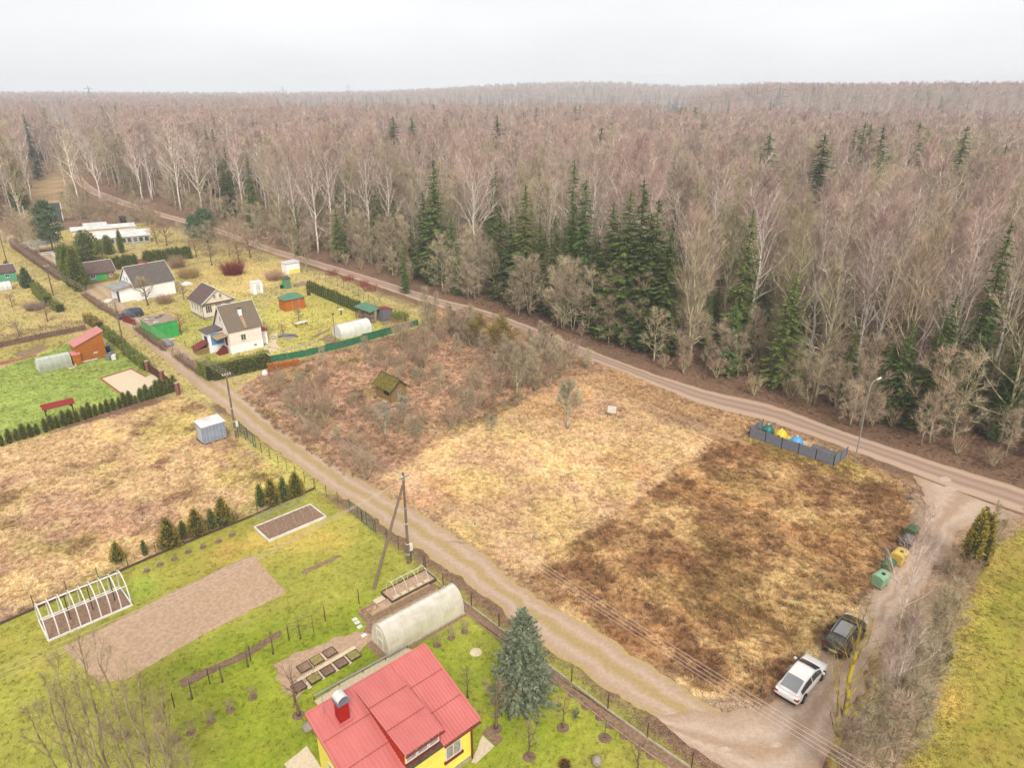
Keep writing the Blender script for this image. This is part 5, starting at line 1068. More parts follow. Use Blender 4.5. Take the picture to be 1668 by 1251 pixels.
# ---------------------------------------------------------------- cars
def car(name, label, p, rz, L, W, Hh, paint, roofline, suv=False):
    """x forward. Body lofted from cross-sections; glass, lamps and wheels are parts"""
    t = thing(name, label, 'car', p, rz); wb = L * .585; xr = -L / 2 + L * .2; xf = xr + wb; wr = .34 if not suv else .37; hb = Hh * (.60 if not suv else .62)
    st = [(-.5, .42, .62, .80), (-.485, .28, .80, .93), (-.42, .24, .97, .98), (-.25, .22, 1.0, .99), (0, .22, 1.0, .985), (.22, .22, 1.0, .97), (.36, .22, .93, .95), (.455, .24, .80, .90), (.49, .30, .66, .80), (.5, .42, .56, .66)]
    if suv: st[0] = (-.5, .45, .80, .86); st[1] = (-.485, .32, .96, .94)
    else: st[1] = (-.485, .28, .90, .93); st[0] = (-.5, .45, .74, .84)
    v = []; n = 9
    for fx, zb, zt, ww in st:
        x_ = fx * L; hw = W / 2 * ww; zt = hb * zt; sec = [(-hw * .82, zb), (-hw * .985, zb + .08), (-hw, zb + (zt - zb) * .5), (-hw * .965, zt - .07), (-hw * .80, zt), (0, zt + .035)]
        sec = sec + [(-a, b) for a, b in reversed(sec[:-1])]; v += [(x_, a, b) for a, b in sec]
    k = 11; f = []
    for i_ in range(len(st) - 1):
        for j in range(k - 1): f.append((i_ * k + j, (i_ + 1) * k + j, (i_ + 1) * k + j + 1, i_ * k + j + 1))
        f.append((i_ * k + k - 1, (i_ + 1) * k + k - 1, (i_ + 1) * k, i_ * k))
    f += [tuple(range(k)), tuple((len(st) - 1) * k + j for j in range(k - 1, -1, -1))]
    b = MB().add(v, f).build('body', paint, t, smooth=True); sb = b.modifiers.new('sub', 'SUBSURF'); sb.levels = sb.render_levels = 2
    bvl = lambda fx: np.interp(fx, [q[0] for q in st], [q[2] * hb for q in st])
    # cabin: stations (fx, z, half width factor)
    rl = roofline; v = []
    for fx, z, ww in rl:
        x_ = fx * L; hw = W / 2 * ww; zb = bvl(fx) - .06; v += [(x_, -W / 2 * .93, zb), (x_, -hw - .03, zb + (z - zb) * .55), (x_, -hw * .93, z - .05), (x_, -hw * .6, z), (x_, 0, z + .02), (x_, hw * .6, z), (x_, hw * .93, z - .05), (x_, hw + .03, zb + (z - zb) * .55), (x_, W / 2 * .93, zb)]
    k = 9; f = [(i_ * k + j, (i_ + 1) * k + j, (i_ + 1) * k + j + 1, i_ * k + j + 1) for i_ in range(len(rl) - 1) for j in range(k - 1)] + [tuple(range(k)), tuple((len(rl) - 1) * k + j for j in range(k - 1, -1, -1))]
    cb = MB().add(v, f).build('cabin', paint, t, smooth=True); sb = cb.modifiers.new('sub', 'SUBSURF'); sb.levels = sb.render_levels = 2
    z0 = lambda fx: np.interp(fx, [q[0] for q in rl], [q[1] for q in rl]); wf = lambda fx: np.interp(fx, [q[0] for q in rl], [q[2] for q in rl])
    fr, r1, r2, rr = rl[-1][0], rl[-3][0], rl[2][0], rl[0][0]
    def glass_strip(fa, fb, nm, m, inset, up):
        n_ = 6; vv = []
        for i_ in range(n_ + 1):
            fx = fa + (fb - fa) * i_ / n_; hw = W / 2 * wf(fx) * inset
            for j in range(5): s_ = -1 + j / 2; vv.append((fx * L, s_ * hw, z0(fx) + up + .022 * (1 - s_ * s_) - .02 * (abs(s_) > .9)))
        MB().add(vv, [(i_ * 5 + j, (i_ + 1) * 5 + j, (i_ + 1) * 5 + j + 1, i_ * 5 + j + 1) for i_ in range(n_) for j in range(4)]).build(nm, m, t, smooth=True)
    glass_strip(r1 + .02, fr - .025, 'windshield', 'glass', .86, .025)
    glass_strip(rr + .03, r2 - .01, 'rear_window', 'glass_grey' if not suv else 'glass', .80, .03)
    if suv:
        glass_strip(r2 + .06, r1 - .05, 'roof_glass', 'glass_grey', .62, .012)
        for s_ in (-1, 1): MB().tube([(fx * L, s_ * W / 2 * wf(fx) * .80, z0(fx) + .05) for fx in np.linspace(r2 + .02, r1 - .02, 6)], .022, 5).build('roof_rail', 'chrome', t)
    for s_ in (-1, 1):
        lo, hi = [], []
        for fx in np.linspace(rr + .10, fr - .075, 9):
            zb = bvl(fx) - .06; z = z0(fx); hw = W / 2 * wf(fx); q = .30; hi_t = .93
            lo.append((fx * L, s_ * (W / 2 * .93 + (hw + .03 - W / 2 * .93) * q + .035), zb + (z - zb) * .22)); hi.append((fx * L, s_ * (hw * .955 + .025), zb + (z - zb) * .84))
        MB().add(lo + hi, [(j, j + 1, 10 + j, 9 + j) for j in range(8)]).build('side_window', 'glass', t)
        for fx in ((rr + fr) / 2 + .01,): MB().tube([(fx * L, s_ * (W / 2 * .96 + .02), bvl(fx) + .02), (fx * L, s_ * (W / 2 * wf(fx) * .965 + .03), z0(fx) - .08)], .025, 4).build('pillar', paint if not suv else 'dark_metal', t)
        B((fr - .10) * L, (fr - .10) * L + .14, min(s_ * W * .5, s_ * W * .6), max(s_ * W * .5, s_ * W * .6), hb * .98, hb * .98 + .13).build('mirror', paint, t)
        B(-L / 2 + .02, -L / 2 + .24, min(s_ * W * .30, s_ * W * .465), max(s_ * W * .30, s_ * W * .465), hb * .70, hb * .83).build('tail_lamp', 'tail_red', t)
        B(L / 2 - .42, L / 2 - .10, min(s_ * W * .24, s_ * W * .425), max(s_ * W * .24, s_ * W * .425), hb * .60, hb * .75).build('headlight', 'lamp_glass', t)
        for xx in (xr, xf):
            yy = s_ * (W / 2 - .10); wh = MB().tube([(xx, yy - .11, wr), (xx, yy + .12 * 1, wr)], wr, 18).build('wheel', 'tyre', t)
            MB().lathe([(wr * .62, 0), (wr * .5, .02), (.06, .03)], 12).build('rim', 'rim', wh, loc=(xx, s_ * (W / 2 + .02), wr)).rotation_euler = (-s_ * math.pi / 2, 0, 0)
            MB().tube([(xx, s_ * (W / 2 - .30), wr + .02), (xx, s_ * (W / 2 + .004), wr + .02)], wr * 1.14, 18).build('wheel_arch', 'dark_metal', t)
    B(-L / 2 - .03, -L / 2 + .06, -.26, .26, hb * .52, hb * .52 + .11).build('number_plate', 'plate', t)
    B(-L / 2 + .005, -L / 2 + .10, -W * .40, W * .40, .26, .40).build('rear_bumper_trim', 'dark_metal', t)
    if suv: B(-L / 2 - .015, -L / 2 + .06, -W * .34, W * .34, hb * .66, hb * .69).build('chrome_strip', 'chrome', t)
    return t
sed = [(-.47, .98, .80), (-.38, 1.12, .78), (-.22, 1.40, .76), (-.06, 1.455, .77), (.07, 1.42, .77), (.16, 1.24, .80), (.29, .90, .86)]
su = [(-.495, 1.05, .84), (-.46, 1.30, .80), (-.40, 1.60, .76), (-.10, 1.69, .78), (.05, 1.66, .78), (.12, 1.5, .80), (.27, 1.08, .86)]
cA = (g(1274, 1142) + g(1330, 1092)) / 2; cdir = g(1335, 1111) - g(1304.7, 1147.6); car('white_sedan', 'white sedan parked on the side lane, nearest the camera', cA + Vector((.1, .1, .024)), math.atan2(cdir.y, cdir.x), 4.9, 1.84, 1.46, 'car_white', sed)
s0, s1 = g(1377, 1071), g(1404, 1036); sdir = s1 - s0; car('dark_suv', 'dark brown estate car with roof rails parked behind the white sedan', (g(1344, 1060) + g(1404, 1030)) / 2 + Vector((0, 0, .024)), math.radians(46), 4.7, 1.88, 1.7, 'car_grey', su, True)
car('blue_car', 'dark blue car parked beside the white house across the lane', g(212, 517), math.radians(222), 4.5, 1.75, 1.5, 'car_blue', su, False)

# ---------------------------------------------------------------- cottages and sheds beyond the lane
n1 = g(378, 577); t = gable('steep_roof_house', 'cream house with steep streaked grey roof behind the big clipped hedge', 'house', n1, 5.2, 5.2, 3.9, 7.2, 'x', 'cream_wall', 'slate_moss', .3, plinth=(1.2, 'white_wall'))
window(t, 'y', 1.75, 1.85, .85, 1.0); window(t, 'y', 3.6, .45, .6, .45, glass='plank_old', frame='white_wall', bars=0, off=-.045, sill=False); window(t, 'x', 2.3, 4.7, .6, .95); chimney(t, 2.7, 1.3, 4.8, 6.6, .5, 'white_wall')
MB().slab((2.45, -.28, 3.86), (2.95, -.28, 3.86), (2.95, 1.1, 5.6), (2.45, 1.1, 5.6), .03).build('roof_patch', 'board', t)
B(-2.3, -.001, 2.6, 5.1, 0, 3.3).build('porch_wall', 'white_wall', t); MB().slab((-2.7, 2.2, 3.4), (.1, 2.2, 3.75), (.1, 5.3, 3.75), (-2.7, 5.3, 3.4), .1).build('porch_roof', 'slate', t)
B(-1.9, -.02, 2.52, 2.599, 1.3, 3.1).build('blue_panel', 'bin_blue', t); MB().slab((-1.9, .4, 2.65), (.0, .4, 2.95), (.0, 2.6, 3.1), (-1.9, 2.6, 2.8), .06).build('awning', 'board', t)
window(t, 'x', 3.0, 1.6, 1.2, 1.0, off=-2.3, bars=2, frame='gate_brown'); B(-.07, -.005, .9, 1.7, 1.15, 3.0).build('door', 'gate_brown', t)
st_ = None
for k in range(5): B(-.6 - k * .28, -.3 - k * .28 + .02, .7, 2.0, 0, 1.1 - k * .22).build('step', 'maroon', t)
MB().slab((-4.4, 2.7, 1.0), (-2.32, 2.7, 1.75), (-2.32, 5.0, 1.75), (-4.4, 5.0, 1.0), .08).build('cellar_roof', 'maroon', t); B(-4.2, -2.33, 2.9, 4.8, 0, .95).build('cellar_wall', 'plank_old', t)
B(5.2, 6.6, 1.2, 3.4, 0, 2.2).build('annex', 'white_wall', t); MB().slab((5.2, .9, 2.5), (6.9, .9, 2.25), (6.9, 3.6, 2.25), (5.2, 3.6, 2.5), .08).build('annex_roof', 'tile_red', t); door(t, 'y', 5.5, .75, 1.9, 'white_paint', off=1.2)
n2 = g(333, 521); t = gable('veranda_cottage', 'small white cottage with brown roof and glazed veranda', 'house', n2, 5.8, 6.0, 3.0, 5.2, 'y', 'beige_wall', 'slate_brown', .35, plinth=(.45, 'stone'))
for u0 in (.5, 2.3, 4.1): window(t, 'y', u0, 1.1, 1.15, 1.35, bars=2, frame='white_paint')
for u0 in (.5, 1.8, 3.1, 4.4): window(t, 'x', u0, 1.1, .7, 1.35, bars=1)
window(t, 'y', 2.15, 3.5, .5, .75); window(t, 'y', 3.2, 3.5, .5, .75); B(-.35, 6.1, -.42, -.001, 2.72, 2.86).build('eave_board', 'slate_brown', t); MB().tube([(-.05, -.08, .2), (-.05, -.08, 2.75)], .04, 6).build('downpipe', 'dark_metal', t)
n3 = g(224, 490); t = gable('white_house', 'white house with grey roof and smoking chimney beside the blue car', 'house', n3, 7.8, 6.4, 2.9, 6.2, 'x', 'white_wall', 'slate', .25, rz=math.radians(50))
B(-2.6, -.001, 1.0, 5.0, 0, 2.9).build('porch_wall', 'white_wall', t); MB().slab((-3.6, .4, 2.85), (.1, .4, 3.3), (.1, 5.4, 3.3), (-3.6, 5.4, 2.85), .1).build('porch_roof', 'grey_flat_roof', t)
window(t, 'x', 2.6, 3.4, .6, .9); window(t, 'x', 3.8, 3.4, .6, .9); door(t, 'x', 1.5, .8, 2.0, 'dark_board', off=-2.6); ch3 = chimney(t, 3.4, 3.5, 5.6, 7.1, .55, 'red_brick_wall'); chimney(t, 4.3, 3.3, 5.6, 6.8, .4, 'red_brick_wall')
for k in range(4): B(-3.2 - k * .3, -2.9 - k * .3, 1.4, 2.9, 0, .7 - k * .17).build('step', 'concrete', t)
t = gable('green_cottage', 'low cottage with grey roof and mint green front behind the big thujas', 'house', g(146, 463), 5.2, 4.5, 2.3, 4.2, 'x', 'plank_old', 'slate_brown', .4)
B(.2, 3.6, -.06, -.002, .5, 2.1).build('front_panel', 'teal_paint', t); window(t, 'y', .5, 1.1, .9, .9, off=-.062, frame='white_paint'); B(1.9, 3.4, -.09, -.065, .7, 2.0).build('door_panel', 'green_paint', t); window(t, 'y', 4.1, 1.0, .6, .9)
t = mono('long_cabin', 'long low beige building with white flat roof near the forest', 'building', g(121, 394), 15.5, 4.5, 2.9, 2.9, 3.2, 'beige_wall', 'white_roof', .35, rz=math.radians(32))
for u0 in (2.0, 5.0, 8.5, 11.5): window(t, 'y', u0, 1.1, 1.3, .9, bars=1)
B(3, 9, 4.8, 8.5, 0, 3.6).build('rear_block', 'white_roof', t)
t = mono('white_roof_barn', 'long building with bright white roof and glazed front beyond the conifers', 'building', g(158, 402), 13.0, 4.0, 2.1, 2.1, 3.0, 'poly_green', 'white_roof', .3, rz=math.radians(28))
for k in range(9): window(t, 'y', .4 + k * 1.4, .5, 1.1, 1.3, bars=0, sill=False, frame='white_paint')
t = mono('beige_annex', 'beige hut with pale metal roof beside the brown hedge of the far lane', 'hut', g(104, 442), 3.6, 8.0, 2.7, 2.9, 2.7, 'beige_wall', 'grey_metal_light', .2)
for u0 in (1.2, 3.4, 5.6): window(t, 'x', u0, 1.3, .8, .7)
t = thing('carport', 'pale ribbed shelter roof on posts behind the brown hedge', 'shelter', g(44, 417), A)
MB().slab((0, 0, 2.2), (8, 0, 2.5), (8, 6.5, 2.5), (0, 6.5, 2.2), .1).build('roof', 'grey_flat_roof', t)
for x_ in (.2, 7.8):
    for y_ in (.2, 3.2, 6.3): MB().tube([(x_, y_, 0), (x_, y_, 2.15 + .03 * x_)], .07, 5).build('post', 'wood_pole', t)
t = thing('white_pergola', 'white timber pergola frame beside the beige hut', 'pergola', g(73, 432), A)
for x_ in (0, 2.6):
    for y_ in (0, 2.2): B(x_ - .08, x_ + .08, y_ - .08, y_ + .08, 0, 2.5).build('post', 'white_paint', t)
for y_ in (0, 2.2): B(-.3, 2.9, y_ - .07, y_ + .07, 2.5, 2.65).build('beam', 'white_paint', t)
t = gable('green_hut', 'green hut with rusty red roof at the left edge', 'hut', g(2, 461), 3.0, 4.2, 2.2, 3.4, 'x', 'teal_paint', 'slate_brown', .3); window(t, 'y', 1, 1, .8, .8)
tunnel('small_polytunnel', 'small white film greenhouse at the left edge beside the green hut', g(0, 475), 2.2, 2.2, 1.7, 'poly_white', 'galv', 3)
for px, tp, wd_, lab in (((42, 366), 337, 1.2, 'narrow leaning black panel with white edge at the far left'), ((103, 361), 331, 4.0, 'tall leaning black panel with white edge behind the pine')):
    p = g(*px); h = hgt(px[0], px[1], tp); t = thing('solar_panel', lab, 'panel', p, math.radians(25))
    MB().slab((-wd_, 0, .2), (0, 0, .2), (0, h * .35, h), (-wd_, h * .35, h), .12).build('panel', 'dark_metal', t); MB().tube([(.08, 0, .2), (.08, h * .35, h)], .14, 4).build('edge_frame', 'white_paint', t)
    for x_ in (-wd_ * .8, -.3): MB().tube([(x_, h * .33, h * .9), (x_, h * .6, 0)], .06, 5).build('prop', 'galv', t)
t = mono('black_outhouse', 'small black outhouse beside the forest edge beyond the white roofs', 'outhouse', g(199, 368), 1.5, 1.5, 2.6, 2.6, 2.8, 'dark_metal', 'dark_metal'); door(t, 'y', .3, .8, 2, 'dark_metal')
t = mono('white_outhouse', 'small white and dark outhouse at the end of the white roofed building', 'outhouse', g(208, 381), 1.6, 1.4, 2.3, 2.3, 2.5, 'white_wall', 'dark_metal'); door(t, 'y', .6, .8, 1.9, 'dark_metal')
# the green garage and neighbours
t = mono('green_garage', 'bright green flat-roofed garage beside the lane', 'garage', g(250, 556), 4.2, 5.2, 2.7, 2.8, 2.7, 'green_paint', 'wood_grey', .12)
for k in range(9): rg = random.Random(k); x_, y_ = rg.uniform(.3, 3.4), rg.uniform(.4, 4.4); o = B(-.35, .35, -.25, .25, 0, .06).build('roof_scrap', ('wood_grey', 'white_roof', 'slate')[k % 3], t, loc=(x_, y_, 2.86), rz=rg.uniform(0, 3))
for k in range(1, 4): B(-.03, -.002, k * 1.3 - .02, k * 1.3 + .02, .05, 2.6).build('seam', 'green_roof', t)
for k in range(1, 4): B(k * 1.05 - .02, k * 1.05 + .02, -.03, -.002, .05, 2.6).build('seam', 'green_roof', t)
solo('white_plank', B(-.9, .9, -.18, .18, .25, .32).mesh('white_plank', 'white_paint'), 'white plank leaning before the green garage', 'plank', g(277, 556), A)
m = MB().lathe([(1.0, 0), (.95, .35), (.7, .75), (.3, 1.0)], 10); solo('tarp_heap', m.mesh('tarp_heap', 'tarp', True), 'grey tarpaulin heap at the corner of the green garage', 'heap', g(273, 563))
t = mono('brown_shed', 'orange-brown timber shed with pink sloping roof and a white bird mark', 'shed', g(128, 592), 4.0, 2.9, hgt(128, 592, 565), hgt(171, 583, 541), hgt(128, 592, 565), 'plank_brown', 'pink_roof', .2)
for k in range(11): B(.0, 4.0, -.012, -.002, .2 + k * .22, .215 + k * .22).build('plank_joint', 'dark_board', t)
bd = MB(); bd.wallprism([(0, .0), (.35, .12), (.75, .0), (.55, .2), (.8, .38), (.45, .25), (.2, .3)], (2.2, -.03, .95), (1, 0, 0), (0, 0, 1), (0, .02, 0)); bd.build('bird_mark', 'white_paint', t); B(.4, 2.6, -.1, -.02, .05, .2).build('white_board', 'white_paint', t)
t = mono('locker_box', 'small orange wooden locker with pink lid beside the brown shed', 'box', g(121, 595), 1.1, 1.0, 1.5, 1.5, 1.8, 'plank_orange', 'pink_roof', .06); door(t, 'y', .15, .8, 1.3, 'plank_brown')
solo('white_hose', MB().tube([(0, 0, .3), (.2, -.4, .15), (.0, -.9, .04), (-.5, -1.2, .04)], .06, 6).mesh('white_hose', 'white_paint'), 'white bent pipe on the grass in front of the orange locker', 'pipe', g(124, 596))
tunnel('lawn_greenhouse', 'small pale arched greenhouse on the green lawn beside the brown shed', g(66, 608), 4.2, 2.3, 1.95, 'poly_green', 'white_paint', 6, base='concrete')
p = g(101, 686); t = thing('well_shelter', 'narrow red tiled shelter roof on dark posts beside the thuja row', 'shelter', p, math.radians(40)); W2 = 1.55
for s_ in (-1, 1): 
    q = [(-W2 - .2, s_ * .75, 2.22), (W2 + .2, s_ * .75, 2.22), (W2 + .2, 0, 2.7), (-W2 - .2, 0, 2.7)]; q = q if s_ < 0 else [q[1], q[0], q[3], q[2]]
    r_ = MB().slab(*q, .07).build('roof_slope', 'tile_red', t); mm = MB()
    for k in range(4): y_ = s_ * (.72 - .19 * k); mm.box(-W2 - .21, W2 + .21, min(y_, y_ - s_ * .04), max(y_, y_ - s_ * .04), 2.23 + .122 * k, 2.29 + .122 * k)
    mm.build('tile_course', 'tile_red', r_)
for x_ in (-W2 + .1, W2 - .1):
    B(x_ - .07, x_ + .07, -.07, .07, 0, 2.25).build('post', 'dark_board', t); MB().tube([(x_, -.02, 1.6), (x_ + (.4 if x_ < 0 else -.4), -.02, 2.2)], .05, 4).build('brace', 'dark_board', t); B(x_ - .06, x_ + .06, -.6, .6, 2.1, 2.2).build('tie_beam', 'dark_board', t)
t = mono('metal_shed', 'small light grey metal shed with white roof on the brown field', 'shed', g(333, 725), 2.7, 2.0, 2.15, 2.15, 2.35, 'grey_metal', 'white_roof', .08)
B(-.12, 2.95, -.15, 2.1, 0, .1).build('pallet', 'dark_board', t); B(-.02, -.002, .35, 1.0, .12, 1.9).build('sliding_door', 'grey_metal_light', t); B(-.02, -.002, 1.02, 1.65, .12, 1.9).build('sliding_door', 'grey_metal_light', t)
for k in range(6): B(.35 + k * .4, .38 + k * .4, -.02, -.002, .12, 2.1).build('seam', 'grey_metal_light', t)
# middle garden
t = thing('orange_shed', 'orange timber shed with green hipped roof on the middle lawn', 'shed', g(466, 508), A); lx, ly, h = 4.0, 2.6, 2.2
B(0, lx, 0, ly, 0, h).build('wall', 'plank_orange', t); MB().add([(-.3, -.3, h), (lx + .3, -.3, h), (lx + .3, ly + .3, h), (-.3, ly + .3, h), (1.2, ly / 2, h + .9), (lx - 1.2, ly / 2, h + .9)], [(0, 1, 5, 4), (2, 3, 4, 5), (3, 0, 4), (1, 2, 5), (3, 2, 1, 0)]).build('roof', 'green_roof', t)
for x_ in (1.3, 2.7): B(x_, x_ + .2, -.04, -.002, 0, h - .05).build('pale_post', 'stone', t)
t = mono('white_cabinet', 'plain white box cabin on the grass left of the orange shed', 'cabin', g(414, 480), 2.0, 1.6, 2.3, 2.3, 2.45, 'white_wall', 'white_roof', .05); door(t, 'y', .6, .8, 2.0, 'white_paint')
t = mono('white_kiosk', 'white and yellow cabin beside the forest road', 'cabin', g(468, 447), 3.2, 2.4, 2.4, 2.4, 2.5, 'white_wall', 'white_roof', .2); B(.5, 3.1, -.03, -.002, .1, .9).build('yellow_panel', 'yellow_wall', t)
t = mono('green_toilet', 'narrow green garden toilet with flat roof', 'outhouse', g(465, 471), 1.3, 1.3, 2.1, 2.1, 2.3, 'green_paint', 'slate_brown', .15); door(t, 'y', .25, .8, 1.8, 'slate_panel')
solo('round_bin', MB().lathe([(.3, 0), (.34, .7), (.3, .75)], 10).mesh('round_bin', 'dark_metal'), 'small black bin beside the green garden toilet', 'bin', g(459, 470))
t = thing('log_stack', 'low stack of pale planks beside the green garden toilet', 'wood stack', g(482, 468), A)
for k in range(6): B(0, 2.6, k * .16, k * .16 + .14, .0, .5 + .06 * (k % 3)).build('plank', 'wood_grey', t)
solo('brown_barrel', MB().lathe([(.3, 0), (.36, .5), (.3, 1.0)], 10).mesh('brown_barrel', 'gate_brown', True), 'brown barrel on the lawn behind the orange shed', 'barrel', g(503, 481))
t = mono('wood_shed', 'open log shed with green metal roof by the net fence', 'shed', g(611, 526), .25, 4.9, 2.1, 2.1, 2.2, 'wood_grey', 'green_roof', .05)
MB().slab((-1.0, -.2, 2.15), (1.4, -.2, 2.6), (1.4, 5.2, 2.6), (-1.0, 5.2, 2.15), .06).build('roof_sheet', 'green_roof', t); rg = random.Random(8); lg = MB()
for k in range(150): y_, z_ = rg.uniform(.2, 4.7), rg.uniform(.1, 1.7) * (.75 + .25 * rg.random()); lg.tube([(-.55 + rg.uniform(-.1, .1), y_, z_), (-.05, y_, z_)], .09, 6)
lg.build('logs', 'wood_grey', t)['kind'] = 'stuff'
for y_ in (.1, 2.4, 4.8): MB().tube([(-.85, y_, 0), (-.85, y_, 2.15)], .06, 5).build('post', 'dark_board', t)
t = mono('grey_shed', 'narrow dark grey shed with red roof edge at the end of the log shed', 'shed', g(626, 526), 1.9, 2.3, 2.5, 2.2, 2.5, 'slate_panel', 'tile_red', .1)
for k in range(5): B(.2 + k * .36, .22 + k * .36, -.02, -.002, .05, 2.1).build('seam', 'dark_metal', t)
tunnel('film_tunnel', 'bright white film tunnel greenhouse beside the green net fence', g(557, 553), 5.9, 2.9, 2.15, 'poly_white', 'white_paint', 6, base=None)
t = thing('garden_table', 'long white garden table with bench on the middle lawn', 'table', g(483, 534), A); B(0, 2.3, 0, .7, .68, .75).build('table_top', 'white_paint', t)
for x_ in (.1, 2.1):
    for y_ in (.08, .6): B(x_, x_ + .08, y_, y_ + .08, 0, .68).build('leg', 'dark_board', t)
t = thing('bird_table', 'small white-topped feeder on a post near the film tunnel', 'feeder', g(556, 513), A); MB().tube([(0, 0, 0), (0, 0, 1)], .12, 6).build('post', 'dark_board', t); B(-.45, .45, -.3, .3, 1, 1.12).build('tray', 'white_paint', t)
t = thing('stone_grill', 'small pale stone grill at the right end of the middle garden', 'grill', g(627, 529), A); B(-.4, .4, -.3, .3, 0, .8).build('body', 'stone', t); B(-.45, .45, -.35, .35, .8, .88).build('top', 'slate_brown', t)
t = thing('tyre_ring', 'dark half-ring flower border before the cream house', 'border', g(469, 551)); MB().tube([(1.5 * math.cos(a), 1.2 * math.sin(a), .25) for a in [math.pi * (.1 + .1 * k) for k in range(10)]], .22, 6).build('ring', 'tarp', t); MB().lathe([(1.0, 0), (.8, .12), (.2, .2)], 10).build('stones', 'stone', t)
t = thing('lamp_mast', 'thin dark mast with a box on top beside the green net fence', 'mast', g(548, 571)); hm = hgt(548, 571, 513); MB().tube([(0, 0, 0), (0, 0, hm)], .05, 6).build('post', 'wood_pole', t); B(-.15, .15, -.15, .15, hm, hm + .3).build('nest_box', 'wood_pole', t)
patch('stone_path', [(428, 572), (440, 545), (452, 540), (450, 560), (458, 566), (436, 580)], 'paving_pale', z=.015, jit=.1); patch('tunnel_bed', [(520, 553), (535, 545), (557, 555), (540, 565)], 'soil_dark', z=.015, jit=.15); patch('long_path', [(455, 571), (520, 553), (522, 556), (458, 574)], 'concrete', z=.017, jit=.08); patch('soil_row', [(508, 548), (536, 535), (538, 538), (512, 551)], 'soil_dark', z=.015, jit=.15)
P = [g(*q) for q in ((437, 593), (500, 580), (560, 566), (620, 549), (682, 530))]; t = thing('net_fence', 'green net fence on posts along the edge of the brown thicket', 'fence', P[0])
for a, b in zip(P[:-1], P[1:]):
    n = max(1, round((b - a).length / 3)); d_ = (b - a) / n; e_ = d_.normalized(); s_ = Vector((-e_.y, e_.x, 0)) * .012
    for k in range(n):
        p, q = a + d_ * k - P[0] + e_ * .05, a + d_ * (k + 1) - P[0] - e_ * .05; hj = 1.25 + .12 * math.sin(k * 2.1 + p.x)
        MB().add([p - s_, q - s_, q + s_, p + s_] + [p - s_ + Vector((0, 0, hj)), q - s_ + Vector((0, 0, hj - .08)), q + s_ + Vector((0, 0, hj - .08)), p + s_ + Vector((0, 0, hj))], [(3, 2, 1, 0), (4, 5, 6, 7), (0, 1, 5, 4), (1, 2, 6, 5), (2, 3, 7, 6), (3, 0, 4, 7)]).build('net_panel', 'green_net', t)
        MB().tube([p - e_ * .05, p - e_ * .05 + Vector((0, 0, 1.5))], .03, 5).build('post', 'post_dark', t)
rg = random.Random(2); t = thing('firewood_pile', 'reddish firewood pile at the end of the green net fence', 'wood pile', g(440, 607), math.radians(38)); lg = MB()
for k in range(420):
    x_ = rg.uniform(0, 4.6); z_ = rg.uniform(.08, 1.25 * (1 - .25 * x_ / 4.6)); lg.tube([(x_, rg.uniform(-.08, .08), z_), (x_ + rg.uniform(-.1, .1), .9, z_)], rg.uniform(.06, .11), 5)
lg.build('logs', 'wood_cut', t)['kind'] = 'stuff'
solo('white_sack', MB().lathe([(.45, 0), (.5, .35), (.35, .75), (.08, .9)], 8).mesh('white_sack', 'white_paint', True), 'white sack leaning at the left end of the firewood pile', 'sack', g(432, 612))
t = gable('mossy_hut', 'derelict little hut with mossy roof in the brown thicket', 'hut', g(638, 657), 2.5, 3.6, 1.9, 3.0, 'y', 'plank_old', 'moss_roof', .35, trim='dark_board'); door(t, 'y', .9, .8, 1.7, 'wood_grey'); B(-.02, -.002, .5, 1.7, .9, 1.5).build('opening', 'dark_metal', t)
t = thing('old_bench', 'grey broken bench at the left of the brown thicket', 'bench', g(462, 648), math.radians(30)); B(0, 1.8, 0, .4, .42, .48).build('seat', 'wood_grey', t); B(0, 1.8, .42, .47, .5, .9).build('backrest', 'wood_grey', t); B(.1, .2, .05, .35, 0, .42).build('leg', 'wood_grey', t); B(1.6, 1.7, .05, .35, 0, .42).build('leg', 'wood_grey', t)
# gate of the paved yard
G0, G1, G2 = g(242, 606), g(266, 622), g(291, 643)
t = thing('driveway_gate', 'brown slatted gate between brick pillars at the paved yard', 'gate', G0)
for p in (G0, G1, G2):
    q = p - G0; pl = MB().box(q.x - .22, q.x + .22, q.y - .22, q.y + .22, 0, 1.7).build('pillar', 'brick_red', t); B(q.x - .27, q.x + .27, q.y - .27, q.y + .27, 1.7, 1.78).build('pillar_cap', 'concrete', pl)
for a, b in ((G0, G1), (G1, G2)):
    d_ = b - a; n = 16; lf = thing('gate_leaf', None, None, a - G0); lf.parent = t
    for k in range(n): q = d_ * ((k + .8) / (n + .6)); MB().tube([q + Vector((0, 0, .1)), q + Vector((0, 0, 1.4))], .09, 4).build('slat', 'gate_brown', lf)
    for z in (.3, 1.2): MB().tube([d_ * .04 + Vector((0, 0, z)), d_ * .96 + Vector((0, 0, z))], .04, 4).build('rail', 'gate_brown', lf)
e = thing('brick_edging', 'red brick edging round the paved yard', 'edging', g(164, 617))
for a, b in (((205, 647), (164, 617)), ((164, 617), (214, 601)), ((214, 601), (238, 614))):
    pa, pb = g(*a) - g(164, 617), g(*b) - g(164, 617); n = max(2, int((pb - pa).length / .9))
    for k in range(n): MB().tube([pa.lerp(pb, k / n) + Vector((0, 0, .02)), pa.lerp(pb, (k + .94) / n) + Vector((0, 0, .02))], .14, 4).build('brick', 'red_brick_wall', e)
solo('blue_barrel', MB().lathe([(.3, 0), (.36, .45), (.3, .95)], 12).mesh('blue_barrel', 'blue_plastic', True), 'blue barrel among junk between brown shed and hedge', 'barrel', g(177, 573))
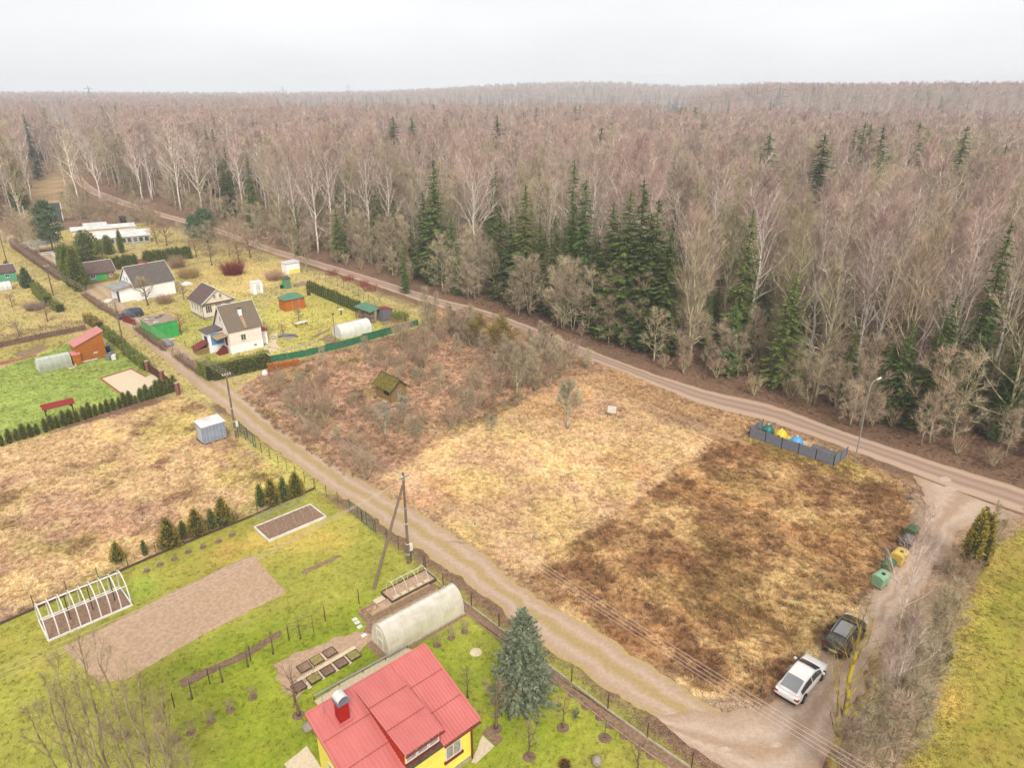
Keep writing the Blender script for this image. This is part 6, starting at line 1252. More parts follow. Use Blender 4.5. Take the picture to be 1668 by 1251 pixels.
for k, (pt, m_) in enumerate([((172, 570), 'dark_metal'), ((181, 580), 'tarp'), ((186, 585), 'white_paint'), ((178, 586), 'slate_panel')]): solo('junk_box', B(-.4, .4, -.3, .3, 0, .5 + .1 * k).mesh('junk_box', m_), '%s clutter beside the brown shed and hedge' % ('black', 'grey', 'white', 'slate grey')[k], 'clutter', g(*pt), k)
for k, (pt, s_, lab) in enumerate([((178, 491), 1, 'white heap beside the steps of the white house'), ((304, 463), 1.2, 'white plastic heap on the dry grass behind the veranda cottage')]):
    solo('white_heap', MB().lathe([(1.2 * s_, 0), (1.0 * s_, .25), (.55 * s_, .5), (.1, .6)], 7, sy=.6).mesh('white_heap', 'white_paint'), lab, 'heap', g(*pt))
t = thing('board_fence', 'reddish brown board fence beside the dark blue car', 'fence', g(200, 524)); dv2 = g(222, 531) - g(200, 524)
for k in range(14): q = dv2 * (k / 14); B(q.x, q.x + .22, q.y, q.y + .04, 0, 1.2).build('board', 'maroon', t)
# ---------------------------------------------------------------- garden conifers, hedges, bushes
col_prof = lambda R: (lambda t: R * (min(1, .55 + 2.2 * t) * (1 - t ** 2.6) ** .75 + .01))
cone_prof = lambda R: (lambda t: R * ((1 - t) ** .85 * min(1, .6 + 3 * t) + .02))
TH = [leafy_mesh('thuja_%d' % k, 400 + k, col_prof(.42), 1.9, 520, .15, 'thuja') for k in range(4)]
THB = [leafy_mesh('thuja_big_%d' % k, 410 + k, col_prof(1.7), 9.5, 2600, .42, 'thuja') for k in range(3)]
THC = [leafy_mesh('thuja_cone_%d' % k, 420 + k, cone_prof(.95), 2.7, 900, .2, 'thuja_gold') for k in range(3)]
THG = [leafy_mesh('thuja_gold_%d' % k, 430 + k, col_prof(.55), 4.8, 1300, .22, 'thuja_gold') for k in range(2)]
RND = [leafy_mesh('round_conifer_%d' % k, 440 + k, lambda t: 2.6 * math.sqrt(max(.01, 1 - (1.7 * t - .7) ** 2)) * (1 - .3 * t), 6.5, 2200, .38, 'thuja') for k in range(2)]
rg = random.Random(21)
row = [(4, 727), (17, 722), (29, 718), (40, 715), (52, 712), (62, 708), (76, 704), (86, 700), (95, 697), (106, 694), (116, 690), (127, 687), (138, 683), (147, 680), (157, 677), (167, 674), (176, 671), (186, 668), (196, 665), (204, 662), (213, 659), (222, 657), (231, 654), (240, 651), (249, 649), (257, 646), (264, 644), (271, 642), (278, 640), (285, 638)]
for k, pt in enumerate(row):
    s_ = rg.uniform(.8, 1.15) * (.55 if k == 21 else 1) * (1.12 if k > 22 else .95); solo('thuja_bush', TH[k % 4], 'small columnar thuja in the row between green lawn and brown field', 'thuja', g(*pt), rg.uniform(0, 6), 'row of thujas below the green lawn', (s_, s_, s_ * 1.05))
for k, (pt, top, kind_, lab) in enumerate([((193, 914), 882, 0, 'lone bright little conifer at the left of the field fence'), ((237, 905), 880, 1, 'slim small thuja left of the bigger field conifers'), ((278, 891), 842, 0, 'broad golden conifer, leftmost of the big ones by the field fence'), ((300, 877), 848, 1, 'slim thuja between the two leftmost broad conifers'), ((322, 871), 827, 0, 'broad golden conifer, second of the big ones by the field fence'), ((347, 861), 828, 1, 'slim thuja beside the third broad conifer'), ((365, 853), 809, 0, 'broad golden conifer, third of the big ones by the field fence'), ((426, 826), 788, 1, 'tall slim thuja, left of the group above the white framed bed'), ((444, 821), 779, 0, 'broad golden conifer above the white framed bed, left of the pair'), ((463, 815), 777, 1, 'slim thuja between the broad pair above the white framed bed'), ((483, 807), 767, 0, 'broad golden conifer nearest the lane above the white framed bed')]):
    h = hgt(pt[0], pt[1], top); me_ = THC[k % 3] if kind_ == 0 else TH[k % 4]; b_ = 2.7 if kind_ == 0 else 1.9; s_ = h / b_; solo('garden_conifer', me_, lab, 'conifer', g(*pt), k, 'conifers along the field fence', (s_ * (1 if kind_ == 0 else .8),) * 2 + (s_,))
for k, (pt, top, lab) in enumerate([((108, 452), 399, 'tall columnar thuja, leftmost of the big trio by the far lane'), ((119, 466), 397, 'tall columnar thuja in the middle of the big trio'), ((131, 474), 401, 'tall columnar thuja, rightmost of the big trio by the far lane')]):
    h = hgt(pt[0], pt[1], top); s_ = h / 9.5; solo('big_thuja', THB[k], lab, 'thuja', g(*pt), k, None, (s_, s_, s_))
solo('round_conifer', RND[0], 'rounded dark conifer behind the big thuja trio', 'conifer', g(146, 428), 0, None, (1.25, 1.25, 1.2)); solo('round_conifer', RND[1], 'small grey-green conifer before the white roofed building', 'conifer', g(178, 414), 1, None, (.6, .6, .75))
for k, (pt, top, lab) in enumerate([((165, 421), 391, 'slim dark conifer right of the rounded one'), ((199, 412), 373, 'tall slim conifer in front of the white roofed building')]): h = hgt(pt[0], pt[1], top); solo('slim_conifer', THB[k], lab, 'conifer', g(*pt), k, None, (h / 14, h / 14, h / 9.5))
solo('blue_conifer', leafy_mesh('blue_conifer', 451, cone_prof(1.6), 4.6, 1300, .3, 'pine'), 'blue-green conifer on the left side of the far lane', 'conifer', g(45, 468)); solo('dark_conifer', leafy_mesh('dark_conifer', 452, cone_prof(1.2), 3.2, 800, .3, 'pine'), 'small dark conifer beside the green hut', 'conifer', g(14, 446))
for k in range(26):
    t_ = k / 25; p = g(503 + 84 * t_, 474 + 36 * t_); solo('thuja_bush', TH[k % 4], 'dense green thuja in the long row across the middle garden', 'thuja', p, rg.uniform(0, 6), 'thuja row across the middle garden', (1.2, 1.2, rg.uniform(1.15, 1.35)))
for k in range(20):
    t_ = k / 19; p = g(238 + 72 * t_, 431 - 10 * t_); solo('thuja_bush', TH[k % 4], 'dark green thuja in the row behind the white house', 'thuja', p, rg.uniform(0, 6), 'thuja row behind the white house', (1.55, 1.55, rg.uniform(1.6, 1.85)))
for k in range(9):
    t_ = k / 8; p = g(178 + 44 * t_, 440 - 4 * t_); solo('thuja_bush', TH[k % 4], 'dark loose thuja behind the green cottage', 'thuja', p, rg.uniform(0, 6), 'thujas behind the green cottage', (2.0, 2.0, rg.uniform(1.5, 1.9)))
for k, pt in enumerate([(1574, 936), (1592, 930), (1580, 924)]): h = hgt(pt[0], pt[1], (832, 836, 826)[k]); solo('golden_thuja', THG[k % 2], 'yellow-green columnar thuja beside the side lane, %s of the clump' % ('left', 'right', 'rear')[k], 'thuja', g(*pt), k, None, (h / 4.8, h / 4.8, h / 4.8))
PN = Kind('pine', [pine_tree(460, 14, 4.2, .25, 80, 1.6), pine_tree(461, 10, 4.0, .12, 70, 1.6)], 'bark_dark', 'pine', False)
plant(PN, 0, 'pine_tree', 'large green pine at the left before the black cabins', 'pine tree', g(88, 414), 0, hgt(88, 414, 329) / 14); plant(PN, 1, 'pine_tree', 'bushy green pine beside the forest road bend', 'pine tree', g(338, 396), 0, hgt(338, 396, 342) / 10); plant(PN, 1, 'pine_tree', 'small pine left of the bushy one near the road bend', 'pine tree', g(318, 392), 2, hgt(318, 392, 352) / 10)
plant(UNDER, 1, 'bare_tree', 'tall grey bare tree beside the large pine at the left', 'tree', g(64, 414), 0, hgt(64, 414, 335) / UNDER.H[1])
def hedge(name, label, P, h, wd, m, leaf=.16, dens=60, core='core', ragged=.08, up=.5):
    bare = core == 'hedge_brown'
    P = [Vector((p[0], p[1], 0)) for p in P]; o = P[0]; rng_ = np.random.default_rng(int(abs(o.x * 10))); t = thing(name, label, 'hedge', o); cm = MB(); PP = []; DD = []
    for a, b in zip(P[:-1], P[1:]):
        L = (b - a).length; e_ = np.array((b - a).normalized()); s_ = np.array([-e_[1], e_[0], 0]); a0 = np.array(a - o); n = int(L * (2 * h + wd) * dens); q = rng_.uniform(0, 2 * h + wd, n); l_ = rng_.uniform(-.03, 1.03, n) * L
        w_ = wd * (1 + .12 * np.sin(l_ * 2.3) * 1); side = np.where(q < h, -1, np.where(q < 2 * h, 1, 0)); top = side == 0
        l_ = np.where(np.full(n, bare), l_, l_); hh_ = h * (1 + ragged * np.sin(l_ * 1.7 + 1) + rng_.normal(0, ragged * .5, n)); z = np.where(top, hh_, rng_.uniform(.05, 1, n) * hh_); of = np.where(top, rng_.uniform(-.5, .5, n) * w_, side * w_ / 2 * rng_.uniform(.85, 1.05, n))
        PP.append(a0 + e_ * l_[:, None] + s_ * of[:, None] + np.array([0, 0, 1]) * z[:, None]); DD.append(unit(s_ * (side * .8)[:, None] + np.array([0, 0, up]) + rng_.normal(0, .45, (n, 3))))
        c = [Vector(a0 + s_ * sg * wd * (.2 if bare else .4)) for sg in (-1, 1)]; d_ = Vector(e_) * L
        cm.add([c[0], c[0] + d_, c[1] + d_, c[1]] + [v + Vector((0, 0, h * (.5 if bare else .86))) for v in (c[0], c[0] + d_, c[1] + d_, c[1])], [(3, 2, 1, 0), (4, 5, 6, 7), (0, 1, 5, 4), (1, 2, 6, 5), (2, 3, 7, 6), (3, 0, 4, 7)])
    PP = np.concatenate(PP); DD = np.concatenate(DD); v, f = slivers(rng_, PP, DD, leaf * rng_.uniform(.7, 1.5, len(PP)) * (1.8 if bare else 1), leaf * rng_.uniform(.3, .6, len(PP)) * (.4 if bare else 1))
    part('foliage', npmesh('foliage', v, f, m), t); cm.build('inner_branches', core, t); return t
hedge('clipped_hedge', 'big clipped green hedge at the corner of the cream house garden', gp((332, 609), (347, 619), (438, 597)), 2.3, 1.5, 'hedge', .2, 90)
hedge('lane_hedge', 'clipped hedge along the lane between pole and driveway gate', gp((205, 576), (240, 603)), 1.6, 1.1, 'hedge', .16, 90)
hedge('lane_hedge', 'clipped hedge along the lane behind the brown shed', gp((173, 548), (203, 571)), 1.7, 1.0, 'hedge', .16, 90)
hedge('lane_hedge', 'short yellowish hedge piece at the far corner of the brown shed', gp((143, 524), (164, 538)), 1.5, 1.2, 'thuja_gold', .18, 80)
hedge('brown_hedge', 'long bare brown hedge across the left above the green lawn', gp((-40, 575), (0, 566), (70, 551), (140, 537)), 1.7, .9, 'hedge_brown', .22, 55, 'hedge_brown', .12, 1)
hedge('brown_hedge', 'dark bare hedge along the far lane beside the shelter roof', gp((24, 404), (62, 430), (100, 457)), 2.0, 1.2, 'hedge_brown', .28, 45, 'hedge_brown', .15, 1)
hedge('brown_hedge', 'bare twiggy hedge along the lane below the green garage', gp((222, 537), (246, 556), (270, 572)), 1.1, .7, 'hedge_brown', .2, 55, 'hedge_brown', .2, 1)
hedge('brown_hedge', 'bare twiggy hedge along the lane left of the big clipped hedge', gp((286, 582), (328, 612)), 1.1, .8, 'hedge_brown', .2, 45, 'hedge_brown', .25, 1)
hedge('brown_hedge', 'thin bare hedge along the lane before the white house', gp((136, 482), (160, 500), (196, 521)), 1.0, .6, 'hedge_brown', .22, 40, 'hedge_brown', .25, 1)
hedge('green_hedge', 'loose green hedge on the left verge of the far lane', gp((60, 478), (80, 498)), 1.9, 1.3, 'thuja', .25, 60, ragged=.15)
hedge('green_hedge', 'low green hedge piece nearest the pole on the left verge', gp((88, 503), (100, 508)), 1.5, 1.4, 'hedge', .2, 60, ragged=.15)
wire_fence('wire_fence', 'low wire fence between the white house and the lane', gp((165, 497), (200, 522)), 1.2, 2.2); wire_fence('wire_fence', 'low dark wire fence across the gardens behind the green garage', gp((282, 571), (340, 550)), .9, 2.5, net=False)
wire_fence('wire_fence', 'low rail fence across the middle garden behind the table', gp((430, 540), (500, 520), (566, 497)), .5, 3.0, net=False, rows=2); wire_fence('mesh_fence', 'grey green mesh fence along the verge beyond the thuja row', gp((512, 452), (560, 470), (610, 497)), 1.5, 2.5)
def spread_bush(name, label, pt, h, wd, m, n, cat='bush', seed=1, bark='bark_dark', lean=.45):
    rng_ = np.random.default_rng(seed); t = thing(name, label, cat, g(*pt)); a = rng_.uniform(0, 6.28, n); rr = np.sqrt(rng_.uniform(0, 1, n)) * wd * .5 * .6; P = np.stack([np.cos(a) * rr, np.sin(a) * rr, np.zeros(n)], 1)
    D = unit(np.stack([np.cos(a) * lean * rr / (wd * .3), np.sin(a) * lean * rr / (wd * .3), np.ones(n)], 1) + rng_.normal(0, .16, (n, 3))); L = h * rng_.uniform(.6, 1.1, n); v, f = slivers(rng_, P, D, L, np.full(n, .045)); part('stems', npmesh('stems', v, f, m), t)
    k = 5; Pt = np.repeat(P, k, 0) + np.repeat(D * L[:, None], k, 0) * rng_.uniform(.35, .95, (n * k, 1)); Dt = unit(np.repeat(D, k, 0) + rng_.normal(0, .5, (n * k, 3))); v, f = slivers(rng_, Pt, Dt, rng_.uniform(.3, .8, n * k), np.full(n * k, .03)); part('twigs', npmesh('twigs', v, f, m), t); return t
spread_bush('red_dogwood', 'large round dark red dogwood bush behind the white box cabin', (380, 447), 3.4, 6.2, 'red_twig', 700, seed=2)
spread_bush('dry_reeds', 'pale straw coloured thicket behind the white house', (308, 452), 2.2, 6.0, 'straw', 700, seed=3); spread_bush('dry_reeds', 'brown dry thicket beside the white house gable', (290, 436), 3.0, 4.5, 'twig_grey', 450, seed=4)
for k, (pt, lab) in enumerate([((542, 448), 'leftmost'), ((566, 457), 'second'), ((590, 466), 'third'), ((603, 474), 'rightmost')]): spread_bush('red_bush', 'low pinkish red twig bush on the road verge, %s of four' % lab, pt, 1.2 + .4 * (k == 3), 4.2, 'red_pale', 110, seed=10 + k)
spread_bush('dark_thicket', 'dark bare thicket beside the white and yellow cabin', (448, 456), 2.2, 5.0, 'twig_grey', 420, seed=15); spread_bush('dark_thicket', 'low dark thicket under the apple tree of the white house', (268, 494), 1.6, 4.0, 'twig_grey', 300, seed=16); spread_bush('vine_cover', 'green creeper mound behind the dark grey shed', (650, 523), 1.7, 4.5, 'hedge', 600, seed=17)
spread_bush('lavender_bush', 'grey rounded bush in the left orchard', (56, 505), 1.5, 3.2, 'wood_grey', 380, seed=18, lean=.9)
# orchard trees of the gardens
AP = Kind('apple', [bare_tree(500 + k, H=5.0, r0=.16, cb=.32, spread=3.0, nl=18, asc=22, nsub=10, ntw=7, twl=.7, tww=.024, sbw=.04, up=.3, limb_r=.5) for k in range(3)], 'fruit_bark', 'twig_grey', False)
for k, (pt, top, lab) in enumerate([((241, 498), 446, 'bare apple tree in front of the white house'), ((78, 524), 488, 'leaning old apple tree in the left orchard'), ((20, 500), 475, 'bare apple tree at the left edge of the orchard'), ((32, 548), 520, 'small bare tree beside the brown hedge'), ((295, 545), 505, 'gnarled bare tree right of the green garage'), ((272, 400), 356, 'round bare tree beyond the dark thuja row'), ((256, 398), 362, 'bare tree left of the round one beyond the thuja row'), ((345, 432), 392, 'bare spreading tree beside the red dogwood'), ((320, 420), 385, 'bare spreading tree behind the dry thicket'), ((390, 428), 385, 'bare tree by the forest road bend'), ((432, 548), 520, 'dark bare tree right of the cream house'), ((487, 522), 500, 'small bare tree behind the orange shed front'), ((462, 548), 525, 'thin bare tree by the half-ring border'), ((300, 488), 462, 'bare drooping tree between white house and cottage'), ((165, 430), 412, 'small bare tree beside the green cottage'), ((408, 420), 378, 'thin bare tree before the forest road')]):
    fruit(pt, top, lab, k, False, AP, wide=1.0, nm='orchard_tree', cat='tree')
YT = Kind('road_tree', [bare_tree(520 + k, H=12, r0=.16, cb=.22, spread=3.6, nl=26, asc=48, nsub=12, ntw=9, twl=.9, tww=.03, sbw=.045, up=.4, stems=1 + k, fan=.14) for k in range(2)], 'bark_aspen', 'twig_aspen', False)
for k, (pt, top, lab) in enumerate([((482, 440), 345, 'pale bushy tree beside the white and yellow cabin'), ((500, 443), 365, 'pale slender tree at the road beside the white and yellow cabin'), ((694, 546), 462, 'tall pale bare tree at the thicket corner by the road'), ((706, 540), 470, 'second pale tree at the thicket corner by the road'), ((842, 648), 560, 'bare olive tree with dark trunk above the dry plot, left of two'), ((869, 638), 556, 'bare olive tree with dark trunk above the dry plot, right of two'), ((1668, 855), 800, 'thin bare tree at the right edge by the road fork'), ((1612, 905), 815, 'bare mossy tree behind the golden thujas')]):
    fruit(pt, top, lab, k, False, YT, wide=1.1 if k < 6 else .9, nm='road_tree', cat='tree')
LI = Kind('lichen_tree', [bare_tree(540 + k, H=5, r0=.13, cb=.3, spread=2.4, nl=20, asc=40, nsub=11, ntw=9, twl=.6, tww=.026, sbw=.04, up=.4, limb_r=.5) for k in range(2)], 'lichen_bark', 'twig_lichen', False)
for k, (pt, top, lab) in enumerate([((924, 698), 612, 'pale lichen covered tree standing in the dry plot'), ((800, 709), 672, 'small leaning lichen tree at the edge of the dry plot'), ((628, 712), 650, 'whitish old fruit tree in the brown thicket'), ((660, 690), 640, 'pale tangled tree behind the whitish fruit tree')]): fruit(pt, top, lab, k, False, LI, wide=1.15, nm='lichen_tree', cat='tree')
GB = Kind('green_bush', [bare_tree(560, H=4.5, r0=.1, cb=.1, spread=2.6, nl=22, asc=35, nsub=10, ntw=9, twl=.8, tww=.03, sbw=.045, stems=4, fan=.35, up=.35)], 'bark_aspen', 'moss_twig', False)
for pt, s_, lab in (((812, 583), 1.35, 'olive green mossy bush in the brown thicket near the road'), ((778, 566), 1.1, 'smaller olive green bush in the thicket near the road')): plant(GB, 0, 'mossy_bush', lab, 'bush', g(*pt), 1, s_)
# the thicket: bare bushes one by one
TP = gp((400, 640), (470, 612), (680, 548), (760, 508), (890, 566), (985, 606), (900, 632), (760, 700), (610, 775), (560, 760), (450, 690)); rng = np.random.default_rng(9); cnt = 0; Pb = []
bx0, bx1 = min(p[0] for p in TP), max(p[0] for p in TP); by0, by1 = min(p[1] for p in TP), max(p[1] for p in TP)
hut = g(638, 650)
while cnt < 150:
    x_, y_ = rng.uniform(bx0, bx1), rng.uniform(by0, by1)
    if not inpoly(np.array([x_]), np.array([y_]), TP)[0] or math.hypot(x_ - hut.x + 1, y_ - hut.y) < 3.2 or (x_ > hut.x - 1 and abs(x_ - hut.x) < 3 and hut.y - 5 < y_ < hut.y) or fbm(np.array([x_]), np.array([y_]), 8, 61)[0] < .40: continue
    if any(math.hypot(x_ - a, y_ - b) < 1.1 for a, b in Pb): continue
    Pb.append((x_, y_)); cnt += 1; s_ = rng.uniform(.25, .72) * (1.3 if y_ > 88 and x_ > -12 else 1)
    if rng.uniform() < .72: plant(BUSH, cnt % 5, 'thicket_bush', 'bare grey-brown bush in the brown thicket beside the lane', 'bush', (x_, y_, 0), rng.uniform(0, 6), s_, 'bushes of the brown thicket')
    else: plant(UNDER, cnt % 4, 'thicket_sapling', 'thin bare sapling in the brown thicket beside the lane', 'sapling', (x_, y_, 0), rng.uniform(0, 6), s_ * .8, 'saplings of the brown thicket')
for k, (pt, s_, lab) in enumerate([((505, 700), 1.5, 'dense dark bush clump nearest the lane in the thicket'), ((598, 782), 1.0, 'dense bush at the left corner of the dry plot'), ((530, 690), 1.2, 'grey bush right of the dense clump in the thicket'), ((480, 680), 1.0, 'grey bush left of the dense clump in the thicket'), ((585, 745), .8, 'small dark bush in the thicket above the plot corner'), ((655, 570), 1.3, 'tall pale bush beside the green net fence end'), ((690, 600), 1.1, 'grey bush in the upper thicket'), ((690, 575), 1.2, 'pale bush at the thicket top near the net fence')]): plant(BUSH, k % 5, 'thicket_bush', lab, 'bush', g(*pt), k, s_)
for k, pt in enumerate([(735, 548), (765, 566), (745, 590), (828, 612), (862, 596), (900, 604), (790, 612), (700, 580), (850, 630), (905, 622), (815, 628)]):
    plant(YT, k % 2, 'thicket_tree', 'taller pale bare tree in the upper thicket near the forest road', 'tree', g(*pt), k * 1.3, (.42, .55, .36, .5, .46)[k % 5], 'taller pale trees of the upper thicket', sxy=1.25)
# the strip between side lane and right lawn
SPY = gp((1402, 1280), (1420, 1180), (1462, 1060), (1545, 925), (1560, 900), (1590, 935), (1555, 1010), (1490, 1190), (1460, 1290)); bx0, bx1 = min(p[0] for p in SPY), max(p[0] for p in SPY); by0, by1 = min(p[1] for p in SPY), max(p[1] for p in SPY); cnt = 0
while cnt < 32:
    x_, y_ = rng.uniform(bx0, bx1), rng.uniform(by0, by1)
    if not inpoly(np.array([x_]), np.array([y_]), SPY)[0]: continue
    cnt += 1; s_ = rng.uniform(.3, .72); plant(BUSH, cnt % 5, 'strip_bush', 'bare brown bush in the strip between side lane and right lawn', 'bush', (x_, y_, 0), rng.uniform(0, 6), s_, 'bushes between side lane and right lawn')
for k, (pt, s_, lab) in enumerate([((1530, 1075), 1.0, 'green needled low conifer among the brown strip bushes'), ((1515, 1095), .7, 'smaller green conifer among the brown strip bushes')]): solo('low_conifer', RND[k], lab, 'conifer', g(*pt), k, None, (.3 * s_, .3 * s_, .28 * s_))
MT = Kind('moss_tree', [bare_tree(580, H=13, r0=.26, cb=.2, spread=5.0, nl=15, asc=46, nsub=8, ntw=6, twl=.8, tww=.02, sbw=.035, up=.35, limb_r=.34, lean=.03)], 'moss_bark', 'moss_twig', False)
tp_ = g(1438, 965, 13.5); plant(MT, 0, 'mossy_tree', 'tall bare tree covered in yellow moss at the lower right', 'tree', (tp_.x - .4, tp_.y, 0), 2.2, 13.5 / MT.H[0])
for k, (q, h, lab) in enumerate([((1508, 850), 11.0, 'slender white birch leaning over the side lane'), ((1492, 1020), 9.0, 'thin pale birch beside the mossy tree'), ((1462, 1050), 8.0, 'thin grey tree right of the mossy tree')]): tp_ = g(q[0], q[1], h); plant(BIRCH, k, 'lane_birch', lab, 'birch tree', (tp_.x, tp_.y, 0), k, h / 24.5, sxy=.9)
for k, (q, h) in enumerate([((1330, 1155), 5.5), ((1375, 1120), 6)]): tp_ = g(q[0] + 60, q[1] + 20, h); plant(UNDER, k, 'lane_sapling', 'bare sapling in front of the mossy tree, %s' % ('left', 'right')[k], 'sapling', (tp_.x, tp_.y, 0), k, h / 7)
for k, (q, h) in enumerate([((1490, 985), 9), ((1512, 1030), 8), ((1535, 985), 8), ((1500, 1100), 7.5), ((1470, 1130), 7), ((1560, 955), 6.5)]):
    tp_ = g(q[0], q[1], h); plant(UNDER, k % 4, 'pale_sapling', 'tall thin pale sapling rising from the strip between side lane and right lawn', 'sapling', (tp_.x, tp_.y, 0), k * 1.4, h / 7.2, 'tall pale saplings of the side lane strip', sxy=.8)
PO = Kind('poplar', [bare_tree(600 + k, H=13, r0=.13, cb=.16, spread=4.0, nl=18, asc=52, nsub=9, ntw=6, twl=.8, tww=.016, sbw=.026, up=.45, stems=3, fan=.14, limb_r=.36) for k in range(3)], 'poplar_bark', 'poplar_twig', False)
for k, (q, h, lab) in enumerate([((50, 1050), 12, 'bare grey-green tree at the lower left corner'), ((95, 1025), 13, 'tall bare tree with upright limbs at the lower left, second'), ((165, 1030), 13, 'tall bare tree with upright limbs at the lower left, middle'), ((215, 1075), 12, 'bare tree right of the tallest at the lower left'), ((262, 1150), 10, 'lowest bare tree, rightmost of the lower left group')]): tp_ = g(q[0], q[1], h); plant(PO, k % 3, 'bare_tree', lab, 'tree', (tp_.x, tp_.y, 0), k * 1.1, h / PO.H[k % 3])
# brushwood round the far bend of the road
for k in range(110):
    q = (rng.uniform(105, 330), rng.uniform(316, 372)) if k < 94 else (rng.uniform(0, 60), rng.uniform(376, 396)); p = g(*q)
    if seg_dist(np.array([p.x]), np.array([p.y]), RL)[0] < 5 or seg_dist(np.array([p.x]), np.array([p.y]), RU)[0] < 5: continue
    plant(BUSH if k % 3 else EDGE, k % 4, 'bend_brush', 'brownish bare brush beside the far road bend', 'bush', p, k, rng.uniform(.8, 1.4) if k % 3 else rng.uniform(.5, .9), 'brush at the far road bend')
for k, pt in enumerate([(360, 408), (374, 418), (402, 408), (425, 426), (346, 416), (300, 397), (420, 398), (332, 408), (440, 412), (388, 396), (310, 408)]):
    plant(EDGE, k % 4, 'verge_tree', 'grey bare bushy tree between the far gardens and the forest road', 'tree', g(*pt), k * 1.9, (.55, .75, .65, .5, .8)[k % 5], 'grey bushy trees along the far garden verge', sxy=1.2)
# cut branches lying in the plot
rg = random.Random(5); PLT = ZONES[6][1]
for k in range(34):
    a_, b_ = rg.random(), rg.random(); p = Vector(PLT[0]).lerp(Vector(PLT[1]), a_).lerp(Vector(PLT[3]).lerp(Vector(PLT[2]), a_), b_); L_ = rg.uniform(1.0, 3.2)
    solo('cut_branch', MB().tube([(0, 0, .12), (L_ * .5, rg.uniform(-.15, .15), .2), (L_, rg.uniform(-.2, .2), .14)], [.05, .04, .015], 5).mesh('cut_branch', 'board'), 'thin pale cut branch lying in the dry plot', 'branch', (p.x, p.y, 0), rg.uniform(0, 6.28), 'cut branches in the dry plot')
for k, pt in enumerate([(1538, 782), (1548, 797), (1180, 1222), (1265, 1215), (1240, 1188), (1330, 1130), (1450, 985)]): patch('pothole', [(pt[0] + (11 + 3 * math.sin(k + j)) * math.cos(j * .628), pt[1] + (4.5 + math.cos(k * 2 + j * 1.7)) * math.sin(j * .628)) for j in range(10)], 'pothole', z=.032, jit=.05, step=.3, seed=k)
# ---------------------------------------------------------------- ground cover: tufts of grass and weeds
def tuft(seed, n, h, spread, wd, m):
    rng_ = np.random.default_rng(seed); a = rng_.uniform(0, 6.28, n); r_ = rng_.uniform(0, spread, n); P = np.stack([np.cos(a) * r_, np.sin(a) * r_, np.zeros(n)], 1); D = unit(np.stack([np.cos(a) * .8, np.sin(a) * .8, rng_.uniform(.3, 1.4, n)], 1) + rng_.normal(0, .3, (n, 3))); v, f = slivers(rng_, P, D, h * rng_.uniform(.5, 1.2, n), np.full(n, wd)); return npmesh('tuft', v, f, m)
M['grass'] = tint_material('grass', 3.0, .25, bump=0, kind='INSTANCER')
TF = [tuft(700 + k, 16, .36, .16, .05, 'grass') for k in range(4)]; TS = [tuft(710 + k, 14, .14, .15, .045, 'grass') for k in range(3)]; TW = [tuft(720 + k, 22, .6, .28, .028, 'grass') for k in range(3)]
def cover(name, label, cat, polys, dens, shapes, scl, gain, seed, mixc=None, mixw=0, thr=None, avoid=(), vary=.30):
    rng_ = np.random.default_rng(seed); PX = []
    for poly in polys:
        P = np.array(poly); ar = (P[:, 0].max() - P[:, 0].min()) * (P[:, 1].max() - P[:, 1].min()); n = int(ar * dens); x_ = rng_.uniform(P[:, 0].min(), P[:, 0].max(), n); y_ = rng_.uniform(P[:, 1].min(), P[:, 1].max(), n); k = inpoly(x_, y_, poly)
        if thr: k &= fbm(x_, y_, thr[0], thr[2]) > thr[1]
        for av in avoid: k &= ~inpoly(x_, y_, av)
        PX.append(np.stack([x_[k], y_[k]], 1))
    PX = np.concatenate(PX); n = len(PX); c = zone_colour(PX[:, 0], PX[:, 1])
    if mixc is not None: c = c * (1 - mixw) + np.array(mixc) * mixw
    c = np.clip(c * gain * np.exp(rng_.normal(0, vary, (n, 1))), .01, .8)
    scatter(name, np.concatenate([PX, np.zeros((n, 1))], 1), rng_.integers(0, len(shapes), n), rng_.uniform(0, 6.28, n), rng_.uniform(scl[0], scl[1], n), shapes, label, cat, tint=c)
zp = [z[1] for z in ZONES]
road_av = [[tuple(q) for q in RU] + [tuple(q) for q in RL[::-1]], gp(*LANE_L) + gp(*LANE_R)[::-1], gp(*SIDE_L) + gp(*SIDE_R)[::-1]]
soil_av = [gp((164, 617), (214, 601), (238, 614), (248, 610), (287, 634), (205, 647)), gp((512, 1143), (560, 1112), (640, 1068), (664, 1056), (690, 1072), (600, 1130), (530, 1162)), gp((463, 1246), (500, 1216), (530, 1262), (490, 1290)), gp((768, 1243), (786, 1199), (805, 1217), (775, 1246)), gp((291, 1110), (400, 1062), (455, 1029), (460, 1035), (405, 1070), (296, 1122)), gp((575, 1030), (720, 955), (750, 1020), (634, 1075)), gp((414, 862), (505, 822), (530, 846), (438, 884)), gp((58, 1015), (190, 955), (210, 985), (80, 1045)), gp((103, 1056), (280, 965), (410, 906), (466, 966), (330, 1035), (205, 1108)), gp((446, 1085), (470, 1070), (585, 1027), (610, 1040), (480, 1140))]
cover('dry_grass', 'dry straw coloured grass of the plots and fields', 'grass', [zp[6], zp[7], zp[9], zp[4]], 10, TF, (.45, 1.15), 1.12, 31, avoid=road_av, vary=.26)
cover('brown_weeds', 'dark brown dead weeds in the field by the side lane', 'weeds', [zp[7]], 8, TW, (.4, 1.0), .9, 32, S(124, 84, 58), .65, (1.6, .5, 27), vary=.45)
cover('thicket_grass', 'brown dead grass under the thicket bushes', 'grass', [zp[5]], 6, TF, (.7, 1.6), 1.0, 33, S(186, 152, 122), .3)
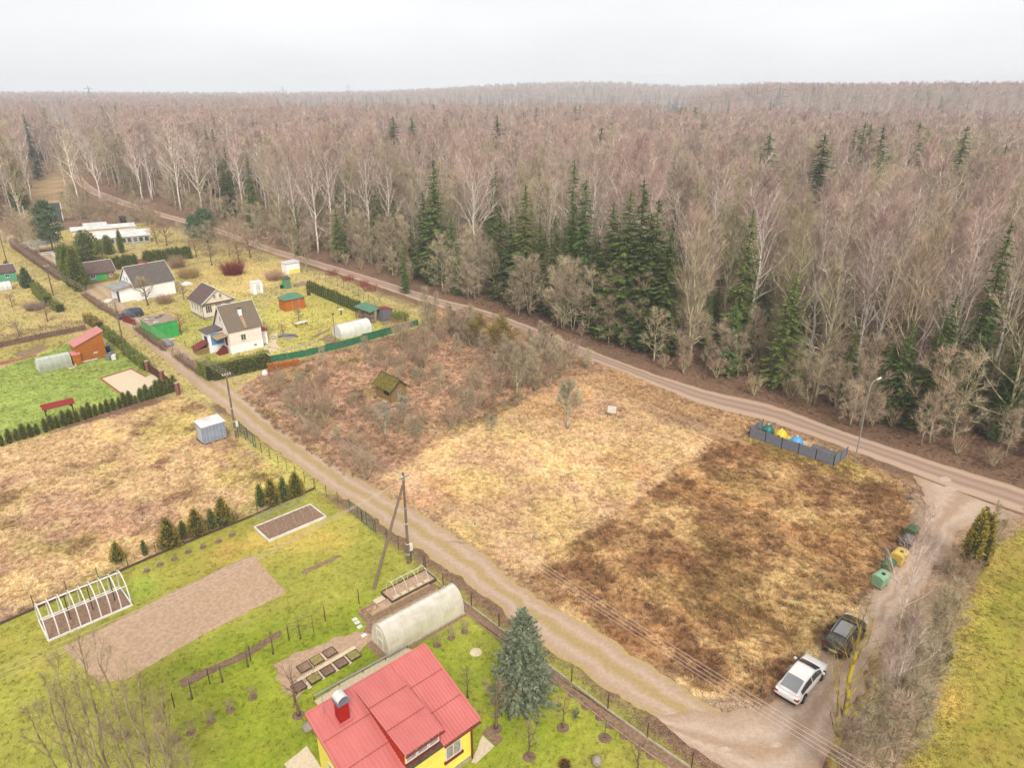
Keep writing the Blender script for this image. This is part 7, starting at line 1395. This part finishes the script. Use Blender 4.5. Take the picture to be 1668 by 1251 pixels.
cover('lawn_grass', 'short green lawn grass of the gardens', 'grass', [zp[12], zp[16]], 7, TS, (.6, 1.3), 1.0, 34, avoid=road_av + soil_av, vary=.10)
cover('right_lawn_grass', 'yellow green grass of the lower right lawn', 'grass', [zp[18]], 7, TS, (.6, 1.3), 1.0, 35, vary=.10)
cover('garden_grass', 'pale rough grass of the far gardens', 'grass', [zp[0]], 2.2, TF, (.5, 1.1), 1.03, 36, avoid=road_av + soil_av, vary=.2)
LB_ = gp((700, 470), (900, 540), (1100, 605), (1300, 668), (1500, 738), (1700, 800), (1668, 720), (1500, 660), (1300, 600), (1100, 560), (900, 500))
cover('forest_litter', 'brown dead stalks and leaves on the forest floor', 'leaf litter', [LB_], 4, TF, (.4, 1.0), .95, 37)
# ---------------------------------------------------------------- far pylons
def pylon(px, top, D, lab):
    az_ = math.atan((px - CX) / FPX * cp); x_, y_ = D * math.sin(az_), D * math.cos(az_); zt = CAM_H + (HOR - top) / (FPX / cp) * D; zb = float(terrain(x_, y_)); h = max(30, zt - zb); t = thing('power_pylon', lab, 'pylon', (x_, y_, zt - h), 0); m = MB(); w_ = h * .075
    for sx_, sy_ in ((-1, -1), (1, -1), (1, 1), (-1, 1)): m.tube([(sx_ * w_, sy_ * w_, 0), (sx_ * w_ * .3, sy_ * w_ * .3, h * .62), (0, 0, h)], .16, 4)
    for k in range(9):
        z0, z1 = h * .62 * k / 9, h * .62 * (k + 1) / 9; wa, wc = w_ * (1 - .7 * k / 9), w_ * (1 - .7 * (k + 1) / 9)
        for s_ in (-1, 1): m.tube([(-wa, s_ * wa, z0), (wc, s_ * wc, z1)], .1, 3); m.tube([(wa, s_ * wa, z0), (-wc, s_ * wc, z1)], .1, 3)
    m.build('tower', 'lattice', t)
    for z, l_ in ((.66, .16), (.78, .2), (.9, .14)): a = MB(); a.tube([(-h * l_, 0, h * z), (0, 0, h * z + 1), (h * l_, 0, h * z)], .16, 4); a.tube([(-h * l_, 0, h * z), (h * l_, 0, h * z)], .12, 4); a.build('crossarm', 'lattice', t)
    return t, h
p1_, h1_ = pylon(1270, 137, 660, 'lattice power pylon on the right of the horizon'); q1_, h2_ = pylon(826, 142, 1050, 'lattice power pylon in the middle of the horizon')
for a in ((145, 140, 1150, 'lattice power pylon at the far left of the horizon'), (461, 140, 1700, 'faint power pylon left of the distant hill'), (568, 136, 1900, 'faint power pylon before the distant hill')): pylon(*a)
for k, (s_, z_) in enumerate(((-.2, .78), (.2, .78), (.14, .9))):
    a = p1_.location + Vector((s_ * h1_, 0, z_ * h1_)); b = q1_.location + Vector((s_ * h2_, 0, z_ * h2_)); n = 24; pts = []
    for j in range(n + 1): u_ = j / n; v_ = a.lerp(b, u_); v_.z -= 10 * 4 * u_ * (1 - u_); pts.append(v_ - a)
    solo('power_line', MB().tube(pts, .09, 3, cap=False).mesh('power_line', 'lattice'), 'thin high-voltage line between the two horizon pylons', 'cable', a, 0, 'high-voltage lines on the horizon')
# ---------------------------------------------------------------- chimney smoke and the haze in the air
def vol(name, dens, c):
    m = bpy.data.materials.new(name); m.use_nodes = True; t = m.node_tree; t.nodes.remove(t.nodes['Principled BSDF']); v = t.nodes.new('ShaderNodeVolumePrincipled'); v.inputs['Color'].default_value = (*c, 1); v.inputs['Density'].default_value = dens
    t.links.new(v.outputs[0], t.nodes['Material Output'].inputs['Volume']); M[name] = m; return m
vol('smoke', .10, (.86, .88, .92)); vol('haze', .00034, (.85, .925, 1.0))
w3 = Matrix.Translation(g(224, 490)) @ Matrix.Rotation(math.radians(50), 4, 'Z') @ Vector((3.4, 3.5, 7.2)); sm_ = MB(); pts = [Vector((-.25 * k, .35 * k + .3 * math.sin(k), .95 * k)) for k in range(10)]
sm_.tube(pts, [.25, .45, .6, .7, .8, .85, .85, .75, .55, .2], 9); o = sm_.build('chimney_smoke', 'smoke', loc=w3); tag(o, 'thin pale smoke rising from the white house chimney', 'smoke', kind='stuff')
hz = MB().box(-2700, 2700, -100, 2750, -1.0, 92).build('haze', 'haze'); tag(hz, 'thin pale haze in the air over the forest', 'haze', kind='stuff')
